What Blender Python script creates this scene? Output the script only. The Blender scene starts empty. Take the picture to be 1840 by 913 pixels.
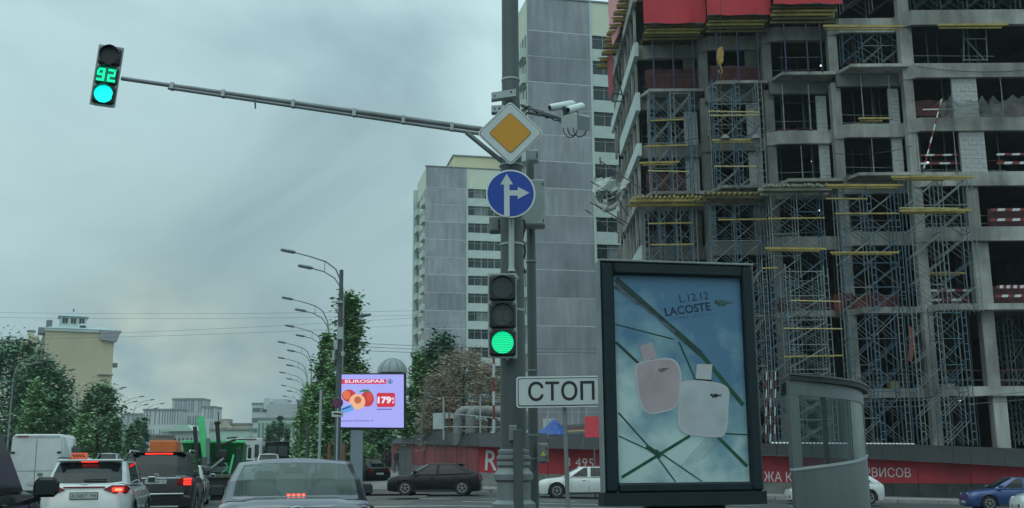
import bpy, bmesh, math, random
from mathutils import Vector, Matrix
rnd = random.Random(7)
S = bpy.context.scene
C = S.collection
PI = math.pi
# ------------------------------------------------------------------ camera
F = 1900.0; CX, CY = 920.0, 456.5; HOR = 832.0; CAMZ = 1.45
pitch = math.atan((HOR - CY) / F); roll = math.radians(0.45)
fw = Vector((0, math.cos(pitch), math.sin(pitch)))
r0 = Vector((1, 0, 0)); u0 = r0.cross(fw)
Rv = r0 * math.cos(roll) - u0 * math.sin(roll)
Uv = u0 * math.cos(roll) + r0 * math.sin(roll)
cam_d = bpy.data.cameras.new('camera'); cam = bpy.data.objects.new('camera', cam_d); C.objects.link(cam)
M4 = Matrix((Rv, Uv, -fw)).transposed().to_4x4(); M4.translation = Vector((0, 0, CAMZ)); cam.matrix_world = M4
cam_d.sensor_width = 36; cam_d.lens = 36 * F / 1840; cam_d.clip_end = 5000; cam_d.clip_start = 0.1
S.camera = cam
def P(px, py, Y):
    d = fw + Rv * ((px - CX) / F) - Uv * ((py - CY) / F)
    return Vector((0, 0, CAMZ)) + d * (Y / d.y)
# ------------------------------------------------------------------ world + sun
SUN_EL, SUN_AZ = math.radians(52), math.radians(205)      # azimuth clockwise from +Y
W = bpy.data.worlds.new('World'); S.world = W; W.use_nodes = True
nt = W.node_tree; nt.nodes.clear()
def N(t, **k):
    n = nt.nodes.new(t)
    for a, b in k.items(): setattr(n, a, b)
    return n
def L(a, b): nt.links.new(a, b)
out = N('ShaderNodeOutputWorld'); bg = N('ShaderNodeBackground'); bg.inputs['Strength'].default_value = 0.1
sky = N('ShaderNodeTexSky', sky_type='NISHITA'); sky.sun_disc = False
sky.sun_elevation = SUN_EL; sky.sun_rotation = SUN_AZ
tc = N('ShaderNodeTexCoord'); mp = N('ShaderNodeMapping'); mp.inputs['Scale'].default_value = (1.0, 1.0, 1.5)
mp.inputs['Location'].default_value = (3.1, 0.4, 0.0)
n1 = N('ShaderNodeTexNoise'); n1.inputs['Scale'].default_value = 2.4; n1.inputs['Detail'].default_value = 7; n1.inputs['Roughness'].default_value = 0.5
n1.inputs['Distortion'].default_value = 0.5
L(tc.outputs['Generated'], mp.inputs['Vector']); L(mp.outputs[0], n1.inputs['Vector'])
cr = N('ShaderNodeValToRGB'); e = cr.color_ramp.elements
e[0].position = 0.36; e[0].color = (2.35, 3.45, 3.80, 1); e[1].position = 0.66; e[1].color = (4.55, 6.35, 6.5, 1)
L(n1.outputs[0], cr.inputs[0])
sx = N('ShaderNodeSeparateXYZ'); L(tc.outputs['Generated'], sx.inputs[0])
# overcast gradient: a cloudy sky is brighter towards the zenith
gr = N('ShaderNodeMapRange'); gr.inputs[1].default_value = 0.15; gr.inputs[2].default_value = 1.0; gr.inputs[3].default_value = 0.92; gr.inputs[4].default_value = 3.0
L(sx.outputs[2], gr.inputs[0])
g2 = N('ShaderNodeMapRange'); g2.inputs[1].default_value = 0.0; g2.inputs[2].default_value = 0.22; g2.inputs[3].default_value = 1.25; g2.inputs[4].default_value = 1.0; L(sx.outputs[2], g2.inputs[0])
g3 = N('ShaderNodeMath', operation='MULTIPLY'); L(gr.outputs[0], g3.inputs[0]); L(g2.outputs[0], g3.inputs[1])
vm = N('ShaderNodeVectorMath', operation='SCALE'); L(cr.outputs[0], vm.inputs[0]); L(g3.outputs[0], vm.inputs['Scale'])
# thin bright break in the clouds low over the road
dv = (P(285, 700, 100) - Vector((0, 0, CAMZ))).normalized()
dt = N('ShaderNodeVectorMath', operation='DISTANCE'); dt.inputs[1].default_value = dv; L(tc.outputs['Generated'], dt.inputs[0])
mr = N('ShaderNodeMapRange'); mr.interpolation_type = 'SMOOTHSTEP'; mr.inputs[1].default_value = 0.15; mr.inputs[2].default_value = 0.0; mr.inputs[3].default_value = 0; mr.inputs[4].default_value = 1
L(dt.outputs['Value'], mr.inputs[0])
n2 = N('ShaderNodeTexNoise'); n2.inputs['Scale'].default_value = 14; n2.inputs['Detail'].default_value = 5; L(mp.outputs[0], n2.inputs['Vector'])
mr2 = N('ShaderNodeMapRange'); mr2.inputs[1].default_value = 0.35; mr2.inputs[2].default_value = 0.7; L(n2.outputs[0], mr2.inputs[0])
mu = N('ShaderNodeMath', operation='MULTIPLY'); L(mr.outputs[0], mu.inputs[0]); L(mr2.outputs[0], mu.inputs[1])
mx = N('ShaderNodeMix', data_type='RGBA'); L(mu.outputs[0], mx.inputs['Factor']); L(vm.outputs[0], mx.inputs['A']); mx.inputs['B'].default_value = (6.0, 6.9, 5.6, 1)
mx2 = N('ShaderNodeMix', data_type='RGBA'); mx2.inputs['Factor'].default_value = 0.96; L(sky.outputs[0], mx2.inputs['A']); L(mx.outputs['Result'], mx2.inputs['B'])
L(mx2.outputs['Result'], bg.inputs[0]); L(bg.outputs[0], out.inputs[0])
sd = bpy.data.lights.new('sun', 'SUN'); sd.energy = 0.6; sd.angle = math.radians(60); sd.color = (1.0, 0.96, 0.9)
so = bpy.data.objects.new('sun', sd); C.objects.link(so)
sv = Vector((math.sin(SUN_AZ) * math.cos(SUN_EL), math.cos(SUN_AZ) * math.cos(SUN_EL), math.sin(SUN_EL)))
so.rotation_euler = sv.to_track_quat('Z', 'Y').to_euler(); so.location = (0, -20, 60)
S.view_settings.view_transform = 'Standard'; S.view_settings.look = 'None'; S.view_settings.exposure = 0.0; S.view_settings.gamma = 1
S.cycles.max_bounces = 6; S.cycles.diffuse_bounces = 3; S.cycles.glossy_bounces = 3; S.cycles.transparent_max_bounces = 12

# ------------------------------------------------------------------ materials
MATS = {}
def mat(name, col, rough=0.7, metal=0.0, var=0.15, scale=6.0, bump=0.0, bscale=40.0, coat=0.0, emit=None, es=1.0, alpha=None, stain=0.0, island=0.0, streak=False, spec=0.5):
    if name in MATS: return MATS[name]
    m = bpy.data.materials.new(name); m.use_nodes = True; t = m.node_tree; b = t.nodes['Principled BSDF']
    def A(ty, **k):
        n = t.nodes.new(ty)
        for a, v in k.items(): setattr(n, a, v)
        return n
    K = t.links.new
    b.inputs['Roughness'].default_value = rough; b.inputs['Metallic'].default_value = metal
    b.inputs['Specular IOR Level'].default_value = spec
    if coat: b.inputs['Coat Weight'].default_value = coat; b.inputs['Coat Roughness'].default_value = 0.06
    c = A('ShaderNodeTexCoord')
    no = A('ShaderNodeTexNoise'); no.inputs['Scale'].default_value = scale; no.inputs['Detail'].default_value = 6; no.inputs['Roughness'].default_value = 0.6
    if streak:
        mpp = A('ShaderNodeMapping'); mpp.inputs['Scale'].default_value = (1, 1, 0.15); K(c.outputs['Object'], mpp.inputs[0]); K(mpp.outputs[0], no.inputs['Vector'])
    else: K(c.outputs['Object'], no.inputs['Vector'])
    hs = A('ShaderNodeHueSaturation'); hs.inputs['Color'].default_value = (*col, 1)
    mrr = A('ShaderNodeMapRange'); mrr.inputs[1].default_value = 0.3; mrr.inputs[2].default_value = 0.7; mrr.inputs[3].default_value = 1 - var; mrr.inputs[4].default_value = 1 + var
    K(no.outputs[0], mrr.inputs[0]); val = mrr.outputs[0]
    if stain:
        n3 = A('ShaderNodeTexNoise'); n3.inputs['Scale'].default_value = scale * 0.22; n3.inputs['Detail'].default_value = 8; K(c.outputs['Object'], n3.inputs['Vector'])
        m3 = A('ShaderNodeMapRange'); m3.inputs[1].default_value = 0.42; m3.inputs[2].default_value = 0.62; m3.inputs[3].default_value = 1 - stain; m3.inputs[4].default_value = 1.0
        K(n3.outputs[0], m3.inputs[0]); q = A('ShaderNodeMath', operation='MULTIPLY'); K(val, q.inputs[0]); K(m3.outputs[0], q.inputs[1]); val = q.outputs[0]
    if island:
        g = A('ShaderNodeNewGeometry'); m4 = A('ShaderNodeMapRange'); m4.inputs[3].default_value = 1 - island; m4.inputs[4].default_value = 1 + island
        K(g.outputs['Random Per Island'], m4.inputs[0]); q = A('ShaderNodeMath', operation='MULTIPLY'); K(val, q.inputs[0]); K(m4.outputs[0], q.inputs[1]); val = q.outputs[0]
    K(val, hs.inputs['Value']); K(hs.outputs[0], b.inputs['Base Color'])
    if bump:
        nb = A('ShaderNodeTexNoise'); nb.inputs['Scale'].default_value = bscale; nb.inputs['Detail'].default_value = 4; K(c.outputs['Object'], nb.inputs['Vector'])
        bp = A('ShaderNodeBump'); bp.inputs['Strength'].default_value = bump; bp.inputs['Distance'].default_value = 0.02; K(nb.outputs[0], bp.inputs['Height']); K(bp.outputs[0], b.inputs['Normal'])
    if emit:
        b.inputs['Emission Color'].default_value = (*emit, 1); b.inputs['Emission Strength'].default_value = es
    if alpha is not None:
        tr = A('ShaderNodeBsdfTransparent'); tr.inputs[0].default_value = (*alpha[1], 1); ms = A('ShaderNodeMixShader'); lw = A('ShaderNodeLayerWeight'); lw.inputs[0].default_value = .5; fr = A('ShaderNodeMath', operation='POWER'); fr.inputs[1].default_value = 4.0; K(lw.outputs['Facing'], fr.inputs[0])
        ma = A('ShaderNodeMath', operation='ADD', use_clamp=True); ma.inputs[1].default_value = alpha[0]; K(fr.outputs[0], ma.inputs[0])
        K(ma.outputs[0], ms.inputs[0]); K(tr.outputs[0], ms.inputs[1]); K(b.outputs[0], ms.inputs[2]); K(ms.outputs[0], t.nodes['Material Output'].inputs['Surface'])
    MATS[name] = m; return m
def emi(name, col, s=1.0):
    return mat(name, (0.02, 0.02, 0.02), 0.6, emit=col, es=s, var=0.0)
asphalt = mat('asphalt', (0.055, 0.06, 0.062), 0.75, var=0.25, scale=0.8, bump=0.3, stain=0.25)
paving = mat('paving', (0.25, 0.25, 0.25), 0.85, var=0.15, scale=0.9, stain=0.2, bump=0.2)
kerbm = mat('kerb_stone', (0.24, 0.23, 0.22), 0.85, var=0.2, scale=2)
earth = mat('earth', (0.10, 0.10, 0.085), 0.95, var=0.3, scale=0.5)
roadpaint = mat('road_paint', (0.6, 0.62, 0.6), 0.7, var=0.25, scale=3, stain=0.25)
conc = mat('concrete', (0.36, 0.37, 0.34), 0.9, var=0.3, scale=1.5, stain=0.45, bump=0.3, bscale=8, streak=True)
conc_d = mat('raw_concrete', (0.20, 0.21, 0.195), 0.9, var=0.25, scale=0.9, stain=0.4, bump=0.3, bscale=6)
conc_i = mat('shade_darkened_concrete', (0.075, 0.085, 0.085), 0.95, var=0.3, scale=0.7, stain=0.4)  # same concrete coloured much darker, to deepen the shade inside the floors
blockm = mat('aerated_block', (0.43, 0.45, 0.45), 0.9, var=0.12, scale=3, stain=0.15, bump=0.2, bscale=14)
panelm = mat('grey_wall_panel', (0.32, 0.345, 0.375), 0.9, var=0.22, scale=1.1, stain=0.16, bump=0.3, bscale=5, streak=True)
panelm2 = mat('grey_wall_panel_weathered', (0.285, 0.31, 0.34), 0.9, var=0.28, scale=0.8, stain=0.22, bump=0.3, bscale=5, streak=True)
panelm3 = mat('grey_wall_panel_pale', (0.35, 0.375, 0.40), 0.9, var=0.2, scale=1.5, stain=0.14, bump=0.3, bscale=5, streak=True)
jointm = mat('joint_sealant', (0.62, 0.66, 0.68), 0.8, var=0.2, scale=1)
spandm = mat('white_spandrel', (0.52, 0.62, 0.59), 0.85, var=0.08, scale=0.8, stain=0.1)
creamm = mat('cream_plaster', (0.56, 0.54, 0.37), 0.9, var=0.05, scale=0.3, stain=0.08)
creamt = mat('pale_cream_wall', (0.60, 0.66, 0.54), 0.9, var=0.06, scale=0.4)
glassd = mat('dark_window_glass', (0.03, 0.045, 0.05), 0.12, var=0.4, scale=0.4, spec=0.6)
framew = mat('window_frame_paint', (0.30, 0.34, 0.34), 0.7, var=0.15)
steelg = mat('galvanised_steel', (0.22, 0.25, 0.255), 0.55, metal=0.25, var=0.15, scale=4, stain=0.15)
steeld = mat('painted_mast_grey', (0.085, 0.105, 0.108), 0.5, metal=0.1, var=0.15, scale=3, stain=0.2, streak=True)
steell = mat('light_grey_paint', (0.36, 0.41, 0.41), 0.5, var=0.1, scale=5, stain=0.1)
scb = mat('scaffold_blue', (0.05, 0.11, 0.16), 0.55, var=0.35, scale=1.5)
scg = mat('scaffold_grey', (0.17, 0.205, 0.21), 0.5, metal=0.2, var=0.35, scale=1.5)
propm = mat('prop_navy', (0.012, 0.02, 0.06), 0.5, var=0.3)
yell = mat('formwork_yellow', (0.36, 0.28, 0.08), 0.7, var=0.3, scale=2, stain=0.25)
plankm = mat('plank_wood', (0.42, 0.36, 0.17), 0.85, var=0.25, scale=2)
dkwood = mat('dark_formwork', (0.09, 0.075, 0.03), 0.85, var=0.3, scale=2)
redt = mat('red_tarpaulin', (0.44, 0.016, 0.03), 0.6, var=0.12, scale=0.6, bump=0.3, bscale=1.5)
pinkt = mat('faded_pink_tarpaulin', (0.58, 0.25, 0.27), 0.8, var=0.15, scale=0.8, streak=True)
maroon = mat('maroon_sheet', (0.065, 0.018, 0.02), 0.8, var=0.3, scale=1)
redb = mat('red_banner', (0.40, 0.025, 0.04), 0.6, var=0.2, scale=0.9, stain=0.25, streak=True)
redbf = mat('faded_red_banner', (0.27, 0.05, 0.06), 0.7, var=0.25, scale=0.6, stain=0.35)
bannerw = mat('banner_lettering', (0.62, 0.60, 0.60), 0.7, var=0.08)
bannerf = mat('worn_banner_lettering', (0.42, 0.26, 0.27), 0.8, var=0.4, scale=3)
canopym = mat('dark_canopy_sheet', (0.013, 0.015, 0.017), 0.65, var=0.25, scale=0.8)
netm = mat('torn_white_netting', (0.42, 0.45, 0.42), 0.9, var=0.25, scale=2, alpha=(0.34, (0.95, 0.95, 0.95)))
rw_w = mat('barrier_white', (0.62, 0.64, 0.64), 0.6, var=0.1)
rw_r = mat('barrier_red', (0.20, 0.03, 0.03), 0.6, var=0.2)
sigblk = mat('signal_black', (0.012, 0.017, 0.018), 0.45, var=0.2)
sigfr = mat('signal_border', (0.30, 0.33, 0.32), 0.6, var=0.1)
signw = mat('sign_white', (0.50, 0.56, 0.56), 0.5, var=0.05, scale=2, stain=0.06)
signback = mat('sign_border_white', (0.62, 0.68, 0.67), 0.5, var=0.04)
signy = mat('sign_amber', (0.56, 0.25, 0.008), 0.45, var=0.06, scale=9)
signb = mat('sign_blue', (0.0, 0.045, 0.32), 0.45, var=0.06, scale=9)
blk = mat('black_paint', (0.012, 0.014, 0.016), 0.5, var=0.1)
tyrem = mat('tyre_rubber', (0.018, 0.018, 0.02), 0.85, var=0.2)
rimm = mat('alloy_rim', (0.42, 0.43, 0.44), 0.35, metal=0.7, var=0.1)
chrome = mat('chrome_trim', (0.6, 0.62, 0.63), 0.18, metal=1.0, var=0.02)
trimd = mat('black_trim', (0.018, 0.02, 0.022), 0.5, var=0.15)
platem = mat('number_plate_white', (0.42, 0.45, 0.44), 0.5, var=0.1)
carglass = mat('car_glass_dark', (0.012, 0.018, 0.02), 0.06, var=0.0, spec=0.8, alpha=(0.55, (0.25, 0.32, 0.32)))
carglass_c = mat('car_glass_clear', (0.13, 0.17, 0.16), 0.06, var=0.0, spec=0.8, alpha=(0.38, (0.70, 0.82, 0.78)))
interior = mat('car_interior', (0.06, 0.075, 0.075), 0.8, var=0.1)
lred = emi('lit_brake_light', (1.0, 0.03, 0.015), 2.2); lred2 = emi('bright_brake_lamp', (1.0, 0.22, 0.12), 2.4)
dred = mat('red_lamp_glass', (0.22, 0.008, 0.01), 0.2, var=0.1, coat=0.5)
headl = mat('headlamp_glass', (0.55, 0.6, 0.6), 0.12, var=0.05, coat=1)
orangem = mat('orange_paint', (0.62, 0.15, 0.03), 0.5, var=0.1)
def paint(n, c, metal=0.3, rough=0.35, coat=1.0): return mat(n, c, rough, metal=metal, var=0.08, scale=3, coat=coat, stain=0.08, spec=.5 if coat > .6 else .25)
p_navy = paint('navy_car_paint', (0.012, 0.018, 0.045)); p_navy.node_tree.nodes['Principled BSDF'].inputs['Coat IOR'].default_value = 2.1; p_white = paint('white_car_paint', (0.58, 0.62, 0.61), 0.0)
p_black = paint('black_car_paint', (0.004, 0.005, 0.006), 0.0, .4, .12); p_brown = paint('dark_brown_car_paint', (0.014, 0.014, 0.016), 0.0, .45, .5)
p_blue = paint('blue_car_paint', (0.010, 0.045, 0.18)); p_silver = paint('silver_car_paint', (0.36, 0.39, 0.39), 0.5)
p_green = paint('green_car_paint', (0.04, 0.16, 0.06), 0.0)

# ------------------------------------------------------------------ mesh helpers
class MB:
    def __init__(s): s.v = []; s.f = []; s.m = []; s.cur = 0
    def add(s, vs, fs):
        o = len(s.v); s.v += [tuple(a) for a in vs]; s.f += [tuple(i + o for i in f) for f in fs]; s.m += [s.cur] * len(fs); return s
    def box(s, x0, x1, y0, y1, z0, z1):
        return s.add([(x0, y0, z0), (x1, y0, z0), (x1, y1, z0), (x0, y1, z0), (x0, y0, z1), (x1, y0, z1), (x1, y1, z1), (x0, y1, z1)],
                     [(0, 3, 2, 1), (4, 5, 6, 7), (0, 1, 5, 4), (1, 2, 6, 5), (2, 3, 7, 6), (3, 0, 4, 7)])
    def cbox(s, x0, x1, y0, y1, z0, z1, c=0.02):      # box with chamfered vertical and front edges
        pts = [(x0 + c, z0), (x1 - c, z0), (x1, z0 + c), (x1, z1 - c), (x1 - c, z1), (x0 + c, z1), (x0, z1 - c), (x0, z0 + c)]
        cx, cz = (x0 + x1) / 2, (z0 + z1) / 2
        k = lambda p, d: (cx + (p[0] - cx) * (1 - d / max(abs(x1 - x0), .01)), cz + (p[1] - cz) * (1 - d / max(abs(z1 - z0), .01)))
        R = []
        for y, d in ((y0, 2 * c), (y0 + c, 0), (y1 - c, 0), (y1, 2 * c)): R += [(k(p, d)[0], y, k(p, d)[1]) for p in pts]
        fs = [tuple(range(8))[::1], tuple(range(24, 32))[::-1]]
        for r in range(3):
            for i in range(8): fs.append((r * 8 + i, r * 8 + 8 + i, r * 8 + 8 + (i + 1) % 8, r * 8 + (i + 1) % 8))
        return s.add(R, fs)
    def bar(s, p, q, w, h=None, up=(0, 0, 1)):
        h = h or w; p, q = Vector(p), Vector(q); d = (q - p).normalized(); u = Vector(up)
        if abs(d.dot(u)) > .98: u = Vector((0, 1, 0))
        a = d.cross(u).normalized() * w / 2; b = a.cross(d).normalized() * h / 2
        vs = [p - a - b, p + a - b, p + a + b, p - a + b, q - a - b, q + a - b, q + a + b, q - a + b]
        return s.add(vs, [(0, 1, 2, 3), (7, 6, 5, 4), (0, 4, 5, 1), (1, 5, 6, 2), (2, 6, 7, 3), (3, 7, 4, 0)])
    def tube(s, pts, rs, n=10, caps=True):
        pts = [Vector(p) for p in pts]
        if not hasattr(rs, '__len__'): rs = [rs] * len(pts)
        base = len(s.v); R = []
        ref = None
        for i, p in enumerate(pts):
            d = (pts[min(i + 1, len(pts) - 1)] - pts[max(i - 1, 0)]).normalized()
            if ref is None: ref = Vector((1, 0, 0)) if abs(d.x) < .9 else Vector((0, 1, 0))
            a = (ref - d * ref.dot(d)).normalized(); ref = a; b = d.cross(a)
            R += [p + (a * math.cos(2 * PI * k / n) + b * math.sin(2 * PI * k / n)) * rs[i] for k in range(n)]
        fs = [(i * n + k, i * n + (k + 1) % n, (i + 1) * n + (k + 1) % n, (i + 1) * n + k) for i in range(len(pts) - 1) for k in range(n)]
        if caps: fs += [tuple(range(n))[::-1], tuple(range((len(pts) - 1) * n, len(pts) * n))]
        return s.add(R, fs)
    def prism(s, pts, y0, y1):       # outline in xz, extruded along y
        n = len(pts); vs = [(x, y0, z) for x, z in pts] + [(x, y1, z) for x, z in pts]
        return s.add(vs, [tuple(range(n)), tuple(range(n, 2 * n))[::-1]] + [(i, i + n, (i + 1) % n + n, (i + 1) % n) for i in range(n)])
    def slab(s, pts, z0, z1):        # outline in xy, extruded in z
        n = len(pts); vs = [(x, y, z0) for x, y in pts] + [(x, y, z1) for x, y in pts]
        return s.add(vs, [tuple(range(n))[::-1], tuple(range(n, 2 * n))] + [(i, (i + 1) % n, (i + 1) % n + n, i + n) for i in range(n)])
    def lathe(s, prof, cx=0, cy=0, n=20):
        vs = [(cx + r * math.cos(2 * PI * k / n), cy + r * math.sin(2 * PI * k / n), z) for r, z in prof for k in range(n)]
        fs = [(i * n + k, i * n + (k + 1) % n, (i + 1) * n + (k + 1) % n, (i + 1) * n + k) for i in range(len(prof) - 1) for k in range(n)]
        return s.add(vs, fs + [tuple(range(n))[::-1], tuple(range((len(prof) - 1) * n, len(prof) * n))])
    def disc(s, x, y, z, r, th, n=20):       # a round plate facing -y
        return s.prism([(x + r * math.cos(2 * PI * k / n), z + r * math.sin(2 * PI * k / n)) for k in range(n)], y, y + th)
    def xf(s, fn): s.v = [tuple(fn(Vector(v))) for v in s.v]; return s
    def mesh(s, name, mats, smooth=None):
        me = bpy.data.meshes.new(name); me.from_pydata(s.v, [], s.f)
        for m in (mats if isinstance(mats, (list, tuple)) else [mats]): me.materials.append(m)
        if any(s.m): me.polygons.foreach_set('material_index', s.m)
        bm = bmesh.new(); bm.from_mesh(me); bmesh.ops.recalc_face_normals(bm, faces=bm.faces); bm.to_mesh(me); bm.free()
        if smooth is not None:
            me.polygons.foreach_set('use_smooth', [True] * len(me.polygons)); me.set_sharp_from_angle(angle=math.radians(smooth))
        me.update(); return me
    def build(s, name, mats, parent=None, smooth=None):      # vertices are in world coords, unless the parent is a 'local' thing
        if parent is not None and not parent.get('_local'):
            o = wloc(parent); s.v = [(v[0] - o[0], v[1] - o[1], v[2] - o[2]) for v in s.v]
        return link(name, s.mesh(name, mats, smooth), parent)
def wloc(p):
    o = Vector((0, 0, 0))
    while p: o += p.location; p = p.parent
    return o
def link(name, me, parent=None, loc=None):
    ob = bpy.data.objects.new(name, me); C.objects.link(ob)
    if parent is not None: ob.parent = parent
    if loc is not None: ob.location = loc
    return ob
def tag(o, label=None, cat=None, group=None, kind=None):
    if label: o['label'] = label
    if cat: o['category'] = cat
    if group: o['group'] = group
    if kind: o['kind'] = kind
    return o
LOCALS = []
def thing(name, label, cat, loc, group=None, local=False, rz=0):
    o = bpy.data.objects.new(name, None); C.objects.link(o); o.location = loc; o.rotation_euler = (0, 0, rz); o.empty_display_size = .3
    if local: o['_local'] = 1; LOCALS.append(o)
    return tag(o, label, cat, group)
def part(name, mb, m, parent, smooth=None, label=None):
    if parent.get('_local'):
        o = link(name, mb.mesh(name, m, smooth), parent)
    else: o = mb.build(name, m, parent, smooth)
    if label: o['label'] = label
    return o
def sub(name, mb, m, par, smooth=None):      # sub-part of a part whose own location is zero
    root = par.parent
    if root.get('_local'): return link(name, mb.mesh(name, m, smooth), par)
    o = wloc(par); mb.v = [(v[0] - o[0], v[1] - o[1], v[2] - o[2]) for v in mb.v]
    return link(name, mb.mesh(name, m, smooth), par)
def copy_tree(o, parent=None):
    c = o.copy(); C.objects.link(c)
    if parent is not None: c.parent = parent
    if c.get('_local') and parent is None: LOCALS.append(c)
    for ch in list(o.children): copy_tree(ch, c)
    return c
def interp(tab, x):
    if x <= tab[0][0]: return tab[0][1]
    for (a, b), (c, d) in zip(tab, tab[1:]):
        if x <= c: return b + (d - b) * (x - a) / (c - a)
    return tab[-1][1]
def text(name, s, m, parent, O, ux, uz, w, h, th=0.004, bold=0.0, spacing=1.0, shear=0.0):
    """flat lettering: O lower-left corner, ux/uz unit vectors, w x h its size; raised by th"""
    cu = bpy.data.curves.new(name, 'FONT'); cu.body = s; cu.offset = bold; cu.space_character = spacing; cu.shear = shear; cu.resolution_u = 4
    t = bpy.data.objects.new(name, cu); C.objects.link(t)
    bpy.context.view_layer.update()
    me0 = t.evaluated_get(bpy.context.evaluated_depsgraph_get()).to_mesh()
    vs = [v.co.copy() for v in me0.vertices]; fs = [tuple(p.vertices) for p in me0.polygons]
    bpy.data.objects.remove(t); bpy.data.curves.remove(cu)
    x0 = min(v.x for v in vs); x1 = max(v.x for v in vs); y0 = min(v.y for v in vs); y1 = max(v.y for v in vs)
    O, ux, uz = Vector(O), Vector(ux), Vector(uz); nn = ux.cross(uz)
    mb = MB(); n = len(vs)
    Q = [O + ux * ((v.x - x0) / (x1 - x0) * w) + uz * ((v.y - y0) / (y1 - y0) * h) for v in vs]
    mb.v = [tuple(q + nn * th) for q in Q]; mb.f = fs; mb.m = [0] * len(fs)
    if parent.get('kind') == 'structure' or parent.parent is not None: return sub(name, mb, m, parent)
    return part(name, mb, m, parent)

# road frame: s along the avenue, r to its right
RA = math.atan(0.222); RD = Vector((-math.sin(RA), math.cos(RA), 0)); RN = Vector((math.cos(RA), math.sin(RA), 0))
def RS(r, s): return RD * s + RN * r
def sst(a, b, x): t = min(1, max(0, (x - a) / (b - a))); return t * t * (3 - 2 * t)
def g(x, y):
    return 0.022 * min(40, max(0, y - 50)) - 0.033 * min(80, max(0, x + 2)) * sst(25, 45, y)
def G(x, y, dz=0.0): return Vector((x, y, g(x, y) + dz))

# ------------------------------------------------------------------ ground, road, pavement
def sheet(name, inside, m, dz, xs, ys, thick=0):
    idx = {}; mb = MB()
    def vid(i, j):
        if (i, j) not in idx: idx[(i, j)] = len(mb.v); mb.v.append(tuple(G(xs[i], ys[j], dz)))
        return idx[(i, j)]
    for i in range(len(xs) - 1):
        for j in range(len(ys) - 1):
            if inside((xs[i] + xs[i + 1]) / 2, (ys[j] + ys[j + 1]) / 2):
                mb.f.append((vid(i, j), vid(i + 1, j), vid(i + 1, j + 1), vid(i, j + 1))); mb.m.append(0)
    return tag(mb.build(name, m), kind='structure')
xs = [-900, -600, -400, -260] + list(range(-200, 121, 4)) + [160, 260, 500, 900]
ys = [-200, -80, -40, -20] + list(range(0, 120, 3)) + [140, 180, 260, 400, 700, 1200]
sheet('ground', lambda x, y: True, earth, -0.16, xs, ys)
KR = 2.7          # right kerb of the avenue
def quadsheet(name, rows, m, dz, structure=True):     # rows: list of polylines (x,y)
    mb = MB(); n = len(rows[0])
    for r in rows: mb.v += [tuple(G(x, y, dz)) for x, y in r]
    for i in range(len(rows) - 1):
        for k in range(n - 1): mb.f.append((i * n + k, i * n + k + 1, (i + 1) * n + k + 1, (i + 1) * n + k)); mb.m.append(0)
    o = mb.build(name, m); return tag(o, kind='structure') if structure else o
def lin(a, b, n): return [a + (b - a) * i / n for i in range(n + 1)]
quadsheet('road', [[(x, y) for x in lin(-4, 120, 62)] for y in lin(26, 53.4, 14)], asphalt, -0.004)
quadsheet('road', [[(RS(r, s).x, RS(r, s).y) for r in lin(-26, KR, 14)] for s in list(range(-12, 56, 2)) + list(range(56, 120, 4)) + [160, 220, 300, 420]], asphalt, 0.0)
def kx(y): return KR / math.cos(RA) - y * math.tan(RA)
prow = []
for y in [53.6 + 0.0] + lin(55, 95, 20) + [110, 140, 200, 300]:
    x0 = kx(y) + 0.15; prow.append([(x0 + t, y) for t in lin(0, 40, 24)] + [(x0 + t, y) for t in (60, 90, 130)])
quadsheet('pavement', prow, paving, 0.14)
kb = tag(bpy.data.objects.new('kerb', None), kind='structure'); C.objects.link(kb)
x = kx(53.5); i = 0
while x < 60:
    x1 = x + 1.96; mb = MB(); a, b = G(x, 53.4), G(x1, 53.4)
    mb.bar(a + Vector((0, .08, .045)), b + Vector((0, .08, .045)), .16, .24); link('kerb_stone', mb.mesh('kerb_stone', kerbm), kb); x += 2.0
s = 56.5
while s < 110:
    a, b = RS(KR, s), RS(KR, s + 2.94); a.z = g(a.x, a.y) + .045; b.z = g(b.x, b.y) + .045
    link('kerb_stone', MB().bar(a, b, .16, .24).mesh('kerb_stone', kerbm), kb); s += 3
# painted markings on the cross street
mk = []
def marking(poly, name='road_marking'):
    o = quadsheet(name, poly, roadpaint, 0.008, True); mk.append(o)
for yy, xa, xb in ((37.6, -7, 3.5), (41.8, -2.0, 26), (34.9, -6, 0.4)):
    marking([[(x, yy) for x in lin(xa, xb, 10)], [(x, yy + .28) for x in lin(xa, xb, 10)]])
for k in range(16):
    x = -4 + k * 2.6; marking([[(x, 45.6), (x + 1.4, 45.6)], [(x, 45.8), (x + 1.4, 45.8)]])
for k in range(12):
    for r in (-5.6, -9.1, -12.6):
        a = 14 + k * 9; q = [RS(r, a), RS(r + .12, a), RS(r + .12, a + 3), RS(r, a + 3)]
        marking([[(q[0].x, q[0].y), (q[1].x, q[1].y)], [(q[3].x, q[3].y), (q[2].x, q[2].y)]])

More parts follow.
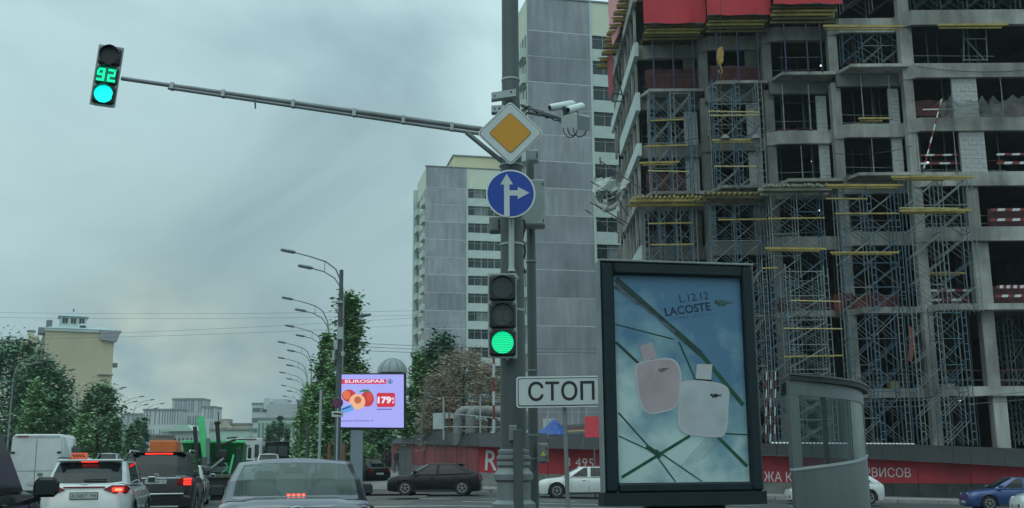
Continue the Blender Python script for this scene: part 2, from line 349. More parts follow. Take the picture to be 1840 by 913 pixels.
# ------------------------------------------------------------------ junction mast, its arm, signs, signals
MY = 15.0
mp_ = P(921, 600, MY); mx_, = (mp_.x,)
def zat(py, Y=MY, px=920): return P(px, py, Y).z
t = thing('traffic_mast', 'tall tapered dark grey mast with ornate cast base carrying the round arrow sign', 'mast', (mx_, MY, 0))
prof = [(.30, -.6), (.30, zat(905)), (.235, zat(898)), (.235, zat(866)), (.27, zat(862)), (.275, zat(852)), (.23, zat(846)), (.205, zat(840)), (.235, zat(836)), (.235, zat(831)), (.205, zat(829)), (.235, zat(825)), (.235, zat(820)), (.205, zat(818)), (.22, zat(814)), (.215, zat(809)), (.185, zat(807))]
part('cast_base', MB().lathe(prof, mx_, MY, 28), steelg, t, 40)
part('pole', MB().lathe([(.183, zat(809)), (.178, zat(600)), (.163, zat(430)), (.160, zat(300)), (.128, zat(150)), (.124, 9.6)], mx_, MY, 28), steeld, t, 40)
for py in (146, 300, 442, 560):
    part('strap', MB().lathe([(.17, zat(py)), (.178, zat(py)), (.178, zat(py) + .03), (.17, zat(py) + .03)] if py > 250 else [(.128, zat(py)), (.138, zat(py)), (.138, zat(py) + .03), (.128, zat(py) + .03)], mx_, MY, 20), steell, t, 40)
part('service_hatch', MB().cbox(mx_ - .06, mx_ + .05, MY - .22, MY - .16, zat(793), zat(765), .01), steelg, t)
part('cable_duct', MB().cbox(P(916, 0, MY - .2).x, P(930, 0, MY - .2).x + .015, MY - .30, MY - .2, -.3, zat(772, MY - .25), .008), steeld, t)
# signal arm
t = thing('signal_gantry', 'long grey tubular bracket reaching left over the avenue and carrying the hanging signal', 'bracket', (mx_, MY, zat(240)))
a, b = P(218, 141, 14.2), P(905, 238, MY)
part('upper_tube', MB().tube([a, b], [.030, .042], 12), steelg, t, 40)
a2, b2 = P(302, 158, 14.28), P(905, 247, MY)
part('lower_tube', MB().tube([a2, b2], .025, 12), steelg, t, 40)
for f in (.13, .26, .44, .60, .73, .86):
    c = a.lerp(b, f); d = a2.lerp(b2, (f - .12) / .88); part('clamp', MB().bar(c + Vector((0, -.01, .03)), d - Vector((0, .01, .02)), .05, .08), steell, t)
c = P(458, 178, 14.4); part('hook', MB().tube([c, P(459, 195, 14.4)], .012, 6), steeld, t)
part('brace', MB().tube([P(838, 238, 14.9), P(903, 291, MY)], .035, 12), steelg, t, 40)
part('mounting_collar', MB().lathe([(.175, zat(262)), (.185, zat(262)), (.185, zat(228)), (.175, zat(228))], mx_, MY, 20), steelg, t, 40)

def ledlens(name, x, z, r, m, n=22, y=-.005):
    return MB().disc(x, y, z, r, .012, n)
dot = None
def led_material(name, c, es):
    if name in MATS: return MATS[name]
    m = bpy.data.materials.new(name); m.use_nodes = True; tt = m.node_tree; b = tt.nodes['Principled BSDF']
    tcx = tt.nodes.new('ShaderNodeTexCoord'); w = tt.nodes.new('ShaderNodeTexWave'); w.wave_type = 'RINGS'; w.rings_direction = 'Y'; w.inputs['Scale'].default_value = 13; w.inputs['Distortion'].default_value = 1.5; w.inputs['Detail'].default_value = 3
    tt.links.new(tcx.outputs['Object'], w.inputs[0]); r = tt.nodes.new('ShaderNodeMapRange'); r.inputs[3].default_value = es * .5; r.inputs[4].default_value = es * 1.4
    tt.links.new(w.outputs['Fac'], r.inputs[0]); tt.links.new(r.outputs[0], b.inputs['Emission Strength']); b.inputs['Emission Color'].default_value = (*c, 1); b.inputs['Base Color'].default_value = (.01, .05, .03, 1)
    MATS[name] = m; return m
green_led = led_material('green_led', (0.0, 1.0, 0.40), .82)
cyan_led = led_material('cyan_green_led', (0.0, 1.0, 0.85), 1.25)
lensoff = mat('unlit_lens', (0.028, 0.036, 0.036), 0.25, var=0.2, coat=.4)
def signal(name, label, loc, w, h, lit, countdown=False, ry=0, rz=0):
    t = thing(name, label, 'traffic light', loc, local=True, rz=rz); t.rotation_euler = (0, ry, rz)
    sh = h / 3
    m = MB(); m.cbox(-w / 2 - .02, w / 2 + .02, .02, .035, -h - .02, .02, .01); part('border_plate', m, sigfr, t)
    for k in range(3):
        z = -sh * (k + .5)
        m = MB().cbox(-w / 2, w / 2, -.02, .16, z - sh / 2 + .006, z + sh / 2 - .006, .03); part('housing_section', m, sigblk, t)
        r = w * .415
        # hood: open tunnel visor
        n = 16; vs = []; fs = []
        for j in range(n + 1):
            a = PI * (-.12 + 1.24 * j / n)
            for (rr, y) in ((r + .012, -.02), (r + .012, -.11 + .03 * abs(math.cos(a))), (r + .004, -.11 + .03 * abs(math.cos(a))), (r + .004, -.02)): vs.append((rr * math.cos(a), y, z + rr * math.sin(a)))
        for j in range(n):
            for q in range(3): fs.append((j * 4 + q, j * 4 + q + 1, j * 4 + 5 + q, j * 4 + 4 + q))
        mm = MB().add(vs, fs); part('visor', mm, sigblk, t, 40)
        if k == 2:
            lm = lit; o = part('lit_lens', ledlens('l', 0, z, r, None, 28, -.034), lm, t)
        elif k == 1 and countdown:
            segs = {'9': 'abcdfg', '2': 'abged'}
            for ch, cx in (('9', -.072), ('2', .072)):
                sw, shh, th = .052, .062, .028
                L_ = {'a': (-sw, sw, 2 * shh), 'g': (-sw, sw, 0), 'd': (-sw, sw, -2 * shh)}
                m = MB(); zz = z - .01
                for sgm in segs[ch]:
                    if sgm in 'agd': m.box(cx - sw, cx + sw, -.05, -.036, zz + L_[sgm][2] * .5 * 1.25 - th / 2, zz + L_[sgm][2] * .5 * 1.25 + th / 2)
                    else:
                        xx = cx + (sw - th / 2 if sgm in 'bc' else -(sw - th / 2)); up = sgm in 'bf'
                        z0, z1 = (zz + .004, zz + shh * 1.25) if up else (zz - shh * 1.25, zz - .004)
                        m.box(xx - th / 2, xx + th / 2, -.051, -.036, z0, z1)
                part('countdown_digit', m, emi('countdown_green', (.0, 1.0, .42), 1.25), t)
            part('display_plate', MB().cbox(-w / 2 + .02, w / 2 - .02, -.034, -.022, z - sh / 2 + .03, z + sh / 2 - .03, .005), mat('display_glass', (.0, .06, .045), .4, emit=(0, .5, .28), es=.22, var=.2), t)
        else:
            part('unlit_lens', ledlens('l', 0, z, r, None, 28, -.034), sigblk if countdown else lensoff, t)
            if k == 1: part('countdown_grid', MB().box(-.09, -.01, -.036, -.0335, z - .07, z + .07).box(.01, .09, -.036, -.0335, z - .07, z + .07), mat('grid_dark', (.05, .06, .06), .5), t)
    return t
sp = P(906, 492, 14.6)
signal('traffic_signal', 'three section traffic light with green lamp lit on the mast above the СТОП plate', (P(902.5, 492, 14.6).x, 14.6, P(902, 493, 14.6).z), P(926, 500, 14.6).x - P(879, 500, 14.6).x, P(902, 493, 14.6).z - P(903, 641, 14.6).z, green_led)
t0 = P(200, 84, 14.1)
signal('hanging_traffic_signal', 'tilted traffic light at the tip of the long arm showing green with countdown 92', tuple(t0), .30, 0.86, cyan_led, True, ry=math.radians(4.5), rz=math.radians(14))
t = thing('signal_bracket', 'short light grey tube and arms fixing the green traffic light to the mast', 'bracket', (P(905, 480, 14.7).x, 14.8, zat(500)))
part('arm', MB().bar(P(930, 500, 14.72), P(920, 492, 14.95), .04), steell, t); part('arm', MB().bar(P(905, 642, 14.72), P(915, 648, 14.9), .04), steell, t)
part('wiring_tube', MB().tube([P(919, 394, 14.72), P(919, 480, 14.72), P(919, 488, 14.72)], [.04, .04, .055], 12), steell, t, 40)
# diamond main road sign
t = thing('main_road_sign', 'amber and white diamond priority sign on the mast', 'road sign', tuple(P(917, 239, 14.55)))
def diamond(px, py, half, rc, y0, y1):
    c = P(px, py, y0); pts = []
    for k in range(4):
        a = PI / 2 * k; tip = Vector((math.cos(a), math.sin(a))) * half
        # rounded corner
        q = Vector((math.cos(a), math.sin(a))); e1 = Vector((math.cos(a - 3 * PI / 4), math.sin(a - 3 * PI / 4))); e2 = Vector((math.cos(a + 3 * PI / 4), math.sin(a + 3 * PI / 4)))
        for f in (0, .25, .5, .75, 1):
            p_ = (tip + e1 * rc * (1 - f)) .lerp(tip + e2 * rc * f, f) if False else tip + e1 * rc * (1 - f) ** 2 + e2 * rc * f ** 2
            pts.append((c.x + p_.x, c.z + p_.y))
    return MB().prism(pts, y0, y1)
hw = (P(978, 239, 14.55).x - P(857, 239, 14.55).x) / 2
part('face_plate', diamond(917, 239, hw, .07, 14.55, 14.57), signback, t)
part('black_border', diamond(917, 239, hw - .022, .06, 14.546, 14.549), blk, t)
part('white_field', diamond(917, 239, hw - .034, .055, 14.542, 14.545), signw, t)
part('inner_border', diamond(917, 239, hw * .64, .045, 14.538, 14.541), blk, t)
part('amber_field', diamond(917, 239, hw * .622, .043, 14.534, 14.537), signy, t)
part('rear_rail', MB().box(mx_ - .2, mx_ + .22, 14.58, 14.82, zat(222), zat(217)).box(mx_ - .2, mx_ + .2, 14.58, 14.82, zat(262), zat(257)), steelg, t)
# round arrow sign
cc = P(917.5, 348, 14.55); rr = (P(962, 348, 14.55).x - P(873, 348, 14.55).x) / 2
t = thing('direction_sign', 'round blue sign with white arrows ahead and right on the mast', 'road sign', tuple(cc))
part('face_plate', MB().disc(cc.x, 14.55, cc.z, rr, .02, 40), signback, t)
part('blue_field', MB().disc(cc.x, 14.545, cc.z, rr - .022, .003, 40), signb, t)
k = rr / 45.0
def A2(dx, dy): return (cc.x + dx * k, cc.z - dy * k)
part('straight_arrow', MB().prism([A2(-12, 43), A2(-12, -17), A2(-18.5, -17), A2(-7, -37), A2(4.5, -17), A2(-2, -17), A2(-2, 43)], 14.540, 14.543), signw, t)
part('right_arrow', MB().prism([A2(-2, -6), A2(13, -6), A2(13, -12.5), A2(34, -1), A2(13, 10.5), A2(13, 4), A2(-2, 4)], 14.540, 14.543), signw, t)
part('rear_rail', MB().box(mx_ - .2, mx_ + .22, 14.58, 14.82, zat(342), zat(337)), steelg, t)
# two light grey boxes left of the mast above the diamond
for (x0, x1, ya, yb, lab) in ((883, 927, 180, 161, 'long light grey bracket box clamped on the mast just above the diamond sign'), (883, 906, 203, 190, 'short light grey bracket box peeking out left above the diamond sign')):
    a, b = P(x0, ya, 14.7), P(x1, yb, 14.7); t = thing('bracket_box', lab, 'bracket', tuple(a), group='bracket boxes on the mast')
    dz = .045
    part('channel', MB().prism([(a.x, a.z + .0), (b.x, b.z - .11), (b.x, b.z), (a.x, a.z + .10)], 14.66, 14.80), steell, t)
    part('bolt', MB().disc(a.x + .05, 14.65, a.z + .05, .012, .02, 8), blk, t); part('bolt', MB().disc(b.x - .07, 14.65, b.z - .05, .014, .02, 8), blk, t)
# camera boom with two cameras and radar box
t = thing('camera_boom', 'dark latticed boom sticking out right of the diamond sign with hanging cables', 'bracket', tuple(P(945, 200, 14.9)))
part('beam', MB().bar(P(938, 190, 14.9), P(1018, 218, 14.7), .05, .035), steeld, t)
part('beam', MB().bar(P(946, 203, 14.9), P(1005, 213, 14.72), .025), blk, t)
part('cable', MB().tube([P(935 + 8 * i, 188 + 3.2 * i + 4 * math.sin(i * 2.2), 14.85) for i in range(11)], .011, 5), blk, t)
part('cable', MB().tube([P(940 + 7 * i, 196 + 2.4 * i + 3 * math.cos(i * 3), 14.87) for i in range(10)], .009, 5), blk, t)
for j, (x0, w_, dy) in enumerate(((1012, 13, 17), (1020, 9, 14), (1030, 12, 16))):
    part('hanging_cable', MB().tube([P(x0 + w_ * (1 - math.cos(PI * i / 8)) , 230 + dy * math.sin(PI * i / 8), 14.66) for i in range(9)], .008, 5), blk, t)
part('clamp', MB().cbox(P(1008, 0, 14.7).x, P(1022, 0, 14.7).x, 14.64, 14.76, zat(228), zat(206), .01), blk, t)
for (px, py, ln, rad, lab) in ((1010, 190, 44, .055, 'white tubular surveillance camera with sunshade, left one of the pair on the boom'), (1034, 194, 28, .055, 'stubby white surveillance camera behind the longer one on the boom')):
    c0, c1 = P(px - ln / 2, py + 4, 14.62), P(px + ln / 2, py - 4, 14.9 if ln < 40 else 14.78)
    t = thing('surveillance_camera', lab, 'camera', tuple((c0 + c1) / 2), group='cameras on the boom')
    part('housing', MB().tube([c0, c0.lerp(c1, .04), c0.lerp(c1, .9), c1], [rad * .85, rad, rad, rad * .6], 14), mat('camera_white', (.62, .70, .68), .5, var=.06), t, 40)
    part('lens_window', MB().tube([c0 - (c1 - c0).normalized() * .008, c0], rad * .7, 12), blk, t); m_ = c0.lerp(c1, .55)
    part('bracket', MB().bar(m_ - Vector((0, 0, rad)), m_ - Vector((-.03, -.02, rad + .09)), .03), steeld, t)
a, b = P(1009, 209, 14.6), P(1060, 236, 14.6)
rg_ = mat('radar_side_grey', (.30, .34, .34), .5, var=.1); rg2_ = mat('radar_door_grey', (.15, .18, .18), .5, var=.1)
t = thing('radar_box', 'light grey rectangular radar box hanging at the end of the camera boom', 'box', tuple(a))
part('case', MB().add([(a.x, 14.6, a.z), (P(1036, 206, 14.6).x, 14.5, P(1036, 206, 14.6).z), (P(1036, 206, 14.6).x, 14.5, P(1036, 233, 14.6).z), (a.x, 14.6, P(1009, 228, 14.6).z),
    (a.x, 14.85, a.z + .03), (P(1034, 204, 14.85).x, 14.8, P(1036, 201, 14.8).z), (P(1034, 204, 14.85).x, 14.8, P(1036, 228, 14.8).z), (a.x, 14.85, P(1009, 226, 14.85).z)],
    [(0, 1, 2, 3), (4, 7, 6, 5), (0, 4, 5, 1), (3, 2, 6, 7), (0, 3, 7, 4), (1, 5, 6, 2)]), rg_, t)
part('door', MB().add([P(1037, 206, 14.5), P(1060, 211, 14.62), P(1060, 235, 14.62), P(1037, 234, 14.5), P(1037, 204, 14.75), P(1060, 208, 14.8), P(1060, 233, 14.8), P(1037, 231, 14.75)],
    [(0, 1, 2, 3), (4, 7, 6, 5), (0, 4, 5, 1), (3, 2, 6, 7), (0, 3, 7, 4), (1, 5, 6, 2)]), rg2_, t)
# second, thinner post with cabinets
py_ = 15.9; cx_ = P(956, 600, py_).x
t = thing('equipment_post', 'slim grey post right of the mast carrying the cabinets', 'post', (cx_, py_, 0))
part('pole', MB().lathe([(.075, -.5), (.075, zat(740, py_)), (.066, zat(400, py_)), (.062, zat(270, py_))], cx_, py_, 18), steeld, t, 40)
for py in (472, 668, 680, 784, 826): part('strap', MB().lathe([(.07, zat(py, py_)), (.083, zat(py, py_)), (.083, zat(py, py_) + .03), (.07, zat(py, py_) + .03)], cx_, py_, 16), steelg, t)
part('cable', MB().tube([P(941 + 3 * math.sin(i * 1.7), 395 + i * 12, 15.3) for i in range(9)], .018, 6), blk, t)
def cab(name, label, px0, px1, py0, py1, Y, d, m, door=True, dx=0.0):
    a, b = P(px0, py1, Y), P(px1, py0, Y); t = thing(name, label, 'electrical box', (a.x, Y, a.z))
    part('case', MB().cbox(a.x, b.x, Y, Y + d, a.z, b.z, .012), m, t)
    if door: part('door', MB().cbox(a.x + .02, b.x - .02, Y - .012, Y - .001, a.z + .02, b.z - .02, .005), m, t)
    part('hinge', MB().box(b.x - .035, b.x - .02, Y - .02, Y - .012, b.z - .1, b.z - .06).box(b.x - .035, b.x - .02, Y - .02, Y - .012, a.z + .05, a.z + .09), blk, t)
    return t, a, b
cab('control_cabinet', 'large light grey control cabinet half hidden behind the round blue sign', 936, 979, 322, 405, 15.5, .3, steell)
cab('small_electrical_box', 'small white electrical box above the control cabinet on the slim post', 947, 968, 268, 290, 15.5, .15, steell)
cab('side_electrical_box', 'narrow grey box strapped left of the mast under the round blue sign', 879, 899, 389, 416, 15.1, .2, steelg)
t, a, b = cab('warning_electrical_box', 'grey electrical box with yellow triangle low on the slim post', 967, 985, 796, 832, 15.6, .2, steelg)
m_ = (a + b) / 2
part('warning_triangle', MB().prism([(m_.x - .038, m_.z - .04), (m_.x + .038, m_.z - .04), (m_.x, m_.z + .03)], 15.580, 15.584), mat('warning_yellow', (.55, .55, .08), .5), t)
# СТОП plate on its own thin post
a, b = P(928, 733, 14.0), P(1090, 676, 14.0)
t = thing('stop_line_sign', 'white rectangular plate lettered СТОП beside the advertising lightbox', 'road sign', (P(1015, 0, 14).x, 14.0, 0))
def rrect(x0, x1, z0, z1, r, y0, y1):
    pts = []
    for cx, cz, a0 in ((x1 - r, z1 - r, 0), (x0 + r, z1 - r, 90), (x0 + r, z0 + r, 180), (x1 - r, z0 + r, 270)):
        for k in range(5): q = math.radians(a0 + 22.5 * k); pts.append((cx + r * math.cos(q), cz + r * math.sin(q)))
    return MB().prism(pts, y0, y1)
def tilt(mb, c, deg):
    q = math.tan(math.radians(deg)); return mb.xf(lambda v: Vector((v.x, v.y, v.z + (v.x - c.x) * q)))
TLT = .4
part('plate', tilt(rrect(a.x, b.x, a.z, b.z, .04, 14.0, 14.02), a, TLT), signback, t)
part('black_border', tilt(rrect(a.x + .018, b.x - .018, a.z + .018, b.z - .018, .032, 13.996, 13.999), a, TLT), blk, t)
part('white_field', tilt(rrect(a.x + .03, b.x - .03, a.z + .03, b.z - .03, .028, 13.992, 13.995), a, TLT), signw, t)
la, lb = P(949, 721, 13.99), P(1068, 685, 13.99)
text('lettering', 'СТОП', blk, t, (la.x, 13.99, la.z), Vector((1, 0, .01)), (0, 0, 1), lb.x - la.x, lb.z - la.z, .001, bold=.012)
p0 = P(1018, 735, 14.08); part('post', MB().tube([(p0.x + .02, 14.1, -.6), (p0.x - .03, 14.08, a.z + .3)], .028, 12), steelg, t, 40)
part('clamp', MB().box(p0.x - .06, p0.x + .05, 14.02, 14.1, a.z + .1, a.z + .13), steelg, t)

# ------------------------------------------------------------------ advertising lightbox
TL, TR = P(1076, 472, 9.20), P(1352, 478, 9.50)
base = Vector(((TL.x + TR.x) / 2, (TL.y + TR.y) / 2, 0)); ux = Vector((TR.x - TL.x, TR.y - TL.y, 0)); BW = ux.length; ux.normalize()
yaw = math.atan2(ux.y, ux.x)
Zt = (TL.z + TR.z) / 2; Zb = P(1210, 884, 9.35).z
t = thing('advertising_lightbox', 'dark framed street lightbox with a perfume poster', 'billboard', tuple(base), local=True, rz=yaw)
frm = mat('lightbox_frame', (0.008, 0.02, 0.025), 0.5, var=.15, spec=.3)
X0, X1 = -BW / 2, BW / 2
def bxp(px, py):     # picture point on the poster face -> local x, z
    d = fw + Rv * ((px - CX) / F) - Uv * ((py - CY) / F); nrm = Vector((-math.sin(yaw), math.cos(yaw), 0)); o = Vector((0, 0, CAMZ))
    k = (base - o).dot(nrm) / d.dot(nrm); q = o + d * k - base
    return (q.x * math.cos(yaw) + q.y * math.sin(yaw), q.z)
il, ir = bxp(1106, 690)[0], bxp(1341, 690)[0]; it, ib = bxp(1215, 496)[1], bxp(1215, 867)[1]
m = MB(); m.cbox(X0, il, -.045, .05, Zb, Zt, .02); part('frame_side', m, frm, t); part('frame_side', MB().cbox(ir, X1 - .015, -.045, .05, Zb, Zt, .02), frm, t)
part('frame_top', MB().cbox(il + .001, ir - .001, -.043, .048, it, Zt, .015), frm, t); part('frame_bottom', MB().cbox(il + .001, ir - .001, -.043, .048, Zb, ib, .015), frm, t)
part('top_trim', MB().cbox(X0 - .005, X1 - .01, -.05, .055, Zt + .001, Zt + .02, .004), steelg, t); part('edge_trim', MB().cbox(X0 - .02, X0 - .003, -.05, .055, Zb, Zt, .004), steelg, t)
n = 14; pts = [(X0 - .02 + (BW + .015) * i / n, -.06 - .13 * math.sin(PI * i / n)) for i in range(n + 1)] + [(X1 - .005, .12), (X0 - .02, .12)]
part('plinth', MB().slab(pts, Zb - .11, Zb - .001), frm, t); part('pedestal', MB().cbox(-.35, .35, -.05, .18, -.4, Zb - .111, .02), frm, t)
part('back_panel', MB().box(il, ir, .046, .075, ib, it), frm, t)
# printed sky: soft blue, paler towards the lower left
pm = bpy.data.materials.new('poster_sky_print'); pm.use_nodes = True; q = pm.node_tree; bs = q.nodes['Principled BSDF']; bs.inputs['Roughness'].default_value = .25
tcn = q.nodes.new('ShaderNodeTexCoord'); nz = q.nodes.new('ShaderNodeTexNoise'); nz.inputs['Scale'].default_value = 2.2; nz.inputs['Detail'].default_value = 7; q.links.new(tcn.outputs['Object'], nz.inputs[0])
sp2 = q.nodes.new('ShaderNodeSeparateXYZ'); q.links.new(tcn.outputs['Object'], sp2.inputs[0])
ma = q.nodes.new('ShaderNodeMath'); ma.operation = 'MULTIPLY_ADD'; ma.inputs[1].default_value = -.36; ma.inputs[2].default_value = .66; q.links.new(sp2.outputs[2], ma.inputs[0])
mb_ = q.nodes.new('ShaderNodeMath'); mb_.operation = 'MULTIPLY_ADD'; mb_.inputs[1].default_value = -.25; q.links.new(sp2.outputs[0], mb_.inputs[0]); q.links.new(ma.outputs[0], mb_.inputs[2])
mc = q.nodes.new('ShaderNodeMath'); mc.operation = 'MULTIPLY_ADD'; mc.inputs[1].default_value = 1.5; q.links.new(nz.outputs[0], mc.inputs[0]); q.links.new(mb_.outputs[0], mc.inputs[2])
cr = q.nodes.new('ShaderNodeValToRGB'); e = cr.color_ramp.elements; e[0].position = .42; e[0].color = (.10, .23, .38, 1); e[1].position = 1.05 - .1; e[1].color = (.60, .76, .75, 1); z_ = e.new(.68); z_.color = (.25, .42, .49, 1)
q.links.new(mc.outputs[0], cr.inputs[0]); q.links.new(cr.outputs[0], bs.inputs['Base Color'])
part('poster_print', MB().box(il, ir, .03, .045, ib, it), pm, t)
stem_d = mat('printed_dark_green', (.015, .055, .045), .3, var=.5, scale=20); stem_g = mat('printed_green', (.012, .09, .045), .3, var=.4, scale=20)
def LY(l): return .0293 - (.0282 - l) * .13
def stem(p, q2, w, m=stem_d, lay=.028):
    a, b = Vector(bxp(*p)), Vector(bxp(*q2)); d = (b - a).normalized(); nn = Vector((-d.y, d.x)) * w / 2
    pts = [a - nn, b - nn, b + nn, a + nn]; pts = [(min(max(v.x, il + .002), ir - .002), min(max(v.y, ib + .002), it - .002)) for v in pts]
    part('printed_stem', MB().prism(pts, LY(lay), LY(lay) + .0004), m, t)
stem((1108, 500), (1262, 636), .055); stem((1262, 636), (1338, 728), .042, stem_g, .0262); stem((1106, 512), (1150, 545), .05, mat('printed_grey_stem', (.10, .13, .2), .3, var=.4, scale=20), .0282)
stem((1150, 545), (1215, 596), .02, mat('printed_grey_stem', (.1, .1, .1)), .0278)
stem((1107, 582), (1213, 609), .012, stem_d, .0244); stem((1108, 614), (1152, 655), .026, stem_d, .0226); stem((1222, 614), (1252, 682), .018, stem_g, .0208)
stem((1119, 858), (1242, 783), .026, stem_g, .0190); stem((1292, 785), (1345, 838), .03, stem_g, .0172); stem((1113, 741), (1176, 812), .014, stem_d, .0154)
stem((1113, 783), (1176, 812), .010, stem_d, .0136); stem((1176, 812), (1216, 866), .012, stem_d, .0118); stem((1180, 808), (1264, 866), .014, stem_d, .0100); stem((1305, 779), (1348, 781), .011, stem_d, .0082)
stem((1163, 802), (1190, 820), .04, stem_g, .0064)
for k in range(5): stem((1300 - k * 7, 786), (1262 - k * 9, 826 + k * 3), .003, mat('printed_wire', (.2, .24, .26), .4), .0046 - k * .0006)
def croc(cx, cy, s, ang, m, lay):
    o = [(-10, 1), (-7, 3), (-3, 3.5), (2, 2.5), (5, 3.5), (10, 6), (12, 6), (8, 2.5), (13, 1), (7, 0), (4, -2), (0, -3), (-1, -5), (-3, -3), (-6, -3), (-7, -5), (-9, -3), (-8, -1.2), (-10, -1), (-14, -4), (-15, -3), (-12, 0), (-15.5, 2), (-15, 3.2)]
    o = [(-14, 3.6), (-9, 5.5), (-7.5, 4), (-13, 1.2), (-9, 2), (-5, 4.2), (-1, 4.8), (4, 3), (7, 1.6), (12, 3.6), (13, 2.6), (9, 0.6), (13.5, -.6), (13, -1.6), (6, -1), (2, -2.6), (0, -3), (-1, -5.5), (-3, -5), (-3, -3), (-6, -2.8), (-8, -5), (-10, -4.4), (-9, -1.2), (-12, -1)]
    ca, sa = math.cos(ang), math.sin(ang); c0 = Vector(bxp(cx, cy)); f = .0049 * s
    pts = [(c0.x - (x * ca - z * sa) * -f, c0.y + (x * sa + z * ca) * f) for x, z in o]
    part('printed_crocodile_emblem', MB().prism(pts, LY(lay), LY(lay) + .001), m, t)
croc(1303, 544, 1.35, .05, mat('printed_emblem', (.05, .11, .09), .3, var=.5, scale=60), .020)
def bottle(pts, caps, neck, m, mc_, lay):
    P2 = [bxp(*p) for p in pts]; c = Vector((sum(p[0] for p in P2) / len(P2), sum(p[1] for p in P2) / len(P2)))
    def chaikin(q, it_=2):
        for _ in range(it_):
            r = []
            for i in range(len(q)):
                a, b = q[i], q[(i + 1) % len(q)]; r += [(a[0] * .78 + b[0] * .22, a[1] * .78 + b[1] * .22), (a[0] * .22 + b[0] * .78, a[1] * .22 + b[1] * .78)]
            q = r
        return q
    part('printed_bottle', MB().prism(chaikin(P2), LY(lay - .002), LY(lay)), m[0], t)
    part('printed_bottle_face', MB().prism(chaikin([(c.x + (p[0] - c.x) * .93, c.y + (p[1] - c.y) * .94) for p in P2]), LY(lay - .0035), LY(lay - .0025)), m[1], t)
    part('printed_bottle_neck', MB().prism([bxp(*p) for p in neck], LY(lay - .0005), LY(lay + .001)), blk, t)
    part('printed_bottle_cap', MB().prism([bxp(*p) for p in caps], LY(lay - .0045), LY(lay - .0025)), mc_, t)
pk1 = mat('printed_pale_edge', (.60, .60, .62), .4, var=.08); pk2 = mat('printed_dusty_pink', (.52, .42, .45), .4, var=.15, scale=4); wh2 = mat('printed_pale_lilac', (.55, .58, .62), .4, var=.14, scale=4)
bottle([(1140, 655), (1160, 647), (1206, 641), (1222, 652), (1228, 680), (1223, 716), (1216, 735), (1178, 745), (1160, 742), (1148, 715)], [(1150, 621), (1174, 614), (1182, 642), (1158, 649)], [(1166, 641), (1176, 639), (1178, 650), (1168, 652)], (pk1, pk2), pk2, .0105)
bottle([(1222, 684), (1252, 682), (1300, 688), (1314, 700), (1311, 730), (1310, 765), (1303, 786), (1278, 786), (1232, 781), (1219, 765), (1221, 725)], [(1254, 654), (1282, 654), (1280, 682), (1252, 680)], [(1254, 678), (1281, 682), (1280, 688), (1253, 685)], (pk1, wh2), pk1, .0)
croc(1195, 664, .8, .25, mat('printed_emblem_pink', (.2, .12, .15), .3), .0055); croc(1289, 711, .85, .05, blk, -.006)
def ptext(s, px, py, px2, py2, h, bold, sp_=1.0, m=mat('printed_navy', (.006, .02, .06), .4)):
    a, b = Vector(bxp(px, py)), Vector(bxp(px2, py2)); d = (b - a).normalized()
    U = Vector((d.x, 0, d.y)); V = Vector((-d.y, 0, d.x)); h_ = abs(bxp(px, py)[1] - bxp(px, py - h)[1])
    text('printed_lettering', s, m, t, (a.x, .0292, a.y), U, V, (b - a).length, h_, .0, bold, sp_)
ptext('L.12.12', 1224, 543, 1276, 537, 14, .01); ptext('LACOSTE', 1198, 568, 1280, 557, 15.5, .025); ptext('новые ароматы'.upper(), 1213, 574, 1284, 566, 5.5, 0, 1.3, mat('printed_thin_blue', (.03, .08, .16), .4))
gp = mat('poster_glass', (.02, .03, .03), .06, var=0, spec=.6, alpha=(.02, (.97, .98, .98))); part('glass_pane', MB().box(il, ir, -.035, -.030, ib, it), gp, t)

# ------------------------------------------------------------------ curved steel and glass kiosk
cyl = []
pl, pr = P(1421, 760, 11.2), P(1554, 760, 13.7)
t = thing('curved_kiosk', 'curved steel and glass kiosk shell in front of the scaffolding', 'kiosk', (pl.x, pl.y, 0))
nn = 16; mid = (pl + pr) / 2; ch = (pr - pl); ch.z = 0; outd = Vector((ch.y, -ch.x, 0)).normalized()
plan = [(pl + ch * (i / nn) + outd * (.22 * math.sin(PI * i / nn))) for i in range(nn + 1)]
ZR = P(1421, 683, 11.2).z
def wall(i0, i1, zf0, zf1, th=.03, off=0.0):
    m = MB(); vs = []
    for i in range(i0, i1 + 1):
        p = plan[i] + outd * off
        for k, (z, o) in enumerate(((zf0(i), 0), (zf1(i), 0), (zf1(i), th), (zf0(i), th))): vs.append((p.x - outd.x * o, p.y - outd.y * o, z))
    fs = [(j * 4 + a_, j * 4 + (a_ + 1) % 4, j * 4 + 4 + (a_ + 1) % 4, j * 4 + 4 + a_) for j in range(i1 - i0) for a_ in range(4)] + [(0, 1, 2, 3), ((i1 - i0) * 4 + 3, (i1 - i0) * 4 + 2, (i1 - i0) * 4 + 1, (i1 - i0) * 4)]
    return m.add(vs, fs)
zl = lambda i: interp([(0, P(1428, 846, 11.2).z), (nn, P(1553, 820, 13.7).z)], i)
kst = mat('brushed_stainless', (.15, .18, .19), .42, metal=.4, var=.25, scale=1.3, stain=.3, streak=True, bump=.15)
part('lower_panel', wall(0, nn, lambda i: -1.2, zl), kst, t, 50)
part('sill_rail', wall(0, nn, zl, lambda i: zl(i) + .025, .05, .012), steell, t, 50)
part('rim_band', wall(0, nn, lambda i: ZR - .15, lambda i: ZR, .03, .004), kst, t, 50)
part('side_post', wall(0, 1, lambda i: zl(i) + .026, lambda i: ZR - .151, .04), kst, t, 50); part('side_post', wall(nn - 1, nn, lambda i: zl(i) + .026, lambda i: ZR - .151, .04), kst, t, 50)
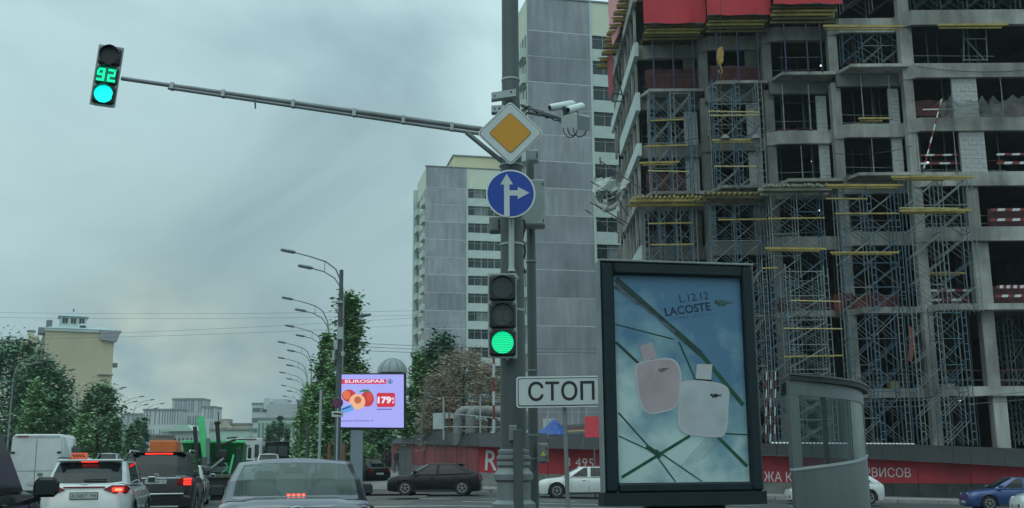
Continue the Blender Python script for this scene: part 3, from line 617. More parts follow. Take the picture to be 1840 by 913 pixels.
kg = mat('kiosk_glass', (.05, .07, .07), .08, var=.2, spec=.6, alpha=(.05, (.80, .88, .88)))
part('glass_pane', wall(1, 8, lambda i: zl(i) + .027, lambda i: ZR - .152, .012, -.01), kg, t, 50); part('glass_pane', wall(8, nn - 1, lambda i: zl(i) + .027, lambda i: ZR - .152, .012, -.01), mat('dusty_kiosk_glass', (.11, .14, .14), .3, var=.3, spec=.6, alpha=(.28, (.75, .82, .82))), t, 50)
for i, w_ in ((4, .05), (8, .05)):
    p = plan[i]; part('mullion', MB().box(p.x - w_ / 2, p.x + w_ / 2, p.y + .05, p.y + .09, 1.2, ZR - .152), blk, t)
rp = [(p.x + outd.x * .07 + (-.05 if i < 3 else .0), p.y + outd.y * .07) for i, p in enumerate(plan)] + [(pr.x + .08, pr.y + .35), (pl.x + .62, pr.y + .3), (pl.x + .1, pl.y + .7)]
part('roof', MB().slab(rp, ZR + .001, ZR + .055), canopym, t); part('roof_edge', MB().slab([(x * 1.002, y - .01) for x, y in rp], ZR + .056, ZR + .075), steeld, t)

# ------------------------------------------------------------------ building under construction
FX = lambda px, Y, py=400: P(px, py, Y).x
bays = [(1152, 1266, 69.5), (1268, 1381, 68.0), (1384, 1503, 66.5), (1506, 1636, 65.2)]
B5 = 64.0
zs = {}
for k, (a, b) in {0: (17, 43), 1: (113, 138), 2: (210, 234), 3: (308, 333), 4: (407, 432), 5: (547, 558), 6: (694, 711)}.items():
    zs[k] = (P(1800, b, B5).z, P(1800, a, B5).z)
up = zs[0][1] - zs[1][1]
zs[-1] = (zs[0][0] + up, zs[0][1] + up); zs[-2] = (zs[0][0] + 2 * up, zs[0][1] + 2 * up)
zg = -1.2; zs[7] = (zg - .3, zg)
XR = FX(1960, 64)
XL = FX(1153, 69.5, 300)
cb = thing('unfinished_tower_block', 'bare concrete frame of a building under construction wrapped in scaffolding', 'building', (XL, 69.5, 0))
bx = []
for i, (a, b, D) in enumerate(bays): bx.append((FX(a, D, 300) if i == 0 else bx[-1][1], FX(b, D, 300), D))
bx.append((bx[-1][1], XR, B5))
def bpart(n, x0, x1, y0, y1, z0, z1, m): return part(n, MB().box(x0, x1, y0, y1, z0, z1), m, cb)
for k in range(-2, 7):
    z0, z1 = zs[k]
    for i, (x0, x1, D) in enumerate(bx):
        bal = k in (1, 3) and i < 4
        # floor plate behind the edge beam
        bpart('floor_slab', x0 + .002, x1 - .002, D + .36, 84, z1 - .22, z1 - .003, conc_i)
        if k == -1 and i < 3 or k == -2 and i < 3: continue
        if bal:
            # thin balcony slab projecting, with a recessed beam under it
            pts = [(x0 + .0, D + .35), (x0 + .55, D - 1.25), (x1 - .01, D - 1.25), (x1 - .01, D + .35)]
            part('balcony_slab', MB().slab(pts, z1 - .2, z1), conc, cb)
            part('edge_beam', MB().box(x0, x1 - .01, D, D + .35, z1 - 1.25 + .2, z1 - .202), conc_d, cb)
        else:
            dd = 0 if k not in (5,) else -.5
            mm = conc if (i >= 2 or k <= 1) else conc_d
            c = .42                                           # the chamfered end where the facade steps forward
            pts = [(x0, D + .35), (x0, D + .02 + c), (x0 + c, D + dd), (x1 - .008, D + dd), (x1 - .008, D + .35)] if i else [(x0, D + .35), (x0, D), (x1 - .008, D), (x1 - .008, D + .35)]
            part('edge_beam', MB().slab(pts, z0, z1), mm, cb)
            if i: bpart('edge_beam', x0 - .30, x0 - .004, D + .36, bx[i - 1][2] + .1, z0, z1, mm)
# columns and block piers
random.seed(3)
blk_me = MB().cbox(0, .60, 0, .2, 0, .245, .008).mesh('block', blockm)
nb = 0
def pier(x0, x1, y, z0, z1):
    global nb
    n = max(1, round((x1 - x0) / .62)); w = (x1 - x0) / n; r = int((z1 - z0) / .27); h = (z1 - z0) / r
    for j in range(r):
        off = (j % 2) * w / 2
        xsx = [x0] + [x0 + off + w * q for q in range(0 if off else 1, n + (1 if off else 0)) if x0 + off + w * q < x1 - .05 and x0 + off + w * q > x0 + .05] + [x1]
        for a, b in zip(xsx, xsx[1:]):
            o = link('block', blk_me, cb, Vector((a + .006, y + random.uniform(-.012, .012), z0 + j * h + .004)) - wloc(cb)); o.scale = ((b - a - .012) / .6, 1, (h - .008) / .245); nb += 1
    bpart('mortar_core', x0 + .02, x1 - .02, y + .03, y + .19, z0, z1, conc_d)
for i, (x0, x1, D) in enumerate(bx):
    ks = range(-2, 7)
    for k in ks:
        zt, zb = zs[k][0], zs[k + 1][1]
        if zt < zb: continue
        if i: bpart('column', x0 - .28, x0 + .32, D + .42, D + 1.0, zb, zt + .3, conc if i > 2 else conc_d)
        if i < 4 and k in (1, 2): pier(x1 - .98 - (.25 if i < 2 else 0), x1 - .30, D + .25, zb, zs[k][0] - (.2 if k == 1 else 0))
        elif i < 2 and k in (0, 3): bpart('infill_wall', x1 - 1.1, x1 - .31, D + .3, D + .5, zb, zt, conc_d)
x5, x6, D5 = bx[4]
for px, k0, w in ((1757, -2, .0),):
    for k in (1, 2): pier(FX(1733 + (k - 1) * 5, 64.2), FX(1779 + (k - 1) * 5, 64.2), 64.2, zs[k + 1][1], zs[k][0])
for k in (3, 4, 5, 6):
    zt, zb = zs[k][0], zs[k + 1][1]
    o = {3: (1741, 1763), 4: (1742, 1772), 5: (1748, 1770), 6: (1754, 1778)}[k]; bpart('column', FX(o[0], 64.3), FX(o[1], 64.3), 64.3, 64.95, zb, zt, conc)
bpart('column', x5 - .1, x5 + .5, D5 + .45, D5 + 1.1, zs[1][1], zs[0][0] + .02, conc)
for k in (-2, -1): bpart('column', x5 - .1, x5 + .45, D5 + .45, D5 + 1.1, zs[k + 1][1], zs[k][0], conc)
for xx in (FX(1960, 64) - .6, 17, 22, 27, 31.5):
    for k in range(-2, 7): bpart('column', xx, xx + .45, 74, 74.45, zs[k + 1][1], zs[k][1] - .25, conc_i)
# solid rear wall and cross walls: the floors are deep, their concrete coloured dark for shade
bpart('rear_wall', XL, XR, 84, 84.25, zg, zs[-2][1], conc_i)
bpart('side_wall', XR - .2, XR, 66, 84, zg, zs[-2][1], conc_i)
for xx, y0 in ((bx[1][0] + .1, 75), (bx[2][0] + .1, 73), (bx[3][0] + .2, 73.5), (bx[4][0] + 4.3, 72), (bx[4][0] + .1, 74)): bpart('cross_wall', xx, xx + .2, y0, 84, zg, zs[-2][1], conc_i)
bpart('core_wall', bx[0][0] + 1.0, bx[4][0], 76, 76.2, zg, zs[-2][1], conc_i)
# left flank: raking fascia, piers between floors, as seen end-on down the side
for k in range(-2, 7):
    z0, z1 = zs[k]; fz0 = z0 - (.0 if k in (0, 1, 2, 4) else -.35)
    ya, yb = 69.502, (86.5 if k in (-2, -1, 0, 4) else 80.0 if k in (1, 2) else 78)
    bpart('side_fascia', XL - .33, XL - .02, ya - .5, yb, fz0 - (.35 if k in (1, 4) else 0), z1, spandm if k in (0, 1, 2, 4) else conc)
    zb = zs[k + 1][1]
    for j, yy in enumerate((70.3, 72.4, 74.5, 76.6, 78.7, 80.8, 82.9, 85.0)):
        bpart('side_pier', XL - .16, XL + .02, yy, yy + (.32 if j % 2 else .22), zb, fz0 - (.35 if k in (1, 4) else 0), conc)
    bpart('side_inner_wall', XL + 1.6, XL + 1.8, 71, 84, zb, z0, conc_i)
# interior floor lights
for (px, py, Y, r) in ((1237, 146, 70, .07), (1475, 118, 68, .06), (1459, 290, 70, .06), (1473, 378, 70, .06), (1667, 292, 67, .07), (1707, 183, 67, .055), (1239, 329, 72, .05), (1725, 720, 67, .06), (1299, 103, 69, .035), (1387, 668, 67, .035)):
    p = P(px, py, Y); t = thing('site_lamp', 'x', 'lamp', tuple(p), group='bulbs glowing in the concrete frame')
    t['label'] = {1237: 'small white bulb glowing at the right of the maroon balcony under the first red tarpaulin', 1475: 'small white bulb beside the blue props at the third tarpaulin', 1459: 'white bulb in the dark opening above the corrugated formwork edge', 1473: 'white bulb in the dark bay just below the corrugated formwork edge',
        1667: 'white bulb above the striped barrier in the right opening', 1707: 'white bulb at the maroon sheet right of the leaning striped pole', 1239: 'white bulb against the maroon sheet behind the far left scaffold', 1725: 'white bulb low in the ground storey left of the big column', 1299: 'tiny bulb below the yellow hook among blue props', 1387: 'tiny white bulb low beside the lightbox edge'}[px]
    part('bulb', MB().lathe([(.001, p.z - r), (r * .7, p.z - r * .6), (r, p.z), (r * .7, p.z + r * .6), (.001, p.z + r)], p.x, p.y, 10), emi('bulb_glow', (1, 1, .95), 3), t)
    part('socket', MB().box(p.x - .02, p.x + .02, p.y - .02, p.y + .02, p.z + r, p.z + r + .12), blk, t)
# ------------------------------------------------------------------ scaffolding
NB = 0
def pmesh(name, a, b, r, m, n=5, cache={}):
    key = (name, round((Vector(b) - Vector(a)).length, 2), r, m.name)
    if key not in cache: cache[key] = MB().tube([(0, 0, 0), (0, 0, key[1])], r, n).mesh(name, m)
    return cache[key]
def rod(name, a, b, r, m, parent):      # a straight tube placed by transform, mesh shared between equal lengths
    global NB
    a, b = Vector(a), Vector(b); me = pmesh(name, a, b, r, m); o = link(name, me, parent, a - wloc(parent)); NB += 1
    o.rotation_mode = 'QUATERNION'; o.rotation_quaternion = Vector((0, 0, 1)).rotation_difference((b - a).normalized()); return o
def scaffold(label, px0, px1, pyt, pyb, Y, cols=3, depth=1.3, lift=1.55, seed=0, mx_=.5, ladder=True, braces=True, r=.036):
    R = random.Random(seed); x0, x1 = FX(px0, Y, (pyt + pyb) / 2), FX(px1, Y, (pyt + pyb) / 2); z1, z0 = P((px0 + px1) / 2, pyt, Y).z, P((px0 + px1) / 2, pyb, Y).z
    t = thing('scaffold_tower', label, 'scaffold', ((x0 + x1) / 2, Y, z0), group='scaffold towers along the concrete frame')
    xs_ = [x0 + (x1 - x0) * i / (cols - 1) for i in range(cols)]
    nl = max(1, round((z1 - z0) / lift)); h = (z1 - z0) / nl
    for yy in (Y, Y + depth * .5, Y + depth):
        for i, x in enumerate(xs_):
            m = scb if R.random() < mx_ else scg; ex = R.uniform(0, .5)
            rod('post', (x, yy, z0), (x, yy, z1 + ex), r, m, t)
            if ladder and yy == Y:
                rod('post', (x + .26, yy, z0), (x + .26, yy, z1 + ex * .5), r * .85, m, t)
    for l in range(nl):
        za, zb = z0 + l * h, z0 + (l + 1) * h
        for i in range(cols - 1):
            xa, xb = xs_[i], xs_[i + 1]; m = scb if R.random() < mx_ else scg
            if braces:
                for yy in (Y - .04, Y + depth * .5, Y + depth):
                    if R.random() < .9: rod('cross_brace', (xa, yy, za + .1), (xb, yy, zb - .1), r * .62, m, t)
                    if R.random() < .9: rod('cross_brace', (xb, yy + .05, za + .1), (xa, yy + .05, zb - .1), r * .62, scg if R.random() < .5 else m, t)
            if R.random() < .6: rod('ledger', (xa, Y, zb), (xb, Y, zb), r * .8, m, t)
        if ladder:
            for x in xs_:
                for q in range(3): rod('rung', (x, Y, za + h * (.2 + .3 * q)), (x + .26, Y, za + h * (.2 + .3 * q)), r * .6, scg, t)
        for x in xs_: rod('transom', (x, Y, zb), (x, Y + depth, zb), r * .7, scg, t)
    return t
scaffold('upper left blue scaffold tower below the first red tarpaulin and its balcony', 1170, 1244, 168, 348, 67.3, seed=1, mx_=.6)
scaffold('grey blue scaffold tower from the yellow platform down to behind the lightbox', 1162, 1250, 362, 690, 67.3, cols=4, seed=2)
scaffold('scaffold tower under the second balcony beside the hanging hook', 1284, 1366, 150, 338, 65.9, seed=3, mx_=.5)
scaffold('scaffold tower reaching down behind the top of the lightbox, under the yellow platform', 1284, 1372, 350, 690, 65.9, seed=4, mx_=.6)
scaffold('tower with thin red and white tubes beside the lightbox edge', 1352, 1378, 480, 795, 64.5, cols=2, seed=5, mx_=.2)
scaffold('scaffold tower below the corrugated formwork edge right of the lightbox', 1388, 1482, 342, 500, 64.6, seed=6, mx_=.3, ladder=False)
scaffold('tall dense scaffold tower behind the curved kiosk', 1392, 1480, 505, 800, 64.3, cols=3, seed=7, mx_=.6, lift=1.35)
scaffold('open topped grey ladder tower standing in front of the dense scaffolding', 1420, 1490, 488, 800, 62.8, cols=2, seed=8, mx_=.1, braces=True)
scaffold('blue scaffold tower right of the kiosk, from the yellow boards to the ground', 1514, 1614, 345, 560, 63.6, seed=9, mx_=.5)
scaffold('lower blue scaffold tower right of the kiosk below the maroon heap', 1530, 1622, 562, 800, 63.6, cols=3, seed=10, mx_=.6)
scaffold('tall pale scaffold tower in front of the narrow recessed bay', 1640, 1748, 322, 560, 62.6, cols=3, seed=11, mx_=.25)
scaffold('lower pale scaffold tower left of the thick column', 1648, 1738, 562, 800, 62.6, cols=3, seed=12, mx_=.35)
scaffold('dim scaffold tower inside the ground storeys at the right edge', 1790, 1850, 565, 800, 67.0, cols=3, seed=13, mx_=.6)
scaffold('scaffold frames inside the top storey opening', 1640, 1830, -60, 15, 66, cols=5, seed=14, mx_=.2, ladder=False)
scaffold('scaffold frames under the top beam beside the red tarpaulins', 1512, 1618, -62, 18, 66.2, cols=3, seed=15, mx_=.2, ladder=False)
scaffold('scaffold frames below the yellow board in the second storey from the top', 1514, 1618, 52, 113, 65.4, cols=4, seed=16, mx_=.5, ladder=False)
t = thing('trestle_frame', 'lone pale trestle frame under the upper yellow board', 'scaffold', tuple(P(1750, 110, 64.8)))
for (a, b) in (((1731, 48), (1732, 110)), ((1771, 50), (1774, 110)), ((1731, 70), (1772, 70)), ((1732, 108), (1774, 108)), ((1736, 72), (1768, 107))): rod('tube', P(*a, 64.8), P(*b, 64.8), .04, scg, t)
# single props in the openings
propsl = [(1405, 152, 1408, 235, 65.4), (1452, 152, 1455, 235, 65.4), (1439, 262, 1441, 328, 66.0), (1546, 135, 1552, 215, 64.6), (1596, 135, 1602, 215, 64.6), (1515, 250, 1518, 318, 65.0), (1566, 250, 1570, 318, 65.0), (1645, 236, 1650, 307, 63.9), (1713, 236, 1716, 307, 63.9), (1797, 140, 1801, 205, 64.1), (1271, 192, 1272, 245, 67.6), (1626, 436, 1634, 556, 64.2)]
plab = ['third bay, left one of two', 'third bay, right one of two', 'third bay one storey lower', 'fourth bay, left one of two', 'fourth bay, right one of two', 'fourth bay one storey lower, left one', 'fourth bay one storey lower, middle one', 'right bay by the leaning pole', 'right bay by the block pier', 'far right opening', 'second bay', 'tall corner']
for (a, b, c, d, Y), l in zip(propsl, plab):
    p0, p1 = P(a, b, Y), P(c, d, Y); p1.x = p0.x; t = thing('steel_prop', 'thin pale prop in the opening of the ' + l, 'prop', tuple(p1), group='steel props in the openings')
    rod('outer_tube', p1, p1.lerp(p0, .55), .042, scg, t); rod('inner_tube', p1.lerp(p0, .55), p0, .03, scg, t)
    part('foot_plate', MB().box(p1.x - .1, p1.x + .1, Y - .1, Y + .1, p1.z, p1.z + .02), scg, t)
lab3 = ['first', 'second', 'third']
for bi, (xsx, yt, yb_, Y) in enumerate((((1172, 1207, 1243), 44, 158, 67.4), ((1285, 1322, 1358), 28, 145, 66.0), ((1406, 1445, 1470), 10, 130, 64.8))):
    for j, px in enumerate(xsx):
        p0, p1 = P(px, yt, Y), P(px, yb_, Y); p1.x = p0.x
        t = thing('blue_prop', '%s navy blue prop holding up the %s red tarpaulin bay' % (('left', 'middle', 'right')[j], lab3[bi]), 'prop', tuple(p1), group='navy props under the red tarpaulins')
        rod('post', p1, p0, .06, propm, t); 
    zz = P(0, (yt + yb_) / 2 + 14, Y).z
    t = thing('guard_rail', 'thin horizontal rails tying the navy props of the %s tarpaulin bay' % lab3[bi], 'rail', (FX(xsx[0], Y), Y, zz)); 
    for q in (0, -1.2): rod('rail', (FX(xsx[0], Y, 100) - .3, Y - .06, zz + q), (FX(xsx[2], Y, 100) + .3, Y - .06, zz + q), .03, propm, t)
# maroon sheets and striped barrier boards in the openings
def sheetp(label, px0, px1, py0, py1, Y, m=maroon, cat='sheet', amp=.12, name='hanging_sheet', group=None, thick=.03, rag=0.0, seed=0):
    R = random.Random(seed); a, b = P(px0, py1, Y), P(px1, py0, Y); t = thing(name, label, cat, (a.x, Y, a.z), group)
    nx, nz = 14, 5; mb = MB(); vs = []; ph = R.random() * 6
    for s_ in (0, thick):
        for i in range(nx + 1):
            for j in range(nz + 1):
                x = a.x + (b.x - a.x) * i / nx; z = a.z + (b.z - a.z) * j / nz
                zz = z + (R.uniform(-rag, rag) if j in (nz,) and s_ == 0 else 0)
                vs.append((x, Y + s_ + amp * math.sin(i * 1.3 + ph) * math.sin(j * .9 + 1), zz))
    o = (nx + 1) * (nz + 1); fs = []
    for s_ in (0, 1):
        for i in range(nx):
            for j in range(nz): q = s_ * o + i * (nz + 1) + j; fs.append((q, q + nz + 1, q + nz + 2, q + 1))
    for i in range(nx):
        for j in (0, nz): q = i * (nz + 1) + j; fs.append((q, q + nz + 1, q + nz + 1 + o, q + o))
    for j in range(nz):
        for i in (0, nx): q = i * (nz + 1) + j; fs.append((q, q + 1, q + 1 + o, q + o))
    part('sheet', mb.add(vs, fs), m, t, 60); return t
sheetp('dark maroon sheet lining the first balcony under the red tarpaulin', 1160, 1264, 124, 160, 69.0)
sheetp('dark maroon sheet lining the second balcony behind the hook', 1276, 1378, 118, 145, 67.6, seed=1)
sheetp('maroon sheet behind the left scaffold above the yellow platform', 1162, 1240, 312, 350, 70.0, seed=2)
sheetp('maroon sheet in the upper right opening left of the block pier', 1637, 1731, 180, 209, 65.0, seed=3)
sheetp('maroon sheet in the upper opening at the right edge', 1782, 1842, 186, 209, 65.0, seed=4)
sheetp('crumpled maroon heap in the lower bay right of the kiosk', 1500, 1616, 532, 562, 65.4, mat('crumpled_red_sheet', (.13, .022, .02), .8, var=.4, scale=1.5), seed=5, amp=.3, rag=.3)
sheetp('crumpled maroon sheet in the lower bay behind the ladder tower', 1398, 1500, 536, 562, 66.8, seed=6, rag=.25, amp=.25)
sheetp('maroon sheet behind the striped boards in the narrow bay', 1650, 1744, 520, 551, 65.6, seed=7)
sheetp('maroon sheet behind the striped boards at the lower right edge', 1782, 1845, 514, 547, 65.0, seed=8)
sheetp('maroon sheet behind the striped boards at the middle right edge', 1776, 1845, 374, 408, 65.0, seed=9)
def barrier(label, px0, px1, py0, py1, Y, n, ph=0):
    a, b = P(px0, py1, Y), P(px1, py0, Y); t = thing('striped_barrier_board', label, 'barrier', (a.x, Y, a.z), 'red and white barrier boards'); w = (b.x - a.x) / n
    zz = P((px0 + px1) / 2, py1, Y).z; hh = b.z - a.z
    for i in range(n):
        x = a.x + i * w; sk = w * .18
        part('white_stripe' if (i + ph) % 2 else 'red_stripe', MB().prism([(x, zz), (x + w - .004, zz), (x + w - .004 + sk, zz + hh), (x + sk, zz + hh)], Y, Y + .03), rw_w if (i + ph) % 2 else rw_r, t)
barrier('upper striped board in the opening left of the second block pier', 1646, 1740, 276, 280, 64.6, 6)
barrier('lower striped board in the opening left of the second block pier', 1650, 1742, 291, 295, 64.6, 5, 1)
barrier('upper striped board right of the second block pier', 1790, 1845, 275, 279, 64.5, 4, 1)
barrier('lower striped board right of the second block pier', 1790, 1845, 290, 295, 64.5, 4)
barrier('upper striped board in the middle opening at the right edge', 1778, 1845, 374, 379, 64.5, 5)
barrier('lower striped board in the middle opening at the right edge', 1778, 1845, 392, 397, 64.5, 5)
barrier('upper striped board behind the pale tower in the narrow bay', 1654, 1744, 519, 524, 65.2, 6)
barrier('lower striped board behind the pale tower in the narrow bay', 1654, 1744, 536, 541, 65.2, 5)
barrier('upper finely striped board at the lower right edge', 1790, 1845, 512, 518, 64.5, 9)
barrier('lower striped board at the lower right edge', 1788, 1845, 529, 534, 64.5, 5)
t = thing('leaning_striped_pole', 'red and white striped pole leaning across the right openings', 'pole', tuple(P(1660, 300, 63.6)))
for i in range(11):
    a, b = P(1692 - 32 * i / 11, 178 + 125 * i / 11, 63.5), P(1692 - 32 * (i + .97) / 11, 178 + 125 * (i + .97) / 11, 63.5); rod('striped_segment', a, b, .045, rw_w if i % 2 == 0 else rw_r, t)
for (a, b) in (((1692, 178), (1665, 205)), ((1692, 178), (1712, 212))): rod('guy_rod', P(*a, 63.5), P(*b, 63.5), .02, rw_r, t)
rod('cross_bar', P(1658, 197, 63.5), P(1726, 196, 63.5), .04, rw_w, t)
# yellow boards / planks
PLK = [(1480, 1627, 47, 63.9, 'under the top beam right of the tarpaulins', 5), (1687, 1811, 45, 63.7, 'under the top beam at the right', 5), (1162, 1236, 263, 67.1, 'across the first scaffold tower near its top opening', 3.5), (1170, 1232, 217, 67.2, 'high on the first scaffold tower', 3), (1150, 1218, 293, 67.0, 'low on the first scaffold tower', 4),
       (1166, 1238, 307, 67.0, 'below the low yellow one of the first scaffold tower', 2.5), (1272, 1366, 200, 65.5, 'topmost on the second scaffold tower', 2.5), (1278, 1360, 208, 65.5, 'sagging just under the topmost one of the second tower', 2.5), (1282, 1366, 252, 65.5, 'holding rubble on the second scaffold tower', 4), (1282, 1362, 299, 65.5, 'below the rubble on the second scaffold tower', 2.5),
       (1272, 1372, 347, 65.5, 'wide yellow platform edge of the second tower', 4.5), (1168, 1246, 402, 67.0, 'below the left platform, upper of two', 3), (1168, 1246, 440, 67.0, 'below the left platform, lower of two', 3), (1290, 1378, 395, 65.5, 'between the platform and the lightbox on the second tower', 3), (1378, 1480, 393, 64.2, 'in the bay right of the second tower', 3),
       (1374, 1484, 446, 64.2, 'double board on the beam of the third bay', 4.5), (1420, 1512, 540, 62.5, 'upper board on the open ladder tower', 2.5), (1411, 1514, 590, 62.5, 'middle board on the open ladder tower', 2.5), (1411, 1514, 641, 62.5, 'lowest yellow board above the curved kiosk', 3),
       (1484, 1622, 333, 63.4, 'long board under the fourth bay ledge', 5), (1482, 1560, 357, 63.6, 'short board under the fourth bay ledge', 3), (1500, 1614, 384, 63.4, 'middle of the fourth bay scaffold', 3), (1490, 1612, 454, 63.4, 'thin long board under the beam of the fourth bay', 4), (1600, 1712, 318, 62.4, 'upper board at the top of the pale tower', 5),
       (1636, 1746, 317, 62.0, 'raised board right at the head of the pale tower', 4), (1618, 1722, 374, 62.2, 'upper one of the bundle across the pale tower', 2.5), (1620, 1746, 379, 62.1, 'thick bundle across the pale tower', 5), (1650, 1740, 490, 64.8, 'dull board inside the narrow bay', 4), (1372, 1400, 482, 62.9, 'short board beside the lightbox corner', 3), (1540, 1600, 213, 64.4, 'board lying on the sill of the fourth bay', 4)]
for i, (a, b, y, Y, l, h) in enumerate(PLK):
    p0, p1 = P(a + rnd.uniform(-3, 3), y, Y), P(b + rnd.uniform(-4, 4), y + rnd.uniform(-2.4, 2), Y); m = yell if h > 2.6 else plankm
    t = thing('scaffold_board', 'yellow board ' + l, 'board', tuple(p0), 'yellow boards on the scaffolding')
    hh = h / F * Y
    part('board', MB().bar(p0, p1, .12, hh * .85), m, t)
    if h >= 4: q = Vector((0, .3, -hh * .5)); part('board', MB().bar(p0 + q + Vector((.2, 0, 0)), p1 + q - Vector((.3, 0, 0)), .1, hh * .6), m, t)
# platforms of stacked formwork timber
def platform(label, px0, px1, py, Y, n, m=yell, depth=1.6, hh=.12):
    a, b = P(px0, py, Y), P(px1, py, Y); t = thing('formwork_platform', label, 'platform', tuple(a)); R = random.Random(px0)
    for j in range(n):
        x = a.x + (b.x - a.x) * (j + .5) / n; part('joist', MB().box(x - .06, x + .06, Y - .35 + R.uniform(-.2, .2), Y + depth, a.z, a.z + .16), m, t)
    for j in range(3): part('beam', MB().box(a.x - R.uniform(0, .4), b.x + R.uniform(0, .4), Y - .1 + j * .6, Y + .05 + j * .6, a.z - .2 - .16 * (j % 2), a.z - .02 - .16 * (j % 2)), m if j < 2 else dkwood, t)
    return t
platform('long yellow platform left, jutting past the corner of the frame', 1134, 1262, 358, 66.6, 16)
platform('yellow platform behind the rubble in the second bay', 1262, 1376, 352, 65.4, 12, dkwood)
platform('platform with corrugated edge of joists in the third bay', 1370, 1490, 338, 64.3, 22, mat('grey_joists', (.25, .25, .2), .85, var=.3))
# formwork decks under the red tarpaulins
for i, (x0, x1, yt, yb_, Y) in enumerate(((1160, 1264, 44, 66, 66.6), (1272, 1380, 28, 52, 65.4), (1388, 1505, 8, 36, 64.2))):
    a, b = P(x0, yb_, Y), P(x1, yt, Y); t = thing('formwork_deck', 'dark slatted yellow formwork deck under the %s red tarpaulin' % lab3[i], 'formwork', tuple(a))
    for j in range(5):
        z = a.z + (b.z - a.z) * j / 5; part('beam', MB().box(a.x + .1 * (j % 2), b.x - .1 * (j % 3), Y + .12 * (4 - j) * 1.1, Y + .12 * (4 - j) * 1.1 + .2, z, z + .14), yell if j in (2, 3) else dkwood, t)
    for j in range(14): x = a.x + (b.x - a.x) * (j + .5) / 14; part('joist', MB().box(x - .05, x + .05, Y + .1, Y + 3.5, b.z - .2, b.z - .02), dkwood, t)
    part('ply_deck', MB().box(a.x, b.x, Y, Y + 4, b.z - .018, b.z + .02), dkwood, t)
lab4 = ['leftmost tall', 'second', 'third, shortest visible']
for i, (x0, x1, yb_, Y) in enumerate(((1157, 1264, 42, 66.2), (1271, 1380, 27, 65.0), (1390, 1507, 7, 63.8))):
    a, b = P(x0, yb_, Y), P(x1, -70, Y)
    t = thing('red_tarpaulin', '%s red tarpaulin hanging at the top of the concrete frame' % lab4[i], 'tarpaulin', (a.x, Y, a.z), 'red tarpaulins at the top of the frame')
    nx, nz = 22, 14; vs = []; fs = []
    for s_ in (0, .02):
        for ii in range(nx + 1):
            for jj in range(nz + 1):
                u, v = ii / nx, jj / nz; vs.append((a.x + (b.x - a.x) * u, Y + s_ + .05 * math.sin(u * 9 + i) * (1 - v) + .03 * math.sin(u * 23 + v * 7 + i), a.z + (b.z - a.z) * v + (.06 * math.sin(u * PI * 3 + i) if jj == 0 else 0)))
    o = (nx + 1) * (nz + 1)
    for s_ in (0, 1):
        for ii in range(nx):
            for jj in range(nz): q = s_ * o + ii * (nz + 1) + jj; fs.append((q, q + nz + 1, q + nz + 2, q + 1))
    for jj in range(nz):
        for ii in (0, nx): q = ii * (nz + 1) + jj; fs.append((q, q + 1, q + 1 + o, q + o))
    for ii in range(nx): q = ii * (nz + 1); fs.append((q, q + nz + 1, q + nz + 1 + o, q + o))
    part('cloth', MB().add(vs, fs), redt, t, 60)
    part('hem_tube', MB().tube([(a.x, Y + .06, a.z + .02), (b.x, Y + .06, a.z + .02)], .03, 6), steeld, t)
# faded sheet hanging off the left flank, seen edge-on, and its timber outriggers
t = thing('faded_tarpaulin', 'faded pink tarpaulin strip hanging down the left corner of the frame', 'tarpaulin', tuple(P(1108, 180, 77)))
def ribbon(pts, Y0, Y1, m, name):
    n = len(pts); vs = [P(x, y, Y0) for x, y in pts[:n // 2]] + [P(x, y, Y1) for x, y in pts[n // 2:]]
    part(name, MB().add([tuple(v) for v in vs] + [tuple(v + Vector((.03, .03, 0))) for v in vs], [tuple(range(n)), tuple(range(n, 2 * n))[::-1]] + [(i, i + n, (i + 1) % n + n, (i + 1) % n) for i in range(n)]), m, t, 40)
ribbon([(1093, -60), (1093, 20), (1096, 60), (1101, 82), (1112, 60), (1122, 20), (1133, -60)], 80, 76, pinkt, 'upper_sheet')
ribbon([(1094, 54), (1091, 100), (1094, 181), (1101, 160), (1100, 56)], 80, 79, mat('dull_red_tarpaulin', (.35, .07, .08), .8, var=.2), 'lower_sheet')
random.seed(5)
for i in range(14):
    py = -40 + i * 12; xa = 1150 - max(0, i - 3) * 5.2; xb = xa - 42 + i * 1.2; Y = 70.5 + i * .75
    t = thing('timber_outrigger', 'x', 'board', tuple(P(xa, py, Y)), 'yellow timber outriggers stepped down the left flank'); t['label'] = ('topmost', 'second', 'third', 'fourth', 'fifth', 'sixth', 'seventh', 'eighth', 'ninth', 'tenth', 'eleventh', 'twelfth', 'thirteenth', 'lowest')[i] + ' yellow timber outrigger down the left flank beside the pink tarpaulin'
    for j in range(3): part('beam', MB().bar(P(xa - 2, py + 3.2 * j, Y + .3 * j), P(xb + random.uniform(-2, 3), py + 3.2 * j + .5, Y + .3 * j + .2), .14, .1), yell if j < 2 else dkwood, t)
t = thing('fall_net_bracket', 'black tubular bracket under the outriggers at the left corner', 'bracket', tuple(P(1120, 180, 77)))
for a, b in (((1106, 122), (1120, 180)), ((1101, 182), (1122, 182)), ((1122, 128), (1121, 184)), ((1108, 140), (1118, 152)), ((1103, 168), (1120, 170)), ((1100, 184), (1106, 150))): rod('tube', P(*a, 77), P(*b, 77), .05, blk, t)
t = thing('hook_block', 'yellow crane hook block hanging in front of the second tarpaulin bay', 'crane hook', tuple(P(1295, 110, 62)))
hy = mat('hook_yellow', (.32, .20, .05), .7, var=.4, scale=6)
part('block', MB().prism([(P(x, y, 62).x, P(x, y, 62).z) for x, y in ((1290, 88), (1297, 84), (1300, 95), (1299, 113), (1293, 117), (1288, 105))], 61.9, 62.2), hy, t)
part('hook', MB().tube([P(x, y, 62) for x, y in ((1295, 115), (1295, 122), (1298, 127), (1296, 133), (1292, 130), (1292, 126))], .05, 6), hy, t)
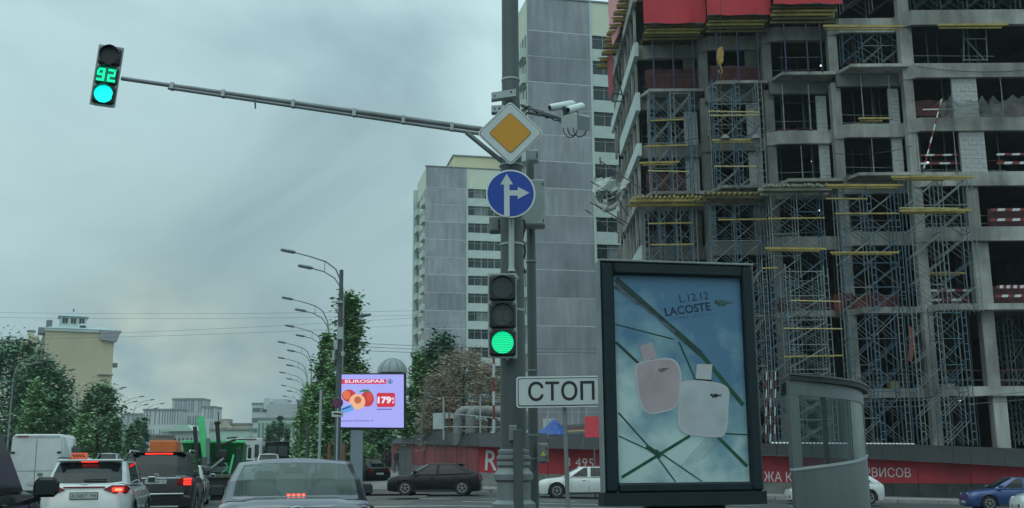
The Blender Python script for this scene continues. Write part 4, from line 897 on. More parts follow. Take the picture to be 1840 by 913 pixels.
part('hoist_rope', MB().tube([P(1294, -60, 62), P(1295, 88, 62)], .02, 5), blk, t); part('sling', MB().tube([P(1295, 132, 62), P(1297, 240, 62), P(1299, 300, 62)], .022, 5), dkwood, t)
# torn safety net with its sticks at the left corner
t = thing('torn_safety_net', 'torn whitish safety net sagging between sticks at the left corner of the frame', 'net', tuple(P(1095, 345, 70)))
R = random.Random(4); nx, nz = 16, 10; vs = []; fs = []; poly = [((1068, 318), (1128, 308)), ((1064, 340), (1132, 330)), ((1066, 362), (1120, 350)), ((1082, 378), (1112, 372))]
for j in range(nz + 1):
    v = j / nz * 3; q = min(2, int(v)); f = v - q
    l = [poly[q][0][k] * (1 - f) + poly[q + 1][0][k] * f for k in (0, 1)]; r = [poly[q][1][k] * (1 - f) + poly[q + 1][1][k] * f for k in (0, 1)]
    for i in range(nx + 1):
        u = i / nx; vs.append(tuple(P(l[0] + (r[0] - l[0]) * u + R.uniform(-1, 1), l[1] + (r[1] - l[1]) * u + 5 * math.sin(PI * u) + R.uniform(-1, 1), 69 + .8 * math.sin(u * 8 + j) + R.uniform(-.1, .1))))
for j in range(nz):
    for i in range(nx):
        if R.random() < .86: q = j * (nx + 1) + i; fs.append((q, q + 1, q + nx + 2, q + nx + 1))
part('netting', MB().add(vs, fs), netm, t)
part('net_fold', MB().tube([P(x, y, 68.8) for x, y in ((1066, 352), (1074, 368), (1088, 377), (1102, 372), (1114, 360), (1126, 330))], [.1, .16, .2, .18, .14, .08], 7), mat('net_fold', (.40, .43, .39), .9, var=.3, scale=3), t, 60)
part('dark_bundle', MB().tube([P(x, y, 68.6) for x, y in ((1092, 350), (1102, 354), (1110, 343))], [.18, .24, .12], 7), blk, t, 60)
for a, b in (((1078, 289), (1155, 342)), ((1061, 326), (1105, 352)), ((1060, 363), (1128, 402)), ((1052, 377), (1062, 384)), ((1098, 390), (1122, 405)), ((1070, 392), (1112, 420)), ((1120, 340), (1132, 346)), ((1110, 356), (1128, 388)), ((1078, 282), (1080, 312))): rod('stick', P(*a, 68.5), P(*b, 68.9), .045, mat('weathered_stick', (.12, .12, .11), .9, var=.5, scale=1), t)
for (px, py, w_, l) in ((1303, 246, 10, 'left'), (1358, 246, 12, 'right')):
    t = thing('rubble_heap', '%s small heap of rubble on the board of the second tower' % l, 'rubble', tuple(P(px, py, 65.3))); p = P(px, py + 4, 65.3)
    part('heap', MB().lathe([(.32, p.z), (.25, p.z + .16), (.1, p.z + .3), (.01, p.z + .33)], p.x, p.y, 8), conc_d, t)
t = thing('orange_sheet', 'orange red strip of sheet wrapped on the corner column', 'sheet', tuple(P(1636, 620, 64)))
part('sheet', MB().prism([(P(x, y, 64.0).x, P(x, y, 64).z) for x, y in ((1632, 585), (1641, 590), (1643, 625), (1638, 652), (1631, 648), (1633, 620))], 63.95, 64.0), mat('orange_red_sheet', (.30, .06, .03), .7, var=.3), t)

# clutter on the dark floors: props, trestles, rails and rubble a few metres in
R = random.Random(77); ROW = [(52, 110), (140, 205), (240, 303), (340, 402), (440, 540), (565, 690), (715, 795)]
names_ = ['top', 'second', 'third', 'fourth', 'fifth', 'sixth', 'ground']
for ri, (ya, yb_) in enumerate(ROW):
    for bi, (x0, x1, D) in enumerate(bx):
        xr = min(x1, FX(1850, D)); nme = ('first', 'second', 'third', 'fourth', 'widest right')[bi]
        kz = min(ri, 6); zt = zs[kz][1] - .25 if ri < 7 else 0; zb_ = zs[kz + 1][1]
        t = thing('floor_props', 'dim props and rails standing inside the %s bay on the %s dark floor' % (nme, names_[ri]), 'props', ((x0 + xr) / 2, D + 4, zb_), 'props inside the dark floors')
        for k in range(5 if bi < 4 else 9):
            x = R.uniform(x0 + .5, xr - .4); y = D + R.uniform(1.6, 6.5); rod('prop', (x, y, zb_), (x + R.uniform(-.05, .05), y, zt), .045, R.choice((scg, scb, steelg, scg)), t)
        for k in range(2): z = zb_ + (.5 + .55 * k); y = D + 1.3; rod('rail', (x0 + .4, y, z), (xr - .5, y, z + R.uniform(-.1, .1)), .03, R.choice((MATS['scaffold_grey'], rw_r, steelg)), t)
        for k in range(2):
            x = R.uniform(x0 + .6, xr - 1.2); part('pallet_load', MB().cbox(x, x + R.uniform(.5, 1.1), D + 1.8, D + 2.5, zb_ + .01, zb_ + R.uniform(.25, .7), .03), R.choice((conc_d, blockm, plankm, maroon)), t)
for (a, b, c_, d, Y, l) in ((1690, 1842, 182, 212, 63.4, 'thin grey net draped before the block pier in the upper right bays'), (1626, 1700, 250, 306, 64.3, 'thin grey net strip left of the leaning striped pole')):
    if l.startswith('thin grey net strip'): continue
    sheetp(l, a, b, c_, d, Y, mat('thin_grey_net', (.20, .22, .21), .9, var=.4, scale=3, alpha=(.28, (.95, .95, .95))), cat='net', name='safety_net', amp=.15, rag=.5, seed=22, thick=.01)
for i, (a, b) in enumerate((((1380, 176), (1470, 182)), ((1640, 118), (1840, 126)), ((1500, 276), (1640, 262)), ((1160, 250), (1262, 246)))):
    p0, p1 = P(*a, 63.9 if a[0] > 1300 else 68), P(*b, 63.9 if a[0] > 1300 else 68)
    tag(MB().tube([p0.lerp(p1, q / 8) - Vector((0, 0, .5 * (q / 8) * (1 - q / 8) * 4 * .5)) for q in range(9)], .02, 4).build('site_cable', blk), 'black cable sagging across the frame, ' + ('third bay', 'upper right bays', 'beneath the fourth bay props', 'first bay')[i], 'cable', 'loose cables on the frame')

# ------------------------------------------------------------------ hoarding round the building site
HX = [(860, 57), (900, 57), (985, 57), (1080, 57), (1175, 57), (1270, 57), (1365, 57), (1460, 57), (1555, 57), (1650, 57), (1745, 57), (1840, 57), (1935, 57)]
YT = [(700, 797), (780, 799), (860, 802), (1080, 808), (1385, 819), (1560, 824), (1790, 836), (1940, 845)]     # red top
YB = [(700, 833), (780, 838), (860, 849), (1080, 854), (1385, 867), (1790, 869), (1940, 873)]     # red bottom
YC = [(700, 792), (780, 775), (860, 780), (960, 779), (1080, 782), (1385, 799), (1640, 800), (1790, 806), (1940, 812)]   # canopy top
hoard = thing('site_hoarding', 'long red site hoarding with white lettering under a dark sheet canopy', 'fence', tuple(G(FX(1300, 57), 57)))
left = [(860 - i * 19.5, 57 + 28 * (i / 8) ** 1.15) for i in range(9)]
seg = list(reversed(left)) + HX[1:]
for (pa, Ya), (pb, Yb_) in zip(seg, seg[1:]):
    a1, a0, b1, b0 = P(pa, interp(YT, pa), Ya), P(pa, interp(YB, pa), Ya), P(pb, interp(YT, pb), Yb_), P(pb, interp(YB, pb), Yb_)
    dY = Vector((0, .06, 0)); e_ = (b0 - a0) * .006
    mm = redbf if pa < 850 else redb
    part('banner_panel', MB().add([a0 + e_, b0 - e_, b1 - e_, a1 + e_, a0 + dY, b0 + dY, b1 + dY, a1 + dY], [(0, 1, 2, 3), (7, 6, 5, 4), (0, 4, 5, 1), (1, 5, 6, 2), (2, 6, 7, 3), (3, 7, 4, 0)]), mm, hoard)
    g0, g1 = G(a0.x, Ya, .0), G(b0.x, Yb_, .0); off = Vector((0, -.12, 0))
    nblk = 2 if pa >= 860 else 1
    for q in range(nblk):
        u0_, u1_ = q / nblk, (q + .985) / nblk
        c0, c1 = a0.lerp(b0, u0_), a0.lerp(b0, u1_); h0, h1 = g0.lerp(g1, u0_), g0.lerp(g1, u1_); dn = Vector((0, 0, -.01))
        part('concrete_block', MB().add([h0 + off, h1 + off, c1 + off * .5 + dn, c0 + off * .5 + dn, h0 + dY * 5, h1 + dY * 5, c1 + dY * 4 + dn, c0 + dY * 4 + dn], [(0, 1, 2, 3), (7, 6, 5, 4), (0, 4, 5, 1), (1, 5, 6, 2), (2, 6, 7, 3), (3, 7, 4, 0)]), (mat('dark_base_block', (.045, .05, .048), .9, var=.3, stain=.3) if pa > 1450 else conc_d), hoard)
    # canopy sheets lean out over the footway
    fr_ = Vector((0, -1.5, 0)); n_ = 3 if pa >= 860 else 1
    for q in range(n_):
        u0_, u1_ = q / n_, (q + .97) / n_
        def pt(u, top):
            px = pa + (pb - pa) * u; Y = Ya + (Yb_ - Ya) * u
            return P(px, interp(YC if top else YT, px) + (0 if top else .5), Y + (1.2 if top else -.8))
        A0, A1, B1, B0 = pt(u0_, 0), pt(u1_, 0), pt(u1_, 1), pt(u0_, 1); th = Vector((0, .05, .05))
        part('canopy_sheet', MB().add([A0, A1, B1, B0, A0 + th, A1 + th, B1 + th, B0 + th], [(0, 1, 2, 3), (7, 6, 5, 4), (0, 4, 5, 1), (1, 5, 6, 2), (2, 6, 7, 3), (3, 7, 4, 0)]), canopym, hoard)
    part('fence_post', MB().bar(a0 + Vector((0, .12, -.6)), a1 + Vector((0, .12, .5)), .09), steeld, hoard)
def btext(s, x0, y0, x1, y1, h, m=bannerw, bold=.02, sp_=1.0, Y=56.96, tilt_=0.0):
    a, b = P(x0, y0, Y), P(x1, y1, Y); d = (b - a); w = d.length; d.normalize()
    text('banner_lettering', s, m, hoard, a, d, Vector((-d.z, 0, d.x)), w, h / F * Y, .0, bold, sp_)
btext('RE', 871, 845, 911, 847, 35, bold=.012); btext('8 495 7', 1015, 838, 1086, 842, 16, bold=.0, sp_=1.1)
btext('ЖА К', 1373, 865, 1424, 866, 17, bold=.0); btext('РВИСОВ', 1554, 857, 1637, 858, 16.5, bold=.0)
btext('новостройка', 735, 830, 778, 833, 9, m=bannerf, Y=56.9) if False else None
for (x0, x1, yy, h, Y) in ((736, 765, 829, 9, 73.5), (792, 834, 836, 13, 61.4)):
    pass
t = thing('red_sign_panel', 'plain bright coral red panel on the site edge right under the СТОП plate', 'panel', tuple(P(1050, 788, 50)))
a, b = P(1051, 786, 50), P(1084, 748, 50)
part('panel', MB().box(a.x, b.x, 50, 50.05, a.z, b.z), mat('coral_red_panel', (.62, .055, .07), .5, var=.06), t); part('post', MB().box(a.x + .4, a.x + .46, 50.06, 50.12, g(a.x, 50), b.z), steeld, t)
# ------------------------------------------------------------------ insulated pipes, junk behind the hoarding
pipem = mat('pipe_lagging', (.20, .21, .20), .8, var=.3, scale=2, bump=.3)
for i, (x0, yy) in enumerate(((814, 726), (836, 729))):
    t = thing('heating_pipe', ('rear' if i == 0 else 'front') + ' thick lagged pipe arching up behind the hoarding', 'pipe', tuple(P(x0 + 8, 790, 61)), 'lagged pipes behind the hoarding'); Y = 62 - i * .8
    pts = [P(x0 + 9, 800, Y), P(x0 + 9, 752, Y)] + [P(x0 + 9 + 14 * (1 - math.cos(q)), 752 - 14 * math.sin(q), Y) for q in (.4, .8, 1.2, 1.57)] + [P(905, 738 + (yy - 726), Y + .5)]
    part('pipe', MB().tube(pts, .28, 14), pipem, t, 50)
    for q in (0.3, .6): pp = pts[1].lerp(pts[0], q); part('joint_band', MB().tube([pp, pp + Vector((0, 0, .1))], .30, 14), steelg, t, 50)
t = thing('site_railing', 'rusty tube framework standing behind the hoarding around the pipes', 'scaffold', tuple(P(820, 795, 60)))
for (a, b, r, m) in [((797, 712), (797, 790), .05, steell), ((766, 690), (757, 775), .05, conc_d), ((808, 690), (807, 780), .045, mat('rusty_tube', (.14, .06, .04), .8, var=.3)), ((863, 712), (863, 792), .045, steell), ((760, 714), (900, 716), .04, steeld), ((795, 742), (900, 752), .035, steell), ((797, 767), (905, 768), .035, steell), ((985, 735), (983, 775), .05, steell), ((975, 730), (1072, 728), .04, steeld), ((1040, 735), (1040, 760), .04, steell), ((1054, 733), (1054, 762), .035, steell), ((1028, 733), (1029, 765), .035, steell), ((768, 712), (800, 700), .03, steeld), ((880, 700), (862, 730), .03, steeld)]:
    rod('tube', P(*a, 60), P(*b, 60), r, m, t)
t = thing('striped_post', 'red and white striped post rising behind the hoarding left of the mast', 'post', tuple(P(888, 780, 59.5)))
for i in range(6): rod('striped_segment', P(887, 778 - i * 25, 59.5), P(887, 778 - (i + .98) * 25, 59.5), .075, rw_r if i % 2 else signw, t)
for i, (x0, y0, x1, y1, l) in enumerate(((778, 742, 797, 771, 'large white board left of the pipes'), (800, 743, 815, 752, 'small white board directly beside the lagged pipes'), (976, 752, 998, 776, 'pale board under the СТОП plate'))):
    a, b = P(x0, y1, 60.4), P(x1, y0, 60.4); t = thing('site_board', l, 'board', tuple(a)); part('panel', MB().box(a.x, b.x, 60.4, 60.45, a.z, b.z), signw, t); part('leg', MB().box(a.x + .05, a.x + .12, 60.46, 60.5, a.z - 1.5, b.z), steeld, t)
t = thing('blue_tarpaulin', 'crumpled blue sheet thrown over materials behind the hoarding under the СТОП plate', 'tarpaulin', tuple(P(990, 780, 59)))
R = random.Random(9); vs = []; fs = []; nx = 12
for j in range(5):
    for i in range(nx + 1):
        u = i / nx; top = interp([(0, 776), (.35, 764), (.55, 752), (.75, 758), (1, 772)], u); vs.append(tuple(P(968 + 46 * u + R.uniform(-1, 1), top + (781 - top) * j / 4 + R.uniform(-.6, .6), 59 - .25 * j + R.uniform(-.12, .12))))
for j in range(4):
    for i in range(nx): q = j * (nx + 1) + i; fs.append((q, q + 1, q + nx + 2, q + nx + 1))
part('cloth', MB().add(vs, fs), mat('blue_tarp', (.03, .08, .30), .6, var=.4, scale=3), t, 30)
t = thing('timber_stack', 'dark stack of timber and tubes behind the hoarding left of the coral panel', 'stack', tuple(P(1030, 775, 59.5)))
for j in range(6): a, b = P(1010 + j * 2, 765 + j * 3.2, 59.5), P(1052, 763 + j * 3.4, 59.5); part('timber', MB().bar(a, b, .12, .08), (conc_d, steeld, redbf, plankm)[j % 4], t)
for i, px in enumerate((1352, 1360, 1368)):
    t = thing('striped_post', ('left', 'middle', 'right')[i] + ' of three thin red and white posts at the right edge of the lightbox', 'post', tuple(P(px, 795, 60.5)), 'thin striped posts beside the lightbox')
    for q in range(8): rod('striped_segment', P(px + 24 + q * .2, 795 - q * 16, 60.5), P(px + 24 + (q + .97) * .2, 795 - (q + .97) * 16, 60.5), .03, rw_w if (q + i) % 2 else rw_r, t)
t = thing('corrugated_strip', 'wavy strip of white corrugated sheet lying along the top of the canopy', 'sheet', tuple(P(1550, 795, 60)))
pts = [P(1385 + i * 3.4, 796 + (1.8 if i % 2 else -1.2) + i * .03, 58.9) for i in range(78)]
part('corrugated_sheet', MB().add([tuple(p) for p in pts] + [tuple(p + Vector((0, .5, .04))) for p in pts], [(i, i + 1, i + 79, i + 78) for i in range(77)]), rw_w, t)
# ------------------------------------------------------------------ panel tower blocks
def slab_tower(name, label, corner, Yc, wp, ww, st, ztop, first_z, side_len, attic, seed=0, nwin=2, penth=None):
    """panel gable (wp wide), window bay to its right (ww), flank running back along the avenue"""
    c = Vector((corner, Yc, 0)); rz = RA
    t = thing(name, label, 'building', tuple(c), local=True, rz=rz); R = random.Random(seed)
    nfl = int((ztop - attic - first_z) / st)
    part('body', MB().box(.02, wp + ww, .3, side_len, -1, ztop - .02), creamt, t)
    z = ztop; k = 0; pl_ = []
    part('gable_core', MB().box(.02, wp - .03, .018, .4, -1, ztop - .05), jointm, t)
    while z > 0:
        h = min(attic if k == 0 else st, z + 1)
        part('wall_panel', MB().box(.01, wp - .03, -.0 + R.uniform(-.012, .012), .2, z - h + .05, z - .03), R.choice((panelm, panelm, panelm2, panelm3)), t); z -= h; k += 1
    part('corner_strip', MB().box(wp - .02, wp + .22, -.05, .3, -1, ztop), spandm, t)
    part('parapet', MB().box(-.12, wp + ww + .05, -.08, .4, ztop + .002, ztop + .18), steelg, t)
    wme = None
    x0 = wp + .24; x1 = wp + ww
    part('attic_wall', MB().box(x0, x1, .02, .298, ztop - attic, ztop), creamt, t)
    z = ztop - attic
    fr_me = MB(); W_ = (x1 - x0); hw_ = st * .54
    n = nwin
    for i in range(n + 1): fr_me.box(W_ * i / n - (.06 if i else 0), W_ * i / n + (.06 if i < n else 0), 0, .06, 0, hw_)
    for i in range(n):
        xa, xb = W_ * i / n + .06, W_ * (i + 1) / n - .06
        fr_me.box(xa + (xb - xa) * .48, xa + (xb - xa) * .48 + .06, 0, .05, 0, hw_); fr_me.box(xa, xb, 0, .05, hw_ * .72, hw_ * .72 + .05)
    fr_m = fr_me.mesh('window_frame', framew); pn_m = MB().box(0, W_, 0, .02, 0, hw_).mesh('pane', glassd); sp_m = MB().box(0, W_, 0, .28, 0, st - hw_ - .002).mesh('spandrel', spandm)
    while z - st > -1:
        w0 = z - hw_
        o = link('window', pn_m, t, (x0, .20, w0)); link('window_frame', fr_m, o, (0, -.075, 0))
        if R.random() < .55: link('curtain', MB().box(.1, W_ * .3, 0, .01, .02, hw_ * .95).mesh('curtain', mat('net_curtain', (.17, .20, .20), .9, var=.4, scale=5)), o, (R.uniform(0, W_ * .6), -.015, 0))
        link('spandrel', sp_m, t, (x0, .0, z - st)); z -= st
    # flank: balconies
    bal = MB().box(-.45, -.003, 0, 3.0, 0, 1.0).mesh('balcony', spandm); z = ztop - attic
    while z - st > -1:
        for q in range(int(side_len / 3.6)):
            yy = .7 + q * 3.6
            if q % 2 == 0: link('balcony', bal, t, (0, yy, z - st + .1))
            o = link('window', MB().box(-.05, -.02, 0, 2.6, 0, 1.5).mesh('window', glassd), t, (0, yy, z - 1.75)); link('window_frame', MB().box(-.09, -.052, 1.25, 1.35, 0, 1.5).mesh('window_frame', framew), o)
        z -= st
    return t
lt = P(766, 299, 161)
tw = slab_tower('panel_apartment_tower', 'distant grey panel apartment tower with cream attic left of the mast', lt.x, 161, 6.45, 6.6, 2.80, lt.z, 3, 11.3, 3.3, 1, 3)
part('penthouse', MB().box(4.9, 12.6, 3.2, 10.5, lt.z + .01, lt.z + 2.9), creamm, tw); part('penthouse_roof', MB().box(4.7, 12.8, 3.0, 10.7, lt.z + 2.91, lt.z + 3.1), steelg, tw); part('penthouse_window', MB().box(4.86, 4.9, 5, 8, lt.z + 1.4, lt.z + 2.0), glassd, tw)
part('flank_strip', MB().box(-.6, -.001, 10.5, 11.3, 0, lt.z - 1.2), spandm, tw)
part('annex', MB().box(12.9, 14.3, .5, 8, -1, lt.z - 10.8), spandm, tw)
for z in range(6): part('annex_window', MB().box(13.1, 14.1, .46, .498, lt.z - 13.2 - z * 2.8, lt.z - 11.8 - z * 2.8), glassd, tw)
rt = P(947, -6, 103)
slab_tower('panel_apartment_tower', 'large grey panel apartment tower between the mast and the construction site', rt.x, 103, 6.72, 7.5, 2.80, rt.z, 3, 11, 3.7, 2, 3)
tw.name = 'panel_apartment_tower.001' if tw.name == 'panel_apartment_tower' else tw.name
# lane of low wall behind
# ------------------------------------------------------------------ cream building at the left
RB = math.radians(25); RNB = Vector((math.cos(RB), math.sin(RB), 0)); cp = P(82, 600, 200); ch_ = P(82, 594, 200).z
t = thing('cream_apartment_house', 'tall cream plastered old apartment house with a blind end wall and a rooftop lantern', 'building', (cp.x, 200, 0), local=True, rz=RB)
bw = 12.3
part('end_wall', MB().box(0, bw, 0, 60, -1, ch_), mat('tan_plaster', (.56, .50, .35), .9, var=.07, scale=.3, stain=.12, streak=True), t)
part('cornice', MB().box(-.2, bw * .78, -.3, 60, ch_ + .002, ch_ + .5), spandm, t); part('deep_cornice', MB().prism([(bw - 2.6, ch_ - 1.3), (bw - .3, ch_ - 1.7), (bw + .5, ch_ - 1.6), (bw + .9, ch_ - .3), (bw + 1.2, ch_ + .2), (bw + 1.2, ch_ + .5), (bw - 2.6, ch_ + .5)], -.6, 1.2), mat('grey_stone_cornice', (.30, .31, .33), .8, var=.15), t)
part('roof', MB().add([(-.3, -.4, ch_ + .52), (bw + 1.1, -.4, ch_ + .52), (bw + 1.1, 50, ch_ + .52), (-.3, 50, ch_ + .52), (2.5, 3, ch_ + 1.5), (bw - 2, 3, ch_ + 1.5), (bw - 2, 48, ch_ + 1.5), (2.5, 48, ch_ + 1.5)], [(0, 1, 5, 4), (1, 2, 6, 5), (2, 3, 7, 6), (3, 0, 4, 7), (4, 5, 6, 7), (0, 3, 2, 1)]), mat('pale_metal_roof', (.33, .42, .42), .5, var=.1), t)
def lz(py): return P(130, py, 202).z
lx = lambda px: (P(px, 580, 202) - Vector((cp.x, 200, 0))).dot(RNB)
l0, l1 = lx(109), lx(158)
part('lantern_wall', MB().box(l0, l1, 4, 9, ch_ + .9, lz(564)), spandm, t); c_ = (l0 + l1) / 2
part('lantern_roof', MB().add([(l0 - .4, 3.6, lz(564)), (l1 + .4, 3.6, lz(564)), (l1 + .4, 9.4, lz(564)), (l0 - .4, 9.4, lz(564)), (c_, 6.5, lz(552))], [(0, 1, 4), (1, 2, 4), (2, 3, 4), (3, 0, 4), (0, 3, 2, 1)]), MATS['pale_metal_roof'], t)
for i in range(3):
    x0 = l0 + (l1 - l0) * (.08 + .32 * i); o = part('lantern_window', MB().box(x0, x0 + (l1 - l0) * .2, 3.93, 3.99, lz(577), lz(567)), glassd, t); sub('mullion', MB().box(x0 + (l1 - l0) * .09, x0 + (l1 - l0) * .11, 3.88, 3.925, lz(577), lz(567)), framew, o)
part('finial', MB().tube([(c_, 6.5, lz(552)), (c_, 6.5, lz(547))], .12, 6), steeld, t)
part('dormer', MB().lathe([(1.0, ch_ + .5), (1.0, ch_ + 1.1), (.7, ch_ + 1.7), (.1, ch_ + 1.9)], lx(150), 2.2, 14), spandm, t, 40); part('dormer_window', MB().box(lx(150) - .55, lx(150) + .55, 1.1, 1.25, ch_ + .7, ch_ + 1.4), glassd, t)
for (a, b, y0, y1, m) in ((84, 95, 586, 571, steelg), (70, 84, 592, 585, steelg)): part('vent_block', MB().box(lx(a), lx(b), 5, 8, lz(596), lz(y1)), m, t)
# stepped left flank
for i, (xo, top, len_) in enumerate(((-2.0, 601, 8), (-3.6, 602, 20))): part('bay_wall', MB().box(xo * 1.0 - .9, xo * .5, 6 + i * 6, 14 + i * 20, -1, lz(top + i * 2)), creamm, t)
part('chimney_stack', MB().box(lx(52), lx(64), 8, 10, -1, lz(590)), creamt, t); part('stack_cap', MB().box(lx(52) - .2, lx(64) + .2, 7.8, 10.2, lz(590), lz(588)), steelg, t)
part('ledge', MB().box(bw - 2.6, bw + .25, -.35, -.001, lz(673), lz(671)), mat('dark_ledge', (.2, .2, .17), .8), t); part('side_balcony', MB().box(bw, bw + 1.0, 1, 3, lz(656), lz(649)), steelg, t)
bb = thing('low_cream_block', 'low cream block with flat roof behind the dark trees at the far left edge', 'building', tuple(P(20, 700, 230)))
a, b = P(-60, 615, 230), P(60, 615, 230); part('wall', MB().box(a.x, b.x, 230, 245, 0, a.z), creamt, bb); part('roof_edge', MB().box(a.x - .3, b.x + .3, 229.7, 245, a.z + .002, a.z + .5), steelg, bb)
wm_ = MB().box(0, 1.4, 0, .06, 0, 1.8).mesh('window', glassd)
for k in range(9): link('window', wm_, bb, Vector((a.x + 1 + k * 2.2, 229.92, a.z - 4)) - wloc(bb))
# ------------------------------------------------------------------ far buildings
def far(name, label, px0, px1, py, Y, d, wallm, roofm=None, cols=0, rows=0, ww=.5, wh=.6, slots=False, top_in=0, seed=0, wm=None, cat='building', py1=None, rz=0):
    a, b = P(px0, py, Y), P(px1, py if py1 is None else py1, Y); W_ = b.x - a.x; H_ = a.z; d = d * .35
    t = thing(name, label, cat, (a.x, Y, 0)); part('wall', MB().box(a.x, b.x, Y, Y + d, -2, H_), wallm, t)
    part('roof', MB().box(a.x - .2, b.x + .2, Y - .3, Y + d, H_ + .01, H_ + .01 * Y * .12 + .2), roofm or steelg, t)
    R = random.Random(seed); wm = wm or glassd
    if cols:
        cw, rh = W_ / cols, (H_ - 1) / rows
        me = MB().box(0, cw * ww, 0, .15, 0, rh * wh).mesh('window', wm); me2 = MB().box(0, cw * ww * .1, 0, .1, 0, rh * wh).mesh('mullion', framew)
        for i in range(cols):
            for j in range(rows):
                if slots and R.random() < .25: continue
                o = link('window', me, t, (cw * (i + .5 - ww / 2) + (R.uniform(-.2, .2) * cw if slots else 0), -.1, 1 + rh * (j + .25)))
                if not slots: link('mullion', me2, o, (cw * ww * .45, -.12, 0))
    return t
whb = mat('white_far_facade', (.50, .55, .54), .85, var=.1, scale=.08); whb2 = mat('grey_far_facade', (.40, .45, .46), .85, var=.12, scale=.08)
mint = mat('mint_plaster', (.40, .56, .46), .85, var=.06, scale=.1); beig = mat('beige_plaster', (.42, .40, .31), .85, var=.08, scale=.1); greyg = mat('slot_window_glass', (.15, .19, .21), .4, var=.3, scale=.05)
far('office_block', 'pale office block with scattered vertical window slots, lower left part of the complex', 218, 262, 746, 430, 30, whb2, cols=9, rows=3, ww=.35, wh=.7, slots=True, seed=1, wm=greyg)
far('office_block', 'white office block with vertical slots beside the small dark firs', 258, 322, 738, 420, 30, whb, cols=14, rows=3, ww=.35, wh=.75, slots=True, seed=2, wm=greyg)
far('office_block', 'tallest white office block of the slotted complex behind the green loader crane', 310, 365, 719, 440, 30, whb2, cols=12, rows=4, ww=.35, wh=.8, slots=True, seed=3, wm=greyg)
far('office_block', 'slotted white office block right of the green crane arm', 362, 386, 733, 425, 30, whb, cols=5, rows=4, ww=.35, wh=.8, slots=True, seed=4, wm=greyg)
t = far('gabled_house', 'beige house with small gable and square tower above the mint building', 386, 448, 764, 380, 14, beig, cols=8, rows=2, ww=.35, wh=.4)
a, b = P(396, 753, 379), P(413, 753, 379); part('square_tower', MB().box(a.x, b.x, 378.2, 383, 0, a.z), mat('brown_plaster', (.31, .28, .23), .9), t)
a, b, c = P(392, 768, 377), P(416, 768, 377), P(404, 756, 377); part('gable', MB().prism([(a.x, 2), (b.x, 2), (b.x, a.z), (c.x, c.z), (a.x, a.z)], 377, 378), beig, t); part('arched_window', MB().box(c.x - 1.1, c.x + 1.1, 376.9, 376.99, a.z - 3.2, a.z - .2), glassd, t)
t = far('mint_mansion', 'pale mint mansion with low hipped roof left of the green crane', 290, 348, 776, 300, 16, whb2, mint, cols=8, rows=2, ww=.4, wh=.4, seed=5)
a, b = P(302, 775, 299), P(348, 775, 299); part('hipped_roof', MB().prism([(a.x, a.z), (b.x, a.z), (b.x - 2, a.z + 1.8), (a.x + 2.5, a.z + 1.8)], 299, 312), mint, t)
far('mint_terrace', 'long mint green low building behind the loader truck', 378, 448, 774, 310, 14, mint, cols=6, rows=1, ww=.3, wh=.3, seed=6)
far('brown_shed', 'low brown hip roofed shed left of the mint mansion', 272, 305, 784, 290, 12, mat('brown_shed_wall', (.22, .17, .13), .9), py1=784)
t = far('banded_office_tower', 'white office tower with horizontal window bands beyond the avenue', 453, 487, 727, 400, 22, whb, cols=1, rows=6, ww=.92, wh=.42, seed=7, wm=mat('band_glass', (.10, .14, .16), .3, var=.3))
a, b = P(480, 726, 399), P(540, 726, 399); part('grey_wing', MB().box(a.x + .1, b.x, 398.5, 420, 0, a.z), whb2, t); a, b = P(490, 717, 402), P(515, 717, 402); part('plant_room', MB().box(a.x, b.x, 402, 410, a.z - 5, a.z), whb2, t)
a, b = P(474, 716, 399), P(484, 716, 399); part('roof_box', MB().box(a.x, b.x, 399, 402, a.z - 4, a.z), spandm, t)
far('glazed_hall', 'pale mint glazed hall in front of the banded office tower', 463, 545, 754, 330, 18, mint, cols=12, rows=2, ww=.6, wh=.6, seed=8, wm=mat('pale_glass', (.16, .24, .23), .3, var=.2))
far('grey_slab_block', 'dark grey block just behind the linden trees of the avenue', 534, 560, 722, 260, 18, mat('slate_facade', (.16, .19, .20), .8, var=.2), cols=3, rows=7, ww=.5, wh=.5)
far('low_white_shop', 'low white shop front at the end of the avenue', 440, 500, 790, 240, 10, whb, cols=5, rows=1, ww=.4, wh=.5, seed=3)
t = thing('domed_pavilion', 'small ribbed grey dome rising behind the advertising screen', 'building', tuple(P(705, 760, 130)))
c = P(705, 670, 130); rd = P(731, 670, 130).x - c.x
prof = [(rd, c.z - 6), (rd, c.z)] + [(rd * math.cos(q), c.z + rd * .98 * math.sin(q)) for q in (.2, .4, .6, .8, 1.0, 1.2, 1.4, 1.52)]
part('drum', MB().lathe([(rd * .98, c.z - 9), (rd * .98, c.z - .2)], c.x, 130, 32), spandm, t); dm = mat('dome_metal', (.26, .31, .32), .6, metal=.1, var=.12, scale=1)
part('dome', MB().lathe(prof[1:], c.x, 130, 32), dm, t, 30)
for k in range(10): q = 2 * PI * k / 10 + .2; part('dome_rib', MB().tube([(c.x + r * 1.01 * math.cos(q), 130 + r * 1.01 * math.sin(q), z) for r, z in prof[1:]], .06, 5), steelg, t)
